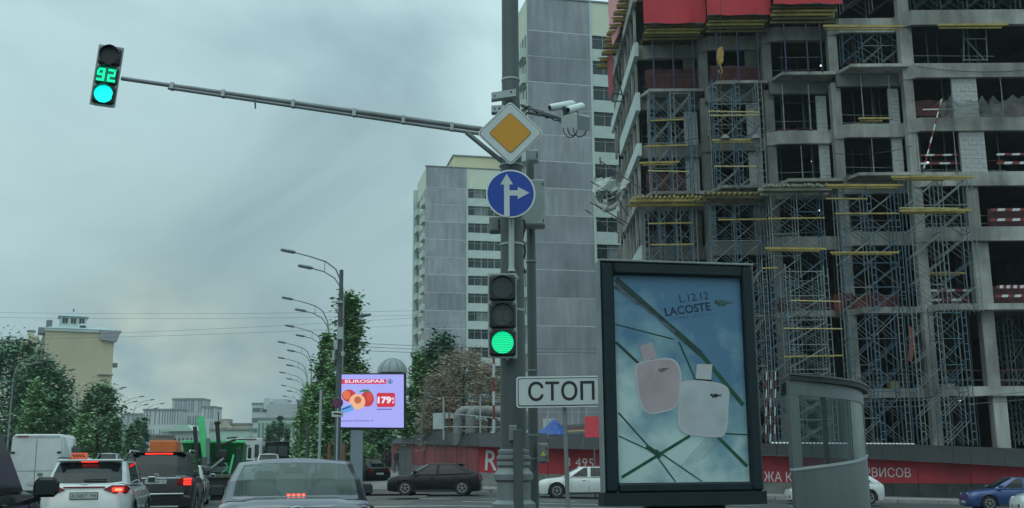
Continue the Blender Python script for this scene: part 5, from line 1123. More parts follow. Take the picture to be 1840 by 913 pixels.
# ------------------------------------------------------------------ street lamps
def lamp_build(label, loc, flip=1, thin=1.0, group='double arm street lamps along the avenue'):
    t = thing('street_lamp', label, 'street lamp', loc, group, local=True, rz=RA)
    part('pole', MB().lathe([(.17, 0), (.17, 1.1), (.12, 1.3), (.075, 8.9)], 0, 0, 12), steelg, t, 40)
    f = -flip
    up = [(0, 0, 8.9), (0, 0, 10.2), (f * .12, 0, 11.0), (f * .45, 0, 11.75), (f * 1.0, 0, 12.15), (f * 1.9, 0, 12.42), (f * 2.7, 0, 12.6)]
    lo = [(0, 0, 10.2), (f * .14, 0, 10.7), (f * .5, 0, 11.25), (f * 1.1, 0, 11.6), (f * 1.7, 0, 11.75)]
    part('arm', MB().tube(up, [.06, .05, .045, .04, .04, .035, .03], 8), steelg, t, 40); part('arm', MB().tube(lo, .035, 8), steelg, t, 40)
    part('brace', MB().tube([(f * 1.05, 0, 11.6), (f * 1.05, 0, 12.15)], .02, 6), steelg, t)
    for (x, z, n) in ((f * 2.6, 12.6, 1), (f * 1.65, 11.76, 1)): part('lamp_head', MB().tube([(x, 0, z), (x + f * .15, 0, z + .02), (x + f * .75, 0, z + .12), (x + f * .85, 0, z + .13)], [.04, .10, .09, .03], 8), mat('lamp_head_grey', (.12, .14, .14), .5), t, 40)
    return t
first = None
lampd = [(612, 452, 'nearest and tallest double arm street lamp above the linden'), (587, 538, 'second double arm street lamp, its pole hidden by the linden'), (578, 588, 'third double arm street lamp, close left of the linden crown'), (557, 617, 'fourth double arm street lamp counted from the linden'), (550, 645, 'fifth double arm street lamp down the right kerb'), (546, 671, 'sixth double arm street lamp down the right kerb'), (543, 694, 'seventh double arm street lamp down the right kerb'), (541, 713, 'farthest double arm street lamp down the right kerb')]
for (px, py, lb) in lampd:
    Y = 11.6 / ((833 - py) / F); 
    for _ in range(4):
        X = P(px, py, Y).x; h = CAMZ + (833 - py) / F * Y; Y *= (12.7 + g(X, Y)) / h
    X = P(px, 760, Y).x; lc = (X, Y, g(X, Y))
    if first is None: first = lamp_build(lb, lc)
    else: c = copy_tree(first); c.location = lc; c['label'] = lb
ll = lamp_build('left kerb street lamp at the far left edge in front of the dark trees', (0, 0, 0), -1, group='street lamps along the left kerb')
for i, (px, py, lb) in enumerate(((17, 640, None), (72, 667, 'left kerb street lamp before the light green tree'), (137, 686, 'left kerb street lamp in front of the cream end wall'), (178, 700, 'left kerb street lamp in front of the right hand dark tree'), (217, 716, 'left kerb street lamp just clear of the trees'), (238, 722, 'left kerb street lamp above the slotted offices'), (258, 729, 'farthest left kerb street lamp by the small firs'))):
    Y = 11.2 / ((838 - py) / F) ; X = P(px, 760, Y).x; o = ll if i == 0 else copy_tree(ll); o.location = (X, Y, 0)
    if lb: o['label'] = lb
    if i: o['group'] = 'street lamps along the left kerb'
# ------------------------------------------------------------------ advertising screen
SY = 54.0; a, b = P(601, 772, SY), P(729, 670, SY)
t = thing('led_advertising_screen', 'bright lilac LED screen advertising peaches on a grey post', 'billboard', (P(641, 0, SY).x, SY, g(-8, 54)))
part('cabinet', MB().cbox(a.x, b.x, SY, SY + .4, a.z, b.z, .02), blk, t)
def sq(px, py): v = P(px, py, SY - .02); return (v.x, v.z)
def spoly(n, pts, m, lay): part(n, MB().prism([sq(*p) for p in pts], SY - .02 - lay - .004, SY - .02 - lay), m, t)
spoly('lit_screen', [(604.5, 767.5), (725.5, 768.5), (725.5, 673), (604.5, 673)], emi('screen_lilac', (.38, .40, .92), 1.0), 0)
spoly('screen_banner', [(612, 690), (694, 690), (694, 681.5), (612, 681.5)], emi('screen_red', (.60, .03, .10), 1.0), .006)
def stext(s, x0, y0, x1, h, m, bold=.01, lay=.012):
    v, w = Vector((*sq(x0, y0), 0)), Vector((*sq(x1, y0), 0)); text('screen_lettering', s, m, t, (v.x, SY - .02 - lay, v.y), Vector((1, 0, 0)), Vector((0, 0, 1)), w.x - v.x, h / F * SY, 0.002, bold)
sw_ = emi('screen_white', (.85, .80, .95), 1.0); sn = emi('screen_navy', (.02, .03, .16), 1.0)
stext('EUROSPAR', 620, 688.3, 692, 5.6, sw_, .02)
def circ(cx, cy, rx, ry, n=22, a0=0): return [(cx + rx * math.cos(2 * PI * k / n), cy + ry * math.sin(2 * PI * k / n)) for k in range(n)]
spoly('screen_emblem', circ(701, 685.5, 4.6, 4.6), emi('screen_teal', (.02, .12, .22), 1.0), .006); spoly('screen_emblem', circ(701, 685.5, 3.7, 3.7), emi('screen_lilac2', (.38, .40, .92), 1), .012)
spoly('screen_fir_emblem', [(701, 681.6), (704, 687.6), (701.6, 687.2), (701.8, 689), (700.2, 689), (700.4, 687.2), (698, 687.6)], MATS['screen_teal'], .018)
pr_ = emi('peach_red', (.52, .035, .04), 1); po = emi('peach_orange', (.75, .16, .06), 1); pf = emi('peach_flesh', (.85, .46, .26), 1); pst = emi('peach_stone', (.50, .12, .05), 1); lf = emi('peach_leaf', (.01, .20, .13), 1)
spoly('printed_peach', circ(627, 711, 12.5, 11), pr_, .006); spoly('printed_peach_blush', circ(623, 710, 6.5, 8), po, .012)
spoly('printed_leaf', [(644, 705), (652, 700), (662, 700), (670, 708), (664, 709), (656, 704)], lf, .006); spoly('printed_peach', circ(660, 717, 12, 14), pr_, .012); spoly('printed_peach_blush', circ(664, 713, 5, 8), emi('peach_red2', (.62, .06, .05), 1), .018)
spoly('printed_half_peach', circ(642, 722, 14.5, 14), pf, .024); spoly('printed_peach_stone', circ(643, 719, 6.5, 6.5), pst, .030)
spoly('screen_price_tag', [(679, 706), (708, 706), (710, 709), (710, 728), (707, 731.5), (679, 731.5), (677, 729), (677, 708)], emi('price_red', (.58, .02, .05), 1), .006)
stext('179', 678.5, 725.5, 703, 12.5, sw_, .045); stext('90', 703.5, 719, 708.5, 4.5, sw_, .02); stext('₽', 705, 725.5, 709, 5, sw_, .01)
stext('Нектарин, 1 кг', 677.5, 735.5, 704, 2.6, sn, .01) if False else None
spoly('screen_small_print', [(677, 736.5), (704, 736.5), (704, 734.7), (677, 734.7)], emi('screen_grey_print', (.10, .11, .42), 1), .006)
stext('Большая Спасская ул., 27', 613.5, 758.5, 671, 3.6, sn, .012)
spoly('printed_voucher', [(610, 735), (632, 726), (637, 736), (622, 742), (612, 741)], emi('voucher_blue', (.10, .35, .80), 1), .036); spoly('printed_voucher_line', [(614, 735), (630, 729), (631, 731), (616, 737)], sn, .042)
a, b = P(630, 772, SY), P(652, 772, SY); part('post', MB().cbox(a.x, b.x, SY + .05, SY + .35, g(-8, 54) - .1, a.z - .01, .02), mat('screen_post_grey', (.20, .25, .29), .5, var=.08), t)
# pole with cabinets next to the screen and the no stopping sign
EY = 52.0; ex = P(607, 760, EY).x
t = thing('kerbside_mast', 'grey mast with small cabinets left of the advertising screen', 'mast', (ex, EY, g(ex, EY)))
part('pole', MB().lathe([(.17, 0), (.15, P(0, 760, EY).z), (.10, P(0, 490, EY).z)], ex, EY, 14), steeld, t, 40)
for (x0, x1, y0, y1) in ((606, 617, 588, 610), (600, 607, 612, 628), (597, 602, 630, 648), (613, 619, 632, 640), (604, 616, 541, 545)):
    a, b = P(x0, y1, EY - .2), P(x1, y0, EY - .2); part('cabinet', MB().cbox(a.x, b.x, EY - .3, EY - .1, a.z, b.z, .01), steell, t)
a, b = P(616, 570, EY), P(667, 565, EY); part('side_arm', MB().bar(P(609, 575, EY), P(650, 568, EY), .04), steeld, t); part('side_lamp', MB().tube([P(645, 569, EY), P(652, 567, EY), P(667, 565, EY)], [.05, .1, .05], 8), steeld, t)
NY = 44.0; c = P(607, 724, NY); t = thing('no_stopping_sign', 'round blue sign with red cross on a thin post before the screen, striped plate below', 'road sign', (c.x, NY, g(c.x, NY)))
rs_ = 9.5 / F * NY
part('red_rim', MB().disc(c.x, NY, c.z, rs_, .02, 24), mat('sign_rim_red', (.22, .035, .05), .5, var=.1), t); part('blue_field', MB().disc(c.x, NY - .006, c.z, rs_ * .8, .005, 24), mat('sign_dusty_blue', (.03, .04, .16), .5, var=.1), t)
for s_ in (-1, 1): q = Vector((.66 * rs_, 0, .66 * rs_ * s_)); part('red_bar', MB().bar(c - q + Vector((0, -.012 - .004 * s_, 0)), c + q + Vector((0, -.012 - .004 * s_, 0)), .005, .05, up=(0, 0, 1)), MATS['sign_rim_red'], t)
a, b = P(596, 749, NY), P(617, 739, NY); part('plate', MB().box(a.x, b.x, NY - .01, NY + .01, a.z, b.z), signw, t); part('plate_mark', MB().prism([(a.x + .05, a.z + .1), (b.x - .05, a.z + .06), (b.x - .1, a.z + .14), (a.x + .08, a.z + .17)], NY - .016, NY - .011), blk, t)
part('post', MB().tube([(c.x, NY + .03, g(c.x, NY)), (c.x, NY + .03, c.z + .25)], .03, 8), steell, t)
# kerbside clutter under the lindens
for i, (px, y0, y1, w_, lab, m) in enumerate(((553, 762, 832, 3, 'slim dark post among the trunks', steeld), (577, 700, 835, 3.5, 'pale grey post in front of the linden trunk', steell))):
    a = P(px, y0, 58); t = thing('street_post', lab, 'post', (a.x, 58, g(a.x, 58))); part('pole', MB().lathe([(.09, g(a.x, 58)), (.07, a.z)], a.x, 58, 10), m, t); part('cap', MB().lathe([(.1, a.z), (.1, a.z + .08)], a.x, 58, 10), steeld, t)
for i, (x0, x1, lab) in enumerate(((588, 594, 'left brown timber advertising column under the linden'), (614, 620, 'right brown timber column beside the mast under the linden'))):
    a, b = P(x0, 832, 60), P(x1, 795, 60); t = thing('timber_column', lab, 'post', tuple(a)); part('column', MB().cbox(a.x, b.x, 60, 60.25, g(a.x, 60), b.z, .02), mat('brown_boarding', (.20, .10, .05), .8, var=.2), t); part('cap', MB().box(a.x - .03, b.x + .03, 59.97, 60.28, b.z + .001, b.z + .05), steeld, t)
a, b = P(566, 836, 62), P(577, 780, 62); t = thing('information_stele', 'dark blue upright information stele under the trees of the right kerb', 'sign', tuple(a)); part('panel', MB().cbox(a.x, b.x, 62, 62.2, g(a.x, 62), b.z, .02), mat('stele_navy', (.01, .02, .07), .5), t); part('header', MB().box(a.x + .02, b.x - .02, 61.98, 61.999, b.z - .5, b.z - .1), mat('stele_blue', (.03, .08, .25), .5), t)
a, b = P(720, 842, 56.5), P(741, 803, 56.5); t = thing('utility_cabinet', 'tall grey street cabinet standing on the pavement left of the black hatchback', 'cabinet', tuple(a)); gz = g(a.x, 56.5) + .14
part('case', MB().cbox(a.x, b.x, 55.6, 56.1, gz, b.z, .02), mat('cabinet_grey', (.13, .14, .145), .7, var=.15, stain=.2), t); part('lid', MB().box(a.x - .03, b.x + .03, 55.57, 56.13, b.z + .001, b.z + .04), steeld, t); part('door_seam', MB().box((a.x + b.x) / 2, (a.x + b.x) / 2 + .015, 55.594, 55.599, gz + .05, b.z - .05), blk, t)
# overhead cables
def cable(label, pts, Y0, Y1, r=.018, sag=.0, n=12):
    a, b = P(*pts[0], Y0), P(*pts[1], Y1); t = []
    m = MB().tube([a.lerp(b, i / n) - Vector((0, 0, sag * 4 * (i / n) * (1 - i / n))) for i in range(n + 1)], r, 5)
    o = m.build('overhead_cable', mat('cable_grey', (.10, .12, .12), .7)); tag(o, label, 'cable', 'overhead cables')
for i, (y0, y1) in enumerate(((561, 558), (570, 566), (606, 570))): cable(('topmost', 'second', 'third')[i] + ' faint overhead cable crossing the sky left of the mast', [(-40, y0), (760, y1)], 66, 66, .008, .15)
cable('lowest sky cable slanting up over the cream house to the grey tower', [(-40, 610), (830, 579)], 66, 66, .008, .2)
for i, (y0, y1) in enumerate(((617, 627), (623, 634), (630, 637))): cable(('upper', 'middle', 'lower')[i] + ' overhead cable from the linden past the grey tower', [(650, y0), (1110, y1)], 60, 60, .014, .1)
for i, (y0, y1) in enumerate(((715, 702), (722, 716))): cable(('upper', 'lower')[i] + ' black cable looping before the ground storeys of the frame', [(1340, y0), (1860, y1)], 56, 56, .016, .35)

# ------------------------------------------------------------------ trees
bark = mat('bark', (.07, .06, .05), .9, var=.3, scale=8)
lg = {k: mat('foliage_' + k, c, .6, var=.35, scale=1.1, island=.45, spec=.3) for k, c in dict(linden=(.15, .28, .115), dark=(.08, .175, .10), light=(.19, .33, .15), brown=(.36, .31, .24), mid=(.11, .22, .11), conifer=(.055, .14, .08)).items()}
def tree(name, label, loc, h, w, m, seed, leaves=3000, leaf=.22, base=.18, shape='oval', cat='tree', group=None, lean=0, twig=False):
    R = random.Random(seed); t = thing(name, label, cat, tuple(loc), group, local=True)
    tr = max(.05, h * .016); pts = [(0, 0, -.2), (R.uniform(-.1, .1) + lean * .3, 0, h * .35), (lean * .6 + R.uniform(-.15, .15), R.uniform(-.1, .1), h * .65), (lean, 0, h * .92)]
    part('trunk', MB().tube(pts, [tr * 1.2, tr, tr * .6, tr * .15], 8), bark, t, 50)
    limbs = []; nb_ = 16 if h > 5 else 8; lm = MB(); R2 = []
    def rad(v):
        if shape == 'cone': return (1 - v) ** .75 * (1 if v > .1 else .75 + v * 2.5)
        if shape == 'column': return (1 - abs(2 * v - .8) ** 3 * .6) * (1 - v) ** .35
        return math.sqrt(max(0, 1 - (2 * v - 1) ** 2)) * (1.05 if v < .5 else .95)
    for i in range(nb_):
        v = .02 + .9 * (i + R.random()) / nb_; a = R.uniform(0, 2 * PI); rr_ = w / 2 * rad(v) * R.uniform(.55, 1.05); z = h * (base + (1 - base) * v)
        z0 = z - rr_ * R.uniform(.3, .8); c0 = Vector((lean * z0 / h, 0, max(z0, h * base * .5))); c1 = Vector((rr_ * math.cos(a) + lean * z / h, rr_ * math.sin(a), z))
        mid_ = c0.lerp(c1, .5) + Vector((0, 0, -.08 * rr_)); lm.tube([c0, mid_, c1], [tr * .4, tr * .25, tr * .08], 5); limbs.append((c0, c1))
    part('branches', lm, bark, t, 50)['kind'] = 'stuff'
    # leaf clumps: each a small cloud of leaf faces round a point near a limb or the crown's surface
    leaves = int(leaves * 1.25); leaf *= 1.1; cl = []
    for c0, c1 in limbs: cl += [c0.lerp(c1, R.uniform(.5, 1.05)) + Vector((R.uniform(-.3, .3), R.uniform(-.3, .3), R.uniform(-.2, .4))) for _ in range(3)]
    for _ in range(int(leaves / 42)):
        v = R.random() ** (1.25 if shape == 'cone' else 1); a = R.uniform(0, 2 * PI); rr_ = w / 2 * rad(v) * (R.uniform(.35, 1.08) ** .6); z = h * (base + (1 - base) * v); cl.append(Vector((rr_ * math.cos(a) + lean * z / h, rr_ * math.sin(a), z)))
    vs = []; fs = []; n = leaves // len(cl) + 1; cs = max(.22, w * .085)
    for c in cl:
        s_ = cs * R.uniform(.4, 1.45)
        for _ in range(n):
            p = c + Vector((R.gauss(0, s_), R.gauss(0, s_), R.gauss(0, s_ * .8))); L_ = leaf * R.uniform(.6, 1.4); a = R.uniform(0, 2 * PI); tl = R.uniform(-.9, .9)
            u = Vector((math.cos(a), math.sin(a), R.uniform(-.5, .5))) * L_; v_ = Vector((-math.sin(a) * math.cos(tl), math.cos(a) * math.cos(tl), math.sin(tl))) * L_ * (.12 if twig else .55)
            o = len(vs); vs += [p - u * .5, p + v_ * .5, p + u * .5, p - v_ * .5]; fs.append((o, o + 1, o + 2, o + 3))
    part('crown', MB().add(vs, fs), m, t); return t
def tp(px, py_top, px_w, Y, base_z=None):      # place a tree by its top and width as measured in the photograph
    p = P(px, py_top, Y); q = P(px, (py_top + 830) / 2, Y); gz = g(q.x, Y) if base_z is None else base_z; return Vector((q.x, Y, gz)), p.z - gz, px_w / F * Y
def T(label, px, pyt, pw, Y, m, seed, name='linden_tree', **k):
    loc, h, w = tp(px, pyt, pw, Y); return tree(name, label, loc, h, w, lg[m], seed, **k)
T('tall conical linden with fresh green leaves behind the kerbside mast and the screen', 612, 532, 96, 62, 'linden', 1, leaves=9000, leaf=.26, base=.12, shape='cone', lean=.5)
T('narrow linden just left of the tall one, its crown half hidden by it', 583, 600, 60, 70, 'linden', 2, leaves=5000, leaf=.26, base=.14, shape='cone')
T('smaller linden further down the right kerb beside the blue stele', 556, 690, 46, 88, 'linden', 3, leaves=3500, leaf=.28, base=.15, shape='cone')
T('small far linden where the right hand lamps crowd together', 540, 735, 34, 110, 'linden', 4, leaves=2000, leaf=.3, base=.15, shape='cone')
T('broad dark tree at the far left edge beneath the low cream block', 18, 614, 150, 118, 'dark', 5, name='broad_tree', leaves=9000, leaf=.42, base=.1)
T('dark tree whose crown slopes down before the cream end wall', 72, 655, 104, 112, 'dark', 6, name='broad_tree', leaves=7500, leaf=.4, base=.1)
T('fresh light green tree in front of the dark ones on the left', 62, 688, 66, 92, 'light', 7, name='broad_tree', leaves=4500, leaf=.3, base=.1, shape='cone')
T('low light green tree between two left kerb lamps', 102, 715, 60, 94, 'mid', 8, name='broad_tree', leaves=4000, leaf=.3, base=.1)
T('rounded dark tree standing alone right of the cream end wall', 176, 694, 78, 104, 'mid', 9, name='broad_tree', leaves=6000, leaf=.34, base=.12)
T('slim young tree below the rounded dark one', 148, 745, 34, 84, 'light', 10, name='broad_tree', leaves=2000, leaf=.24, shape='column')
T('slim young tree right of the rounded dark one', 205, 752, 34, 90, 'mid', 11, name='broad_tree', leaves=2000, leaf=.26, shape='column')
for i, (px, py, w_, Y, l) in enumerate(((232, 762, 26, 150, 'left'), (246, 752, 22, 160, 'middle'), (258, 748, 22, 170, 'right, darkest'))): T(l + ' of three small far trees before the slotted offices', px, py, w_, Y, 'mid' if i < 2 else 'conifer', 20 + i, name='far_tree', leaves=1500, leaf=.4, shape='cone')
for i, (px, py, w_, Y, l) in enumerate(((482, 765, 16, 200, 'left'), (491, 757, 18, 205, 'middle'), (503, 746, 20, 210, 'right, tallest'), (515, 765, 16, 215, 'far right, palest'))): T(l + ' of the far conifers before the glazed hall', px, py, w_, Y, 'conifer' if i < 3 else 'mid', 30 + i, name='far_tree', leaves=1500, leaf=.5, shape='cone', base=.1)
T('dark leaning evergreen tree rising left of the grey tower base', 795, 606, 84, 84, 'conifer', 40, name='evergreen_tree', leaves=6000, leaf=.34, base=.25)
T('bright green tree right behind the advertising screen', 752, 640, 60, 80, 'linden', 41, name='broad_tree', leaves=5000, leaf=.28, base=.1, shape='column')
T('brown half bare bushy tree above the lagged pipes', 835, 632, 120, 74, 'brown', 42, name='bare_tree', leaves=9000, leaf=.34, base=.2, twig=True)
T('brown half bare bush right behind the striped post', 880, 652, 70, 72, 'brown', 43, name='bare_tree', leaves=5000, leaf=.34, base=.2, twig=True)
T('brown half bare bush low at the left of the pipes', 782, 676, 60, 73, 'brown', 44, name='bare_tree', leaves=4000, leaf=.34, base=.2, twig=True)
T('shrubby green tree filling the gap under the screen', 672, 770, 60, 96, 'dark', 45, name='broad_tree', leaves=3500, leaf=.3, base=.05)
T('shrubby green tree between the screen post and the hoarding', 712, 762, 66, 100, 'mid', 46, name='broad_tree', leaves=3500, leaf=.3, base=.05)
T('low green shrub behind the walkers', 664, 800, 34, 92, 'light', 47, name='shrub', leaves=1500, leaf=.22, base=.02)
# ------------------------------------------------------------------ vehicles
def smooth_tab(tab, x): return interp(tab, x)
def car(name, label, cat, loc, rz, L_=4.4, Wd=1.8, H=1.47, belt=.95, body='p', top=((-2.2, .85), (2.2, .7)), ring=(-1.9, 1.0, -1.2, .1, .3), wb=2.6, fo=.85, glass=None, zb=.2, wr=.32, seats=False, bend=.22, front=True, rear=True, plate=None, roofcol=None, lit=False, group=None, rails=False, lamps=True, tail='hatch', ins=.17, mir=True, badge=None):
    """local axes: y forward, x right. ring = rear/front of glasshouse at belt, rear/front at roof, B pillar"""
    t = thing(name, label, cat, tuple(loc), group, local=True, rz=rz); gl = glass or carglass; hw = Wd / 2
    yF = L_ / 2; axF = yF - fo; axR = axF - wb; ra = wr + .055
    st = sorted(set([-yF, -yF + .04, -yF + .14, -yF + .35, yF - .3, yF - .12, yF - .04, yF] + [axF + ra * math.cos(PI * k / 8) for k in range(9)] + [axR + ra * math.cos(PI * k / 8) for k in range(9)] + [-yF + L_ * k / 14 for k in range(1, 14)] + [a for a, b in top if -yF < a < yF]))
    vs = []; fs = []; ns = 11
    for y in st:
        e = min(1, (yF - abs(y)) / .42); wv = hw * (.80 + .20 * math.sqrt(max(0, 1 - (1 - e) ** 2))); zt = smooth_tab(top, y); zt2 = zt - (.03 if abs(y) > yF - .02 else 0)
        zbot = zb + (.06 if abs(y) > yF - .05 else 0)
        for ax in (axF, axR):
            if abs(y - ax) < ra + .001: zbot = max(zb, wr + math.sqrt(max(0, ra * ra - (y - ax) ** 2)))
        zm = max(zbot + .02, zb + (zt - zb) * .55); zsh = max(zt2 - .16, zm + .01)
        sec = [(0, zt2 + .035), (wv * .5, zt2 + .03), (wv * .80, zt2), (wv * .93, zt2 - .05), (wv * .985, zsh), (wv, zm), (wv * .985, max(zbot + .01, zb + .14)), (wv * .95, zbot), (wv * .7, zbot), (wv * .45, zb + .05), (0, zb + .05)]
        vs += [(-x, y, z) for x, z in sec[::-1][:-1]] + [(x, y, z) for x, z in sec]
    n = 2 * ns - 1
    for i in range(len(st) - 1):
        for k in range(n - 1): fs.append((i * n + k, i * n + k + 1, (i + 1) * n + k + 1, (i + 1) * n + k))
    fs += [tuple(range(n)), tuple(range((len(st) - 1) * n, len(st) * n))[::-1]]
    pm_ = body; part('body', MB().add(vs, fs), pm_, t, 42)
    part('underbody', MB().box(-hw * .8, hw * .8, -yF + .25, yF - .25, zb - .02, zb + .2), trimd, t)
    yr, yf, yr2, yf2, yB = ring; wB = hw - .06; wT = hw - ins - .03; zr = H - .05
    Bp = [(0, yr - .05), (wB * .55, yr - .03), (wB * .84, yr + .06), (wB * .95, yr + .16), (wB, yr + .38), (wB, yB - .07), (wB, yB + .07), (wB * .99, yf - .42), (wB * .90, yf - .12), (wB * .55, yf + .04), (0, yf + .10)]
    Tp = [(0, yr2 - .04), (wT * .6, yr2 - .02), (wT * .88, yr2 + .05), (wT * .97, yr2 + .12), (wT, yr2 + .28), (wT, yB - .09), (wT, yB + .05), (wT * .97, yf2 - .22), (wT * .90, yf2 - .06), (wT * .6, yf2 + .03), (0, yf2 + .06)]
    kinds = 'ggppgpgpgg'
    kinds = ['R', 'R', 'p', 'p', 'S', 'p', 'S', 'p', 'F', 'F']
    zbl = lambda p: min(belt, smooth_tab(top, p[1]) + .03) if True else belt
    lv = [0, .07, .5, .93, 1.0]
    def pos(k, v, s_):
        b, c = Bp[k], Tp[k]; zb_ = smooth_tab(top, min(max(b[1], -yF + .05), yF - .05)) - (.02 if k in (3, 4, 5, 6, 7) else -.01); zc = zr + (.03 if k in (0, 10) else .02 if k in (1, 9) else 0)
        bl = bend * .15 * math.sin(PI * v); x = b[0] + (c[0] - b[0]) * v + (bl * .35 if b[0] > .2 else 0); y = b[1] + (c[1] - b[1]) * v + (-bl if k < 3 else bl if k > 7 else 0)
        return (s_ * x, y, zb_ + (zc - zb_) * v)
    pil = MB(); panes = {}
    for s_ in (-1, 1):
        for k in range(10):
            for q in range(4):
                quad = [pos(k, lv[q], s_), pos(k + 1, lv[q], s_), pos(k + 1, lv[q + 1], s_), pos(k, lv[q + 1], s_)]
                kd = kinds[k]
                if kd == 'p' or q in (0, 3): pil.add(quad, [(0, 1, 2, 3)])
                else: panes.setdefault((kd, s_ if kd == 'S' else 0, k if kd == 'S' else 0), MB()).add(quad, [(0, 1, 2, 3)])
    part('pillars', pil, roofcol or pm_, t, 40)
    nm = {'R': 'rear_window', 'S': 'side_window', 'F': 'windscreen'}
    for (kd, a_, b_), m in panes.items(): part(nm[kd], m, gl, t, 60)
    # roof skin
    vs = []; fs = []; nx = 8
    for k in range(11):
        for j in range(nx + 1):
            u = -1 + 2 * j / nx; x, y = Tp[k]; e = min(1, k / 2, (10 - k) / 2); vs.append((x * u, y - (abs(u) * 0), zr + (.03 if k in (0, 10) else .02 if k in (1, 9) else 0) * 1 + .05 * (1 - u * u) * e))
    for k in range(10):
        for j in range(nx): q = k * (nx + 1) + j; fs.append((q, q + 1, q + nx + 2, q + nx + 1))
    part('roof', MB().add(vs, fs), roofcol or pm_, t, 40)
    if seats:
        for x in (-.38, .38):
            o = part('seat', MB().cbox(x - .24, x + .24, .05, .2, .5, 1.12, .06), interior, t); sub('headrest', MB().cbox(x - .15, x + .15, .0, .12, 1.10, H - .16, .05), interior, o)
        part('rear_seat', MB().cbox(-.62, .62, yr + .45, yr + .62, .55, belt + .03, .06), interior, t); 
        for x in (-.42, .42): part('rear_headrest', MB().cbox(x - .19, x + .19, yr + .42, yr + .56, belt + .02, belt + .24, .07), interior, t)
        part('parcel_shelf', MB().box(-.6, .6, yr + .05, yr + .5, belt - .06, belt - .03), interior, t); part('rear_view_mirror', MB().cbox(-.13, .13, yf2 - .05, yf2 - .02, H - .2, H - .11, .02), interior, t)
        part('dashboard', MB().cbox(-.6, .6, yf - .6, yf - .1, .6, belt - .03, .05), interior, t)
    else: part('seat_row', MB().cbox(-hw * .7, hw * .7, yr + .5, yr + .7, .5, belt + .12, .06).cbox(-hw * .7, hw * .7, .2, .4, .5, belt + .15, .06), interior, t)
    # wheels
    for ax in (axF, axR):
        for s_ in (-1, 1):
            x = s_ * (hw - .13); m = MB(); pr_ = []
            n_ = 20; vs = []; fs = []
            for (dx, r_) in ((-.10, wr * .62), (-.10, wr * .94), (-.07, wr), (.07, wr), (.10, wr * .94), (.10, wr * .62)): vs += [(x + dx, ax + r_ * math.cos(2 * PI * q / n_), wr + r_ * math.sin(2 * PI * q / n_)) for q in range(n_)]
            for a_ in range(5):
                for q in range(n_): fs.append((a_ * n_ + q, a_ * n_ + (q + 1) % n_, (a_ + 1) * n_ + (q + 1) % n_, (a_ + 1) * n_ + q))
            fs += [tuple(range(n_)), tuple(range(5 * n_, 6 * n_))]
            w = part('wheel', m.add(vs, fs), tyrem, t, 40)
            rm = MB(); xo = x + s_ * .095
            for q in range(5):
                a_ = 2 * PI * q / 5 + .3; rm.bar((xo + s_ * .012, ax, wr), (xo + s_ * .012, ax + wr * .58 * math.cos(a_), wr + wr * .58 * math.sin(a_)), .02, .055, up=(1, 0, 0))
            rg = [(xo + s_ * .01, ax + wr * rr_ * math.cos(2 * PI * q / n_), wr + wr * rr_ * math.sin(2 * PI * q / n_)) for rr_ in (.52, .62) for q in range(n_)]
            rm.add(rg, [(q, (q + 1) % n_, n_ + (q + 1) % n_, n_ + q) for q in range(n_)]); sub('rim', rm, rimm, w)
            arc = [(s_ * (hw - .012), ax + (ra + .0) * math.cos(PI * q / 12), wr + ra * math.sin(PI * q / 12)) for q in range(13)]
            part('wheel_arch', MB().tube(arc, .022, 5), trimd, t)
            part('arch_liner', MB().box(s_ * (hw - .42) - .01, s_ * (hw - .42) + .01, ax - ra, ax + ra, zb, wr + ra), blk, t)
    # lamps, bumpers, plates, doors, mirrors
    for s_ in (-1, 1):
        zt = smooth_tab(top, yF - .3)
        part('headlight', MB().add([(s_ * hw * .5, yF - .03, zt - .22), (s_ * hw * .9, yF - .14, zt - .22), (s_ * hw * .965, yF - .42, zt - .10), (s_ * hw * .88, yF - .36, zt - .01), (s_ * hw * .52, yF - .02, zt - .07)] + [(s_ * hw * .4, yF - .25, zt - .2)], [(0, 1, 2, 3, 4), (0, 5, 1), (1, 5, 2), (2, 5, 3), (3, 5, 4), (4, 5, 0)]), headl, t)
        if mir: o = part('wing_mirror', MB().cbox(s_ * (hw + .11) - .1, s_ * (hw + .11) + .1, yf - .42, yf - .26, belt + .0, belt + .15, .03), pm_ if pm_ is not p_navy else p_black, t); sub('mirror_glass', MB().box(s_ * (hw + .11) - .085, s_ * (hw + .11) + .085, yf - .425, yf - .4201, belt + .02, belt + .13), glassd, o)
        for yy in (yB - .0, yf - .35, yr + .55): part('door_gap', MB().bar((s_ * (hw * .999), yy, zb + .1), (s_ * (hw * .985 + .002), yy, belt - .1), .006, .012), blk, t)
        for yy in (yB + .12, yB - .95): part('door_handle', MB().cbox(s_ * hw - .015, s_ * hw + .02, yy, yy + .18, belt - .16, belt - .13, .005), pm_, t)
        part('sill', MB().box(s_ * (hw - .03) - .02, s_ * (hw - .03) + .02, axR + ra, axF - ra, zb - .03, zb + .06), trimd, t)
        if rails: part('roof_rail', MB().tube([(s_ * (wT - .02), yr2 + .1, zr + .02), (s_ * (wT - .02), yr2 + .25, zr + .09), (s_ * (wT - .02), yf2 - .3, zr + .09), (s_ * (wT - .02), yf2 - .15, zr + .02)], .018, 6), chrome if rails == 2 else trimd, t)
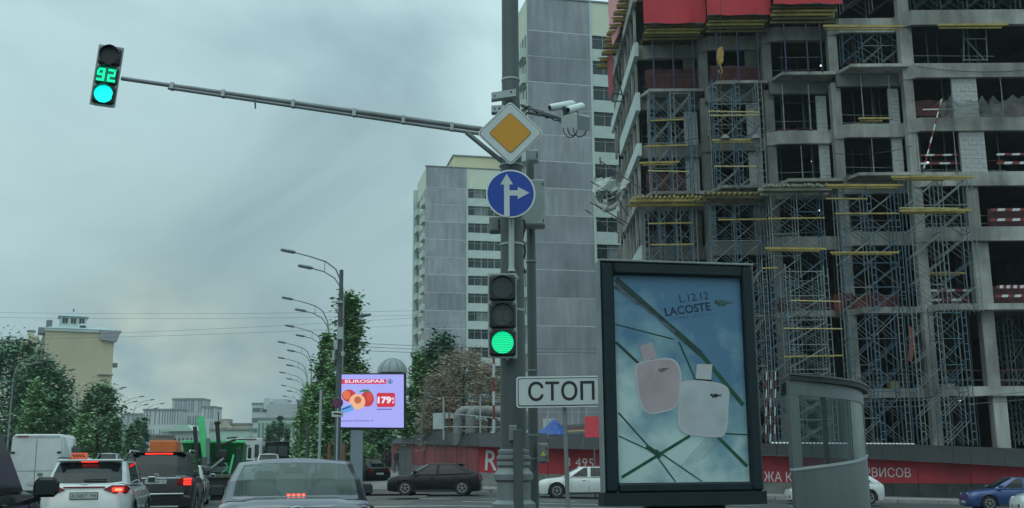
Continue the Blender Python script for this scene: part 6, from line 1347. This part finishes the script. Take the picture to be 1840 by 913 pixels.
    if lamps:
        for s_ in (-1, 1):
            zt = smooth_tab(top, -yF + .3)
            part('tail_light', MB().add([(s_ * hw * .60, -yF - .012, zt - .28), (s_ * hw * .84, -yF - .0, zt - .32), (s_ * hw * .97, -yF + .24, zt - .26), (s_ * hw * .95, -yF + .30, zt - .06), (s_ * hw * .80, -yF - .0, zt - .06), (s_ * hw * .60, -yF - .012, zt - .12), (s_ * hw * .5, -yF + .3, zt - .2)], [(0, 1, 4, 5), (1, 2, 3, 4), (0, 6, 1), (1, 6, 2), (2, 6, 3), (3, 6, 4), (4, 6, 5), (5, 6, 0)]), dred, t)
    part('front_grille', MB().cbox(-hw * .5, hw * .5, yF - .02, yF + .012, .32, .46, .02), trimd, t)
    if plate is not False: part('number_plate', MB().box(-.26, .26, -yF - .022, -yF - .012, .52, .63), platem, t)
    if plate is not False: part('number_plate', MB().box(-.26, .26, yF + .013, yF + .022, .34, .45), platem, t)
    return t, hw, yF
def place(px, py, Y): X = P(px, py, Y).x; return (X, Y, g(X, Y))
# 1 the saloon right ahead
SX, SYc = -2.62 - .0, 14.35
t, hw, yF = car('saloon_car', 'dark navy saloon straight ahead with red brake light cluster in its rear window', 'car', (P(538, 870, 12.3).x - .222 * 2.3, 14.5, 0), RA, L_=4.8, Wd=1.86, H=1.53, belt=1.02, body=p_navy, top=((-2.4, .98), (-2.25, 1.03), (-1.7, 1.05), (-1, 1.0), (1.2, .98), (2.1, .82), (2.4, .7)), ring=(-1.72, 1.35, -1.02, .35, .2), glass=carglass_c, seats=True, plate=False, ins=.20, bend=.6)
for i in range(4):
    x = -.036 * 1.5 * 1.6 + i * .036 * 1.6; part('brake_light', MB().cbox(x - .026, x + .026, -1.66, -1.62, 1.075, 1.115, .01), lred, t); part('brake_led', MB().cbox(x - .012, x + .012, -1.672, -1.661, 1.085, 1.107, .004), lred2, t)
part('brake_light_housing', MB().cbox(-.15, .15, -1.62, -1.5, 1.06, 1.125, .01), interior, t)
em = MB(); n = 20
for (rx, rz_, xo, zo) in ((.085, .055, 0, 0), (.028, .05, 0, .002), (.058, .024, 0, .022)): em.tube([(xo + rx * math.cos(2 * PI * q / n), -2.425, .935 + zo + rz_ * math.sin(2 * PI * q / n)) for q in range(n + 1)], .008, 5)
part('emblem_ring', em, chrome, t)
part('boot_gap', MB().bar((-.78, -2.2, 1.05), (.78, -2.2, 1.05), .008, .008), blk, t)
# 2 the white taxi
t, hw, yF = car('taxi', 'white taxi crossover with orange roof sign and lit brake lights', 'taxi', (P(152, 880, 22.9).x - .222 * 2.25, 25.1, 0), RA, L_=4.45, Wd=1.84, H=1.60, belt=1.05, body=p_white, top=((-2.22, 1.0), (-2.0, 1.08), (-1.2, 1.06), (1.1, 1.03), (1.9, .9), (2.22, .75)), ring=(-2.06, 1.2, -1.62, .3, .0), rails=1, wr=.34, zb=.24, lamps=False, plate=False)
part('number_plate', MB().box(-.27, .27, -yF - .03, -yF - .015, .78, .895), platem, t); part('plate_frame', MB().box(-.285, .285, -yF - .014, -yF - .008, .765, .91), trimd, t)
text('plate_text', 'А158ЕТ 799', mat('plate_ink', (.03, .03, .03), .6), t, (-.25, -yF - .031, .80), (1, 0, 0), (0, 0, 1), .50, .072, .001, .004)
for s_ in (-1, 1):
    part('tail_light', MB().add([(s_ * .38, -yF - .02, .97), (s_ * .62, -yF - .02, .88), (s_ * .86, -yF + .06, .87), (s_ * .90, -yF + .25, .98), (s_ * .84, -yF + .05, 1.05), (s_ * .55, -yF - .01, 1.05), (s_ * .6, -yF + .25, .95)], [(0, 1, 5), (1, 2, 4, 5), (2, 3, 4), (0, 6, 1), (1, 6, 2), (2, 6, 3), (3, 6, 4), (4, 6, 5), (5, 6, 0)]), dred, t)
    part('lit_tail_lamp', MB().cbox(min(s_ * .56, s_ * .8), max(s_ * .56, s_ * .8), -yF - .045, -yF - .021, .92, 1.0, .012), lred, t); part('bright_bulb', MB().cbox(min(s_ * .62, s_ * .76), max(s_ * .62, s_ * .76), -yF - .055, -yF - .046, .935, .985, .01), lred2, t)
    part('rear_fog_recess', MB().cbox(min(s_ * .5, s_ * .75), max(s_ * .5, s_ * .75), -yF - .03, -yF - .01, .42, .48, .01), dred, t)
part('red_trim_strip', MB().box(-.42, .42, -yF - .018, -yF - .006, 1.0, 1.03), dred, t)
part('high_brake_light', MB().cbox(-.17, .17, -1.80, -1.74, 1.535, 1.585, .012), lred, t); part('spoiler', MB().cbox(-.66, .66, -1.83, -1.45, 1.555, 1.60, .015), p_white, t)
part('badge', MB().cbox(-.07, .07, -yF - .03, -yF - .015, .955 + .11, .985 + .11, .008), chrome, t); part('wiper', MB().bar((-.05, -2.07, 1.16), (.42, -2.06, 1.17), .02, .03), blk, t)
part('aerial', MB().tube([(.12, -1.2, 1.6), (.14, -1.28, 1.82)], .008, 5), blk, t); part('lower_cladding', MB().cbox(-.86, .86, -yF - .02, -yF + .1, .26, .5, .03), trimd, t)
ts_ = thing('taxi_roof_sign', 'small orange chequered taxi sign standing on the white crossover', 'taxi sign', tuple(t.location + Vector((0, 0, 1.6)) + RD * -1.05 - RN * .34), local=True, rz=RA)
part('box', MB().cbox(-.17, .17, -.06, .06, 0.012, .145, .012), mat('taxi_sign_orange', (.72, .12, .04), .5, emit=(.8, .12, .05), es=.15), ts_)
for i in range(8):
    for j in range(2):
        if (i + j) % 2: part('chequer', MB().box(-.13 + i * .032, -.13 + i * .032 + .032, -.064, -.061, .05 + j * .03, .08 + j * .03), blk, ts_)
# 3 dark SUV
t, hw, yF = car('suv', 'big dark brown SUV with chrome strips and lit brake lights', 'car', (P(281, 860, 28.4).x - .222 * 2.45, 30.8, 0), RA, L_=4.9, Wd=1.94, H=1.82, belt=1.17, body=p_brown, top=((-2.45, 1.08), (-2.25, 1.2), (-1.2, 1.18), (1.3, 1.14), (2.1, 1.02), (2.45, .85)), ring=(-2.28, 1.3, -1.95, .45, .1), rails=2, wr=.38, zb=.3, lamps=False, plate=False, ins=.15)
part('number_plate', MB().box(-.27, .27, -yF - .03, -yF - .015, .98, 1.09), platem, t); text('plate_text', 'О908МР 97', MATS['plate_ink'], t, (-.25, -yF - .031, 1.0), (1, 0, 0), (0, 0, 1), .50, .07, .001, .0)
part('chrome_strip', MB().cbox(-.62, .62, -yF - .03, -yF - .01, 1.115, 1.14, .008), chrome, t); part('chrome_bumper_strip', MB().cbox(-.72, .72, -yF - .07, -yF - .02, .70, .74, .01), chrome, t); part('rear_bumper', MB().cbox(-.9, .9, -yF - .06, -yF + .2, .34, .69, .05), p_brown, t); part('lower_chrome_lip', MB().cbox(-.6, .6, -yF - .075, -yF - .061, .38, .42, .006), steell, t)
for s_ in (-1, 1):
    part('tail_light', MB().cbox(min(s_ * .52, s_ * .93), max(s_ * .52, s_ * .93), -yF - .02, -yF + .2, .93, 1.14, .03), dred, t)
    for q in range(3): part('lit_lamp', MB().cbox(min(s_ * .70, s_ * .90), max(s_ * .70, s_ * .90), -yF - .035, -yF - .021, .945 + q * .065, .99 + q * .065, .008), lred, t)
part('high_brake_light', MB().cbox(-.36, .36, -2.02, -1.97, 1.745, 1.785, .012), lred, t); part('spoiler', MB().cbox(-.72, .72, -2.06, -1.8, 1.79, 1.82, .01), p_brown, t)
part('star_emblem', MB().tube([(.06 * math.cos(2 * PI * q / 14), -2.47, 1.18 + .06 * math.sin(2 * PI * q / 14)) for q in range(15)], .008, 5), chrome, t)
for x in (-.72, .5): part('model_lettering', MB().box(x, x + .24, -yF - .02, -yF - .005, 1.165, 1.19), steell, t)
# 4 dark minivan beside us at the left edge
t, hw, yF = car('minivan', 'black minivan at the left edge, only its side window, mirror and bonnet in view', 'car', tuple(RS(-3.47, 11.35)), RA, L_=4.7, Wd=1.86, H=2.0, belt=1.22, body=p_black, top=((-2.35, 1.1), (-1.5, 1.2), (.6, 1.22), (1.5, 1.2), (2.1, 1.02), (2.35, .8)), ring=(-2.15, 1.5, -1.9, .45, -.3), wr=.34, zb=.22, plate=False, mir=False, glass=mat('minivan_glass', (.015, .025, .025), .3, var=.1, spec=.3, alpha=(.6, (.25, .3, .3))))
o = part('wing_mirror', MB().cbox(hw + .04, hw + .29, .98, 1.13, 1.13, 1.34, .05), blk, t); sub('mirror_glass', MB().box(hw + .065, hw + .265, .974, .979, 1.16, 1.31), glassd, o); part('mirror_arm', MB().bar((hw - .08, 1.1, 1.06), (hw + .1, 1.08, 1.12), .06, .05), blk, t)
# 5 white panel van
def van(name, label, cat, loc, rz, L_, Wd, H, m, hood=True, dark=False, rear_glass=False):
    t = thing(name, label, cat, tuple(loc), None, local=True, rz=rz); hw = Wd / 2; y0, y1 = -L_ / 2, L_ / 2; c = .12
    def sec(y, top, wt, wbm): return [(-wbm, y, .35), (-wbm * 1.0, y, H * .5), (-wt, y, top - c), (-wt + c * .9, y, top), (wt - c * .9, y, top), (wt, y, top - c), (wbm, y, H * .5), (wbm, y, .35)]
    ss = [sec(y0, H - .03, hw * .93, hw * .98), sec(y0 + .1, H, hw * .95, hw), sec(y1 - 1.9, H, hw * .95, hw), sec(y1 - 1.1, H * .72 if H > 2.2 else H * .8, hw * .9, hw), sec(y1 - .3, H * .46, hw * .88, hw * .98), sec(y1, H * .36, hw * .85, hw * .92)]
    vs = sum(ss, []); fs = [(i * 8 + k, i * 8 + (k + 1) % 8, (i + 1) * 8 + (k + 1) % 8, (i + 1) * 8 + k) for i in range(5) for k in range(8)] + [tuple(range(8)), tuple(range(40, 48))[::-1]]
    part('body', MB().add(vs, fs), m, t, 50)
    part('roof_lip', MB().cbox(-hw * .86, hw * .86, y0 - .03, y0 + .05, H - .12, H - .02, .02), m, t); part('high_brake_light', MB().cbox(-.55 * hw - .2, -.55 * hw + .22, y0 - .045, y0 - .031, H - .12, H - .07, .006), dred, t)
    part('door_seam', MB().box(-.008, .008, y0 - .008, y0 - .001, .5, H - .2), blk, t); part('door_seam', MB().box(-hw * .85, hw * .85, y0 - .008, y0 - .001, H * .47, H * .475), blk, t)
    for s_ in (-1, 1):
        part('tail_light', MB().cbox(min(s_ * hw * .84, s_ * hw * .97), max(s_ * hw * .84, s_ * hw * .97), y0 - .02, y0 + .05, .75, 1.15, .01), dred, t); part('hinge', MB().cbox(min(s_ * hw * .8, s_ * hw * .95), max(s_ * hw * .8, s_ * hw * .95), y0 - .03, y0 - .005, H * .72, H * .75, .005), blk if not dark else steeld, t)
        part('side_window', MB().box(s_ * hw * .975 - .02, s_ * hw * .975 + .02, y1 - 2.6, y1 - 1.6, H * .55, H * .82), glassd, t); part('sill', MB().box(s_ * (hw - .05) - .03, s_ * (hw - .05) + .03, y0 + .4, y1 - .4, .3, .42), trimd, t)
        part('wing_mirror', MB().cbox(s_ * (hw + .15) - .1, s_ * (hw + .15) + .1, y1 - 1.5, y1 - 1.38, H * .5, H * .62, .02), blk, t)
        for yy in (y0 + .9, y1 - .9): o = part('wheel', MB().tube([(s_ * (hw - .24), yy, .34), (s_ * (hw + .005), yy, .34)], .34, 16), tyrem, t, 40); sub('rim', MB().tube([(s_ * (hw + .006), yy, .34), (s_ * (hw + .015), yy, .34)], .2, 12), rimm, o)
    part('bumper', MB().cbox(-hw * .95, hw * .95, y0 - .08, y0 + .1, .35, .55, .03), trimd, t); part('number_plate', MB().box(-.26, .26, y0 - .035, y0 - .02, .75, .86), platem, t)
    part('windscreen', MB().add([(-hw * .8, y1 - 1.86, H * .97), (hw * .8, y1 - 1.86, H * .97), (hw * .82, y1 - 1.08, H * .74), (-hw * .82, y1 - 1.08, H * .74)], [(0, 1, 2, 3)]).xf(lambda v: v + Vector((0, .02, .02))), glassd, t)
    if rear_glass:
        for s_ in (-1, 1): part('rear_window', MB().cbox(min(s_ * .06, s_ * hw * .8), max(s_ * .06, s_ * hw * .8), y0 - .015, y0 - .002, H * .52, H * .86, .03), glassd, t)
    return t
vl = place(66, 800, 42.5); v = van('panel_van', 'white high roofed panel van seen from behind left of the taxi', 'van', Vector(vl) + RD * 2.45, RA, 4.9, 1.95, 2.72, p_white)
part('rear_side_glass', MB().box(.96, .985, -.2, 1.6, 1.5, 2.3), glassd, v); part('emblem', MB().box(.12, .3, -2.49, -2.46, 1.1, 1.2), mat('grey_emblem', (.12, .13, .13)), v)
v = van('minibus', 'black boxy minibus seen from behind beyond the saloon roof', 'van', Vector(place(498, 820, 90)) + RD * 2.5, RA, 5.2, 2.1, 2.5, p_black, dark=True, rear_glass=True)
# 6 far cars in the queue
def small(name, label, px, Y, m, H=1.5, W_=1.8, dz=None, rz=RA, **k):
    return car(name, label, 'car', Vector(place(px, 825, Y)) + RD * 2.2, rz, Wd=W_, H=H, belt=H * .66, body=m, top=((-2.2, H * .6), (-1.9, H * .66), (1.0, H * .65), (2.0, .78), (2.2, .66)), ring=(-2.0, 1.1, -1.5, .2, .0), **k)[0]
small('suv', 'silver car in the queue behind the taxi roof, its rear window dark', 190, 84, p_silver, 1.72)
small('hatchback_car', 'pale hatchback glimpsed left of the silver car in the queue', 138, 78, p_white, 1.5)
small('hatchback_car', 'white car with black rear window just beyond the saloon roof', 482, 82, p_white, 1.6)
small('hatchback_car', 'white car right of the green loader truck, half hidden', 436, 66, p_white, 1.5)
small('hatchback_car', 'silver car farther ahead right of the loader truck', 424, 100, p_silver, 1.55)
small('hatchback_car', 'pale car squeezed between SUV and loader truck', 322, 38, p_white, 1.5)
small('hatchback_car', 'dark parked car peeking out right of the screen post', 652, 64, p_black, 1.45, rz=RA + .5)
small('hatchback_car', 'pale parked car under the linden left of the screen post', 622, 70, p_silver, 1.45)
small('hatchback_car', 'tiny white car at the end of the queue beneath the minibus', 516, 104, p_white, 1.5)
# 7 box truck and orange lorry
def boxtruck(label, px, Y, w, h, L_, m, name='box_truck', extra=None):
    loc = Vector(place(px, 825, Y)) + RD * L_ / 2; t = thing(name, label, 'truck', tuple(loc), local=True, rz=RA); y0 = -L_ / 2
    part('cargo_box', MB().cbox(-w / 2, w / 2, y0, y0 + L_ * .72, 1.0, h, .05), m, t); part('chassis', MB().box(-w * .4, w * .4, y0, L_ / 2, .6, .98), trimd, t); part('cab', MB().cbox(-w * .47, w * .47, y0 + L_ * .75, L_ / 2, .7, h * .82, .12), m, t)
    for s_ in (-1, 1):
        part('door_frame', MB().box(min(s_ * w * .03, s_ * w * .46), max(s_ * w * .03, s_ * w * .46), y0 - .02, y0 - .001, 1.1, h - .12), m, t); part('tail_light', MB().box(min(s_ * w * .38, s_ * w * .47), max(s_ * w * .38, s_ * w * .47), y0 - .03, y0 - .001, .75, .88), dred, t)
        for yy in (y0 + 1.3, L_ / 2 - 1.2): o = part('wheel', MB().tube([(s_ * (w / 2 - .3), yy, .48), (s_ * (w / 2 - .02), yy, .48)], .48, 16), tyrem, t, 40); sub('rim', MB().tube([(s_ * (w / 2 - .019), yy, .48), (s_ * (w / 2 - .01), yy, .48)], .26, 12), rimm, o)
    part('bumper', MB().box(-w * .45, w * .45, y0 - .05, y0 + .05, .5, .62), trimd, t); return t
tt = boxtruck('white box truck seen from behind left of the black minibus', 446, 92, 2.3, 2.85, 7, p_white); part('dark_door', MB().box(.5, .85, -3.55, -3.525, 1.2, 2.3), glassd, tt); part('dark_label', MB().box(-.7, -.2, -3.55, -3.525, 1.9, 2.3), glassd, tt); part('faded_lettering', MB().box(-1.0, .6, -3.55, -3.525, 2.68, 2.8), steeld, tt)
boxtruck('small orange lorry top showing above the dark SUV', 292, 72, 1.75, 2.62, 5, orangem, 'orange_lorry')
# 8 green loader truck
loc = Vector(place(379, 850, 46)) + RD * 3.5; t = thing('loader_truck', 'green skip loader truck with dark hydraulic arms and a bright green boom', 'truck', tuple(loc), local=True, rz=RA)
gm = mat('loader_green', (.012, .20, .055), .5, var=.2, scale=2, stain=.2); gd = mat('loader_dark_green', (.01, .045, .03), .6, var=.3, scale=2); gb = mat('boom_bright_green', (.10, .62, .25), .5, var=.08)
part('hopper', MB().add([(-1.2, -2.2, 1.62), (1.2, -2.2, 1.62), (1.28, 2.5, 1.5), (-1.28, 2.5, 1.5), (-1.3, -2.6, 2.42), (1.3, -2.6, 2.42), (1.3, 2.6, 2.42), (-1.3, 2.6, 2.42)], [(0, 3, 2, 1), (4, 5, 6, 7), (0, 1, 5, 4), (1, 2, 6, 5), (2, 3, 7, 6), (3, 0, 4, 7)]), gm, t)
part('hopper_rim', MB().cbox(-1.34, 1.34, -2.66, -2.5, 2.40, 2.52, .02), gb, t)
for x in (-.95, -.6, .55, .9): part('hopper_rib', MB().bar((x, -2.62, 2.4), (x * .95, -2.24, 1.64), .06, .06), gm, t)
part('tailboard', MB().cbox(-1.2, 1.2, -2.9, -2.3, .95, 1.58, .04), gd, t); part('chassis', MB().box(-1.0, 1.0, -3.2, 3.4, .62, .94), trimd, t); part('rear_beam', MB().cbox(-1.2, 1.2, -3.35, -3.1, .92, 1.08, .02), mat('dusty_beam', (.10, .10, .08), .8, var=.3), t); part('underrun_bar', MB().box(-1.15, 1.15, -3.4, -3.3, .42, .62), trimd, t)
part('cab', MB().cbox(-1.15, 1.15, 2.7, 4.2, .8, 2.35, .12), gm, t); part('corner_post', MB().cbox(.98, 1.2, -2.95, -2.66, 1.0, 2.2, .03), gd, t)
bx0, bz0 = -.36, 1.7
part('boom', MB().bar((bx0 + .12, -3.0, 1.70), (bx0 - .18, -3.05, 3.35), .30, .16, up=(0, 1, 0)), gb, t)
part('boom_tip', MB().prism([(bx0 - .34, 3.3), (bx0 - .02, 3.3), (bx0 - .04, 3.5), (bx0 - .28, 3.58)], -3.1, -2.96), gb, t)
part('hydraulic_arm', MB().bar((bx0 - .25, -3.12, 1.55), (bx0 - .42, -3.1, 3.1), .16, .16, up=(0, 1, 0)), blk, t); part('hydraulic_arm', MB().bar((bx0 + .72, -3.1, 1.35), (bx0 + .50, -3.1, 3.25), .17, .17, up=(0, 1, 0)), blk, t)
part('arm_head', MB().cbox(bx0 + .38, bx0 + .64, -3.2, -3.0, 3.2, 3.32, .02), blk, t); part('arm_pin', MB().tube([(bx0 + .56, -3.1, 3.3), (bx0 + .52, -3.1, 3.75)], .02, 6), blk, t)
part('slew_base', MB().lathe([(.34, 1.1), (.34, 1.35), (.22, 1.45), (.24, 1.8)], bx0 + .1, -3.05, 14), steeld, t); part('stabiliser_box', MB().cbox(-.35, .75, -3.25, -2.95, 1.12, 1.4, .04), steeld, t)
part('beacon_bar', MB().bar((.55, -2.3, 2.62), (1.0, -2.3, 2.66), .08, .06), blk, t); part('lever', MB().tube([(-.55, -2.6, 2.52), (-.35, -2.6, 2.62)], .03, 6), blk, t)
for s_ in (-1, 1):
    part('tail_light', MB().cbox(s_ * .78 - .09, s_ * .78 + .09, -3.44, -3.401, .66, .80, .01), dred, t); part('lit_lamp', MB().cbox(s_ * .78 - .045, s_ * .78 + .045, -3.46, -3.441, .69, .77, .01), lred, t); part('wing_mirror', MB().cbox(s_ * 1.42 - .08, s_ * 1.42 + .08, 3.3, 3.4, 1.75, 2.3, .03), blk, t); part('mirror_arm', MB().tube([(s_ * 1.15, 3.4, 2.3), (s_ * 1.4, 3.35, 2.4), (s_ * 1.42, 3.35, 2.2)], .03, 6), blk, t)
    for yy in (-1.9, 2.6): part('wheel', MB().tube([(s_ * .8, yy, .5), (s_ * 1.2, yy, .5)], .5, 18), tyrem, t, 40)
for (a_, b_, r_, m_) in (((-.75, -3.0, 1.3), (-.55, -3.0, 2.2), .07, blk), ((-.2, -3.25, 1.15), (.5, -3.25, 1.75), .06, steelg), ((.55, -3.2, 1.2), (.1, -3.2, 2.0), .05, blk), ((.3, -3.1, 2.3), (.95, -2.9, 2.55), .05, blk), ((-1.05, -3.0, 1.1), (-.5, -3.1, 1.7), .05, gb), ((.75, -3.3, 1.1), (.9, -3.3, 1.9), .045, gb)): part('crane_link', MB().tube([a_, b_], r_, 8), m_, t)
part('crane_cylinder', MB().tube([(-.15, -3.2, 1.5), (-.2, -3.2, 2.6)], .075, 10), steelg, t); part('control_seat', MB().cbox(.25, .62, -3.3, -3.05, 1.75, 2.1, .04), blk, t)
part('hose_loop', MB().tube([(.55 + .12 * math.sin(q), -3.42 + .02 * q, 1.55 - .1 * q) for q in range(6)], .02, 5), gb, t)
# 9 crossing traffic
def slope(o, deg=-1.9): o.rotation_euler.y = math.radians(1.9)
XT = ((-2.15, .88), (-1.95, .98), (-1.5, 1.0), (-.6, .93), (1.0, .92), (1.7, .82), (2.15, .64))
a0 = place(782, 885, 50); t, hw, yF = car('hatchback_car', 'black hatchback crossing to the left beyond the junction', 'car', a0, PI / 2 - .05, L_=4.25, Wd=1.82, H=1.46, belt=.96, body=p_black, top=((-2.12, .92), (-1.95, 1.0), (-.6, .95), (1.0, .94), (1.7, .88), (2.0, .80), (2.12, .68)), ring=(-1.95, 1.15, -1.05, .25, -.2), wr=.33); slope(t)
part('rear_spoiler', MB().cbox(-.6, .6, -1.35, -1.1, 1.38, 1.42, .01), p_black, t)
a0 = place(1049, 890, 50.2); t, hw, yF = car('hatchback_car', 'white premium hatchback crossing left behind the post of the СТОП plate', 'car', a0, PI / 2, L_=4.25, Wd=1.78, H=1.44, belt=.95, body=p_white, top=((-2.12, .9), (-1.9, .97), (-.6, .93), (1.0, .94), (1.7, .87), (2.0, .80), (2.12, .70)), ring=(-1.95, 1.1, -1.35, .2, -.2), wr=.33); slope(t)
a0 = place(1499, 900, 49.6); t, hw, yF = car('hatchback_car', 'white car behind the curved kiosk with only its two ends showing', 'car', a0, PI / 2, L_=4.2, Wd=1.76, H=1.46, belt=.96, body=p_white, top=((-2.1, .9), (-1.9, 1.0), (-.6, .95), (1.0, .92), (1.7, .82), (2.1, .66)), ring=(-1.95, 1.1, -1.3, .2, -.2)); slope(t)
a0 = place(1822, 905, 48.5); t, hw, yF = car('saloon_car', 'bright blue saloon driving left at the right edge', 'car', a0, PI / 2 - .1, L_=4.3, Wd=1.72, H=1.47, belt=.97, body=p_blue, top=((-2.15, .95), (-1.4, 1.0), (-.6, .95), (1.0, .95), (1.7, .88), (2.02, .80), (2.15, .70)), ring=(-1.4, 1.15, -.85, .2, -.25)); slope(t)
a0 = place(1930, 935, 41); t, hw, yF = car('hatchback_car', 'front corner of a white car cut off at the lower right edge', 'car', a0, PI / 2 - .1, L_=4.1, Wd=1.72, H=1.45, belt=.95, body=p_white, top=((-2.05, .9), (-1.4, .98), (-.6, .95), (1.0, .92), (1.7, .82), (2.05, .66)), ring=(-1.9, 1.1, -1.3, .2, -.25)); slope(t)
# ------------------------------------------------------------------ walkers
def person(label, loc, rz, h, coat, legc, stride, hairc, arm=.12):
    t = thing('person', label, 'person', tuple(loc), 'people walking on the far pavement', local=True, rz=rz); k = h / 1.75
    V = {'pel': (0, 0, .93), 'wa': (0, .01, 1.08), 'ch': (0, 0, 1.28), 'nk': (0, .0, 1.47), 'hb': (0, .01, 1.55), 'hd': (0, .02, 1.66), 'ht': (0, .01, 1.73)}
    rdi = {'pel': .13, 'wa': .12, 'ch': .145, 'nk': .055, 'hb': .075, 'hd': .095, 'ht': .06}; E = [('pel', 'wa'), ('wa', 'ch'), ('ch', 'nk'), ('nk', 'hb'), ('hb', 'hd'), ('hd', 'ht')]
    for s_, n in ((-1, 'l'), (1, 'r')):
        d = stride * s_
        V.update({n + 'hip': (s_ * .10, 0, .88), n + 'kn': (s_ * .11, d * .55 + .05, .49), n + 'an': (s_ * .11, d * 1.0 - .03, .08), n + 'to': (s_ * .12, d * 1.0 + .14, .03), n + 'sh': (s_ * .19, 0, 1.40), n + 'el': (s_ * .25, -d * .4 - .02, 1.14), n + 'wr': (s_ * .24, -d * .7 + arm, .92), n + 'ha': (s_ * .235, -d * .75 + arm + .03, .84)})
        rdi.update({n + 'hip': .10, n + 'kn': .065, n + 'an': .045, n + 'to': .035, n + 'sh': .075, n + 'el': .052, n + 'wr': .035, n + 'ha': .03})
        E += [('pel', n + 'hip'), (n + 'hip', n + 'kn'), (n + 'kn', n + 'an'), (n + 'an', n + 'to'), ('ch', n + 'sh'), (n + 'sh', n + 'el'), (n + 'el', n + 'wr'), (n + 'wr', n + 'ha')]
    ks = list(V); me = bpy.data.meshes.new('body'); me.from_pydata([tuple(c * k for c in V[q]) for q in ks], [(ks.index(a), ks.index(b)) for a, b in E], [])
    o = link('body', me, t); md = o.modifiers.new('skin', 'SKIN'); 
    for i, q in enumerate(ks): me.skin_vertices[0].data[i].radius = (rdi[q] * k * (1.15 if q in ('ch', 'pel', 'wa') else 1), rdi[q] * k)
    me.skin_vertices[0].data[0].use_root = True; o.modifiers.new('sub', 'SUBSURF').levels = 1; o.modifiers['sub'].render_levels = 2
    bpy.context.view_layer.update(); dm_ = bpy.data.meshes.new_from_object(o.evaluated_get(bpy.context.evaluated_depsgraph_get())); o.modifiers.clear(); o.data = dm_; dm_.materials.clear()
    for m in (coat, legc, mat('skin_tone', (.35, .22, .17), .6), mat('shoe_black', (.02, .02, .02), .6)): dm_.materials.append(m)
    for p_ in dm_.polygons:
        c = p_.center / k; p_.use_smooth = True; p_.material_index = 3 if c.z < .09 else 1 if c.z < .90 and abs(c.x) < .2 else 2 if (c.z > 1.5 or (abs(c.x) > .19 and c.z < .93)) else 0
    part('hair', MB().lathe([(.02, 1.775 * k), (.08 * k, 1.75 * k), (.108 * k, 1.68 * k), (.10 * k, 1.60 * k), (.05 * k, 1.58 * k)], 0, -.012 * k, 12), hairc, t, 60)
    part('nose', MB().add([(0, .125 * k, 1.63 * k), (-.012, .10 * k, 1.62 * k), (.012, .10 * k, 1.62 * k), (0, .10 * k, 1.67 * k)], [(0, 1, 2), (0, 2, 3), (0, 3, 1)]), MATS['skin_tone'], t)
    part('jacket_hem', MB().lathe([(.165 * k, .86 * k), (.16 * k, 1.0 * k)], 0, 0, 14), coat, t, 60)
    return t
hb = mat('dark_hair', (.03, .02, .015), .7)
l = place(713, 848, 79); person('person in dark jacket and blue jeans walking on the pavement beside the grey cabinet', (l[0], l[1], l[2] + .14), PI * .9, 1.75, mat('dark_jacket', (.02, .02, .028), .8), mat('blue_jeans', (.03, .06, .09), .8), .20, hb)
l = place(692, 838, 84); person('person in plum coat with dark trousers walking nearer the shrubs', (l[0], l[1], l[2] + .14), PI * .1, 1.72, mat('plum_coat', (.05, .03, .045), .8), mat('dark_trousers', (.045, .03, .04), .8), .24, hb)
for o in LOCALS:
    if '_local' in o: del o['_local']

# light summer haze over the city
hz = bpy.data.materials.new('haze'); hz.use_nodes = True; hn = hz.node_tree; hn.nodes.clear(); ho = hn.nodes.new('ShaderNodeOutputMaterial'); hv = hn.nodes.new('ShaderNodeVolumePrincipled')
hv.inputs['Color'].default_value = (.86, .96, .97, 1); hv.inputs['Density'].default_value = .00025; hn.links.new(hv.outputs[0], ho.inputs['Volume'])
hb_ = MB().box(-950, 950, -250, 1250, -5, 70).build('haze', hz); tag(hb_, kind='stuff')
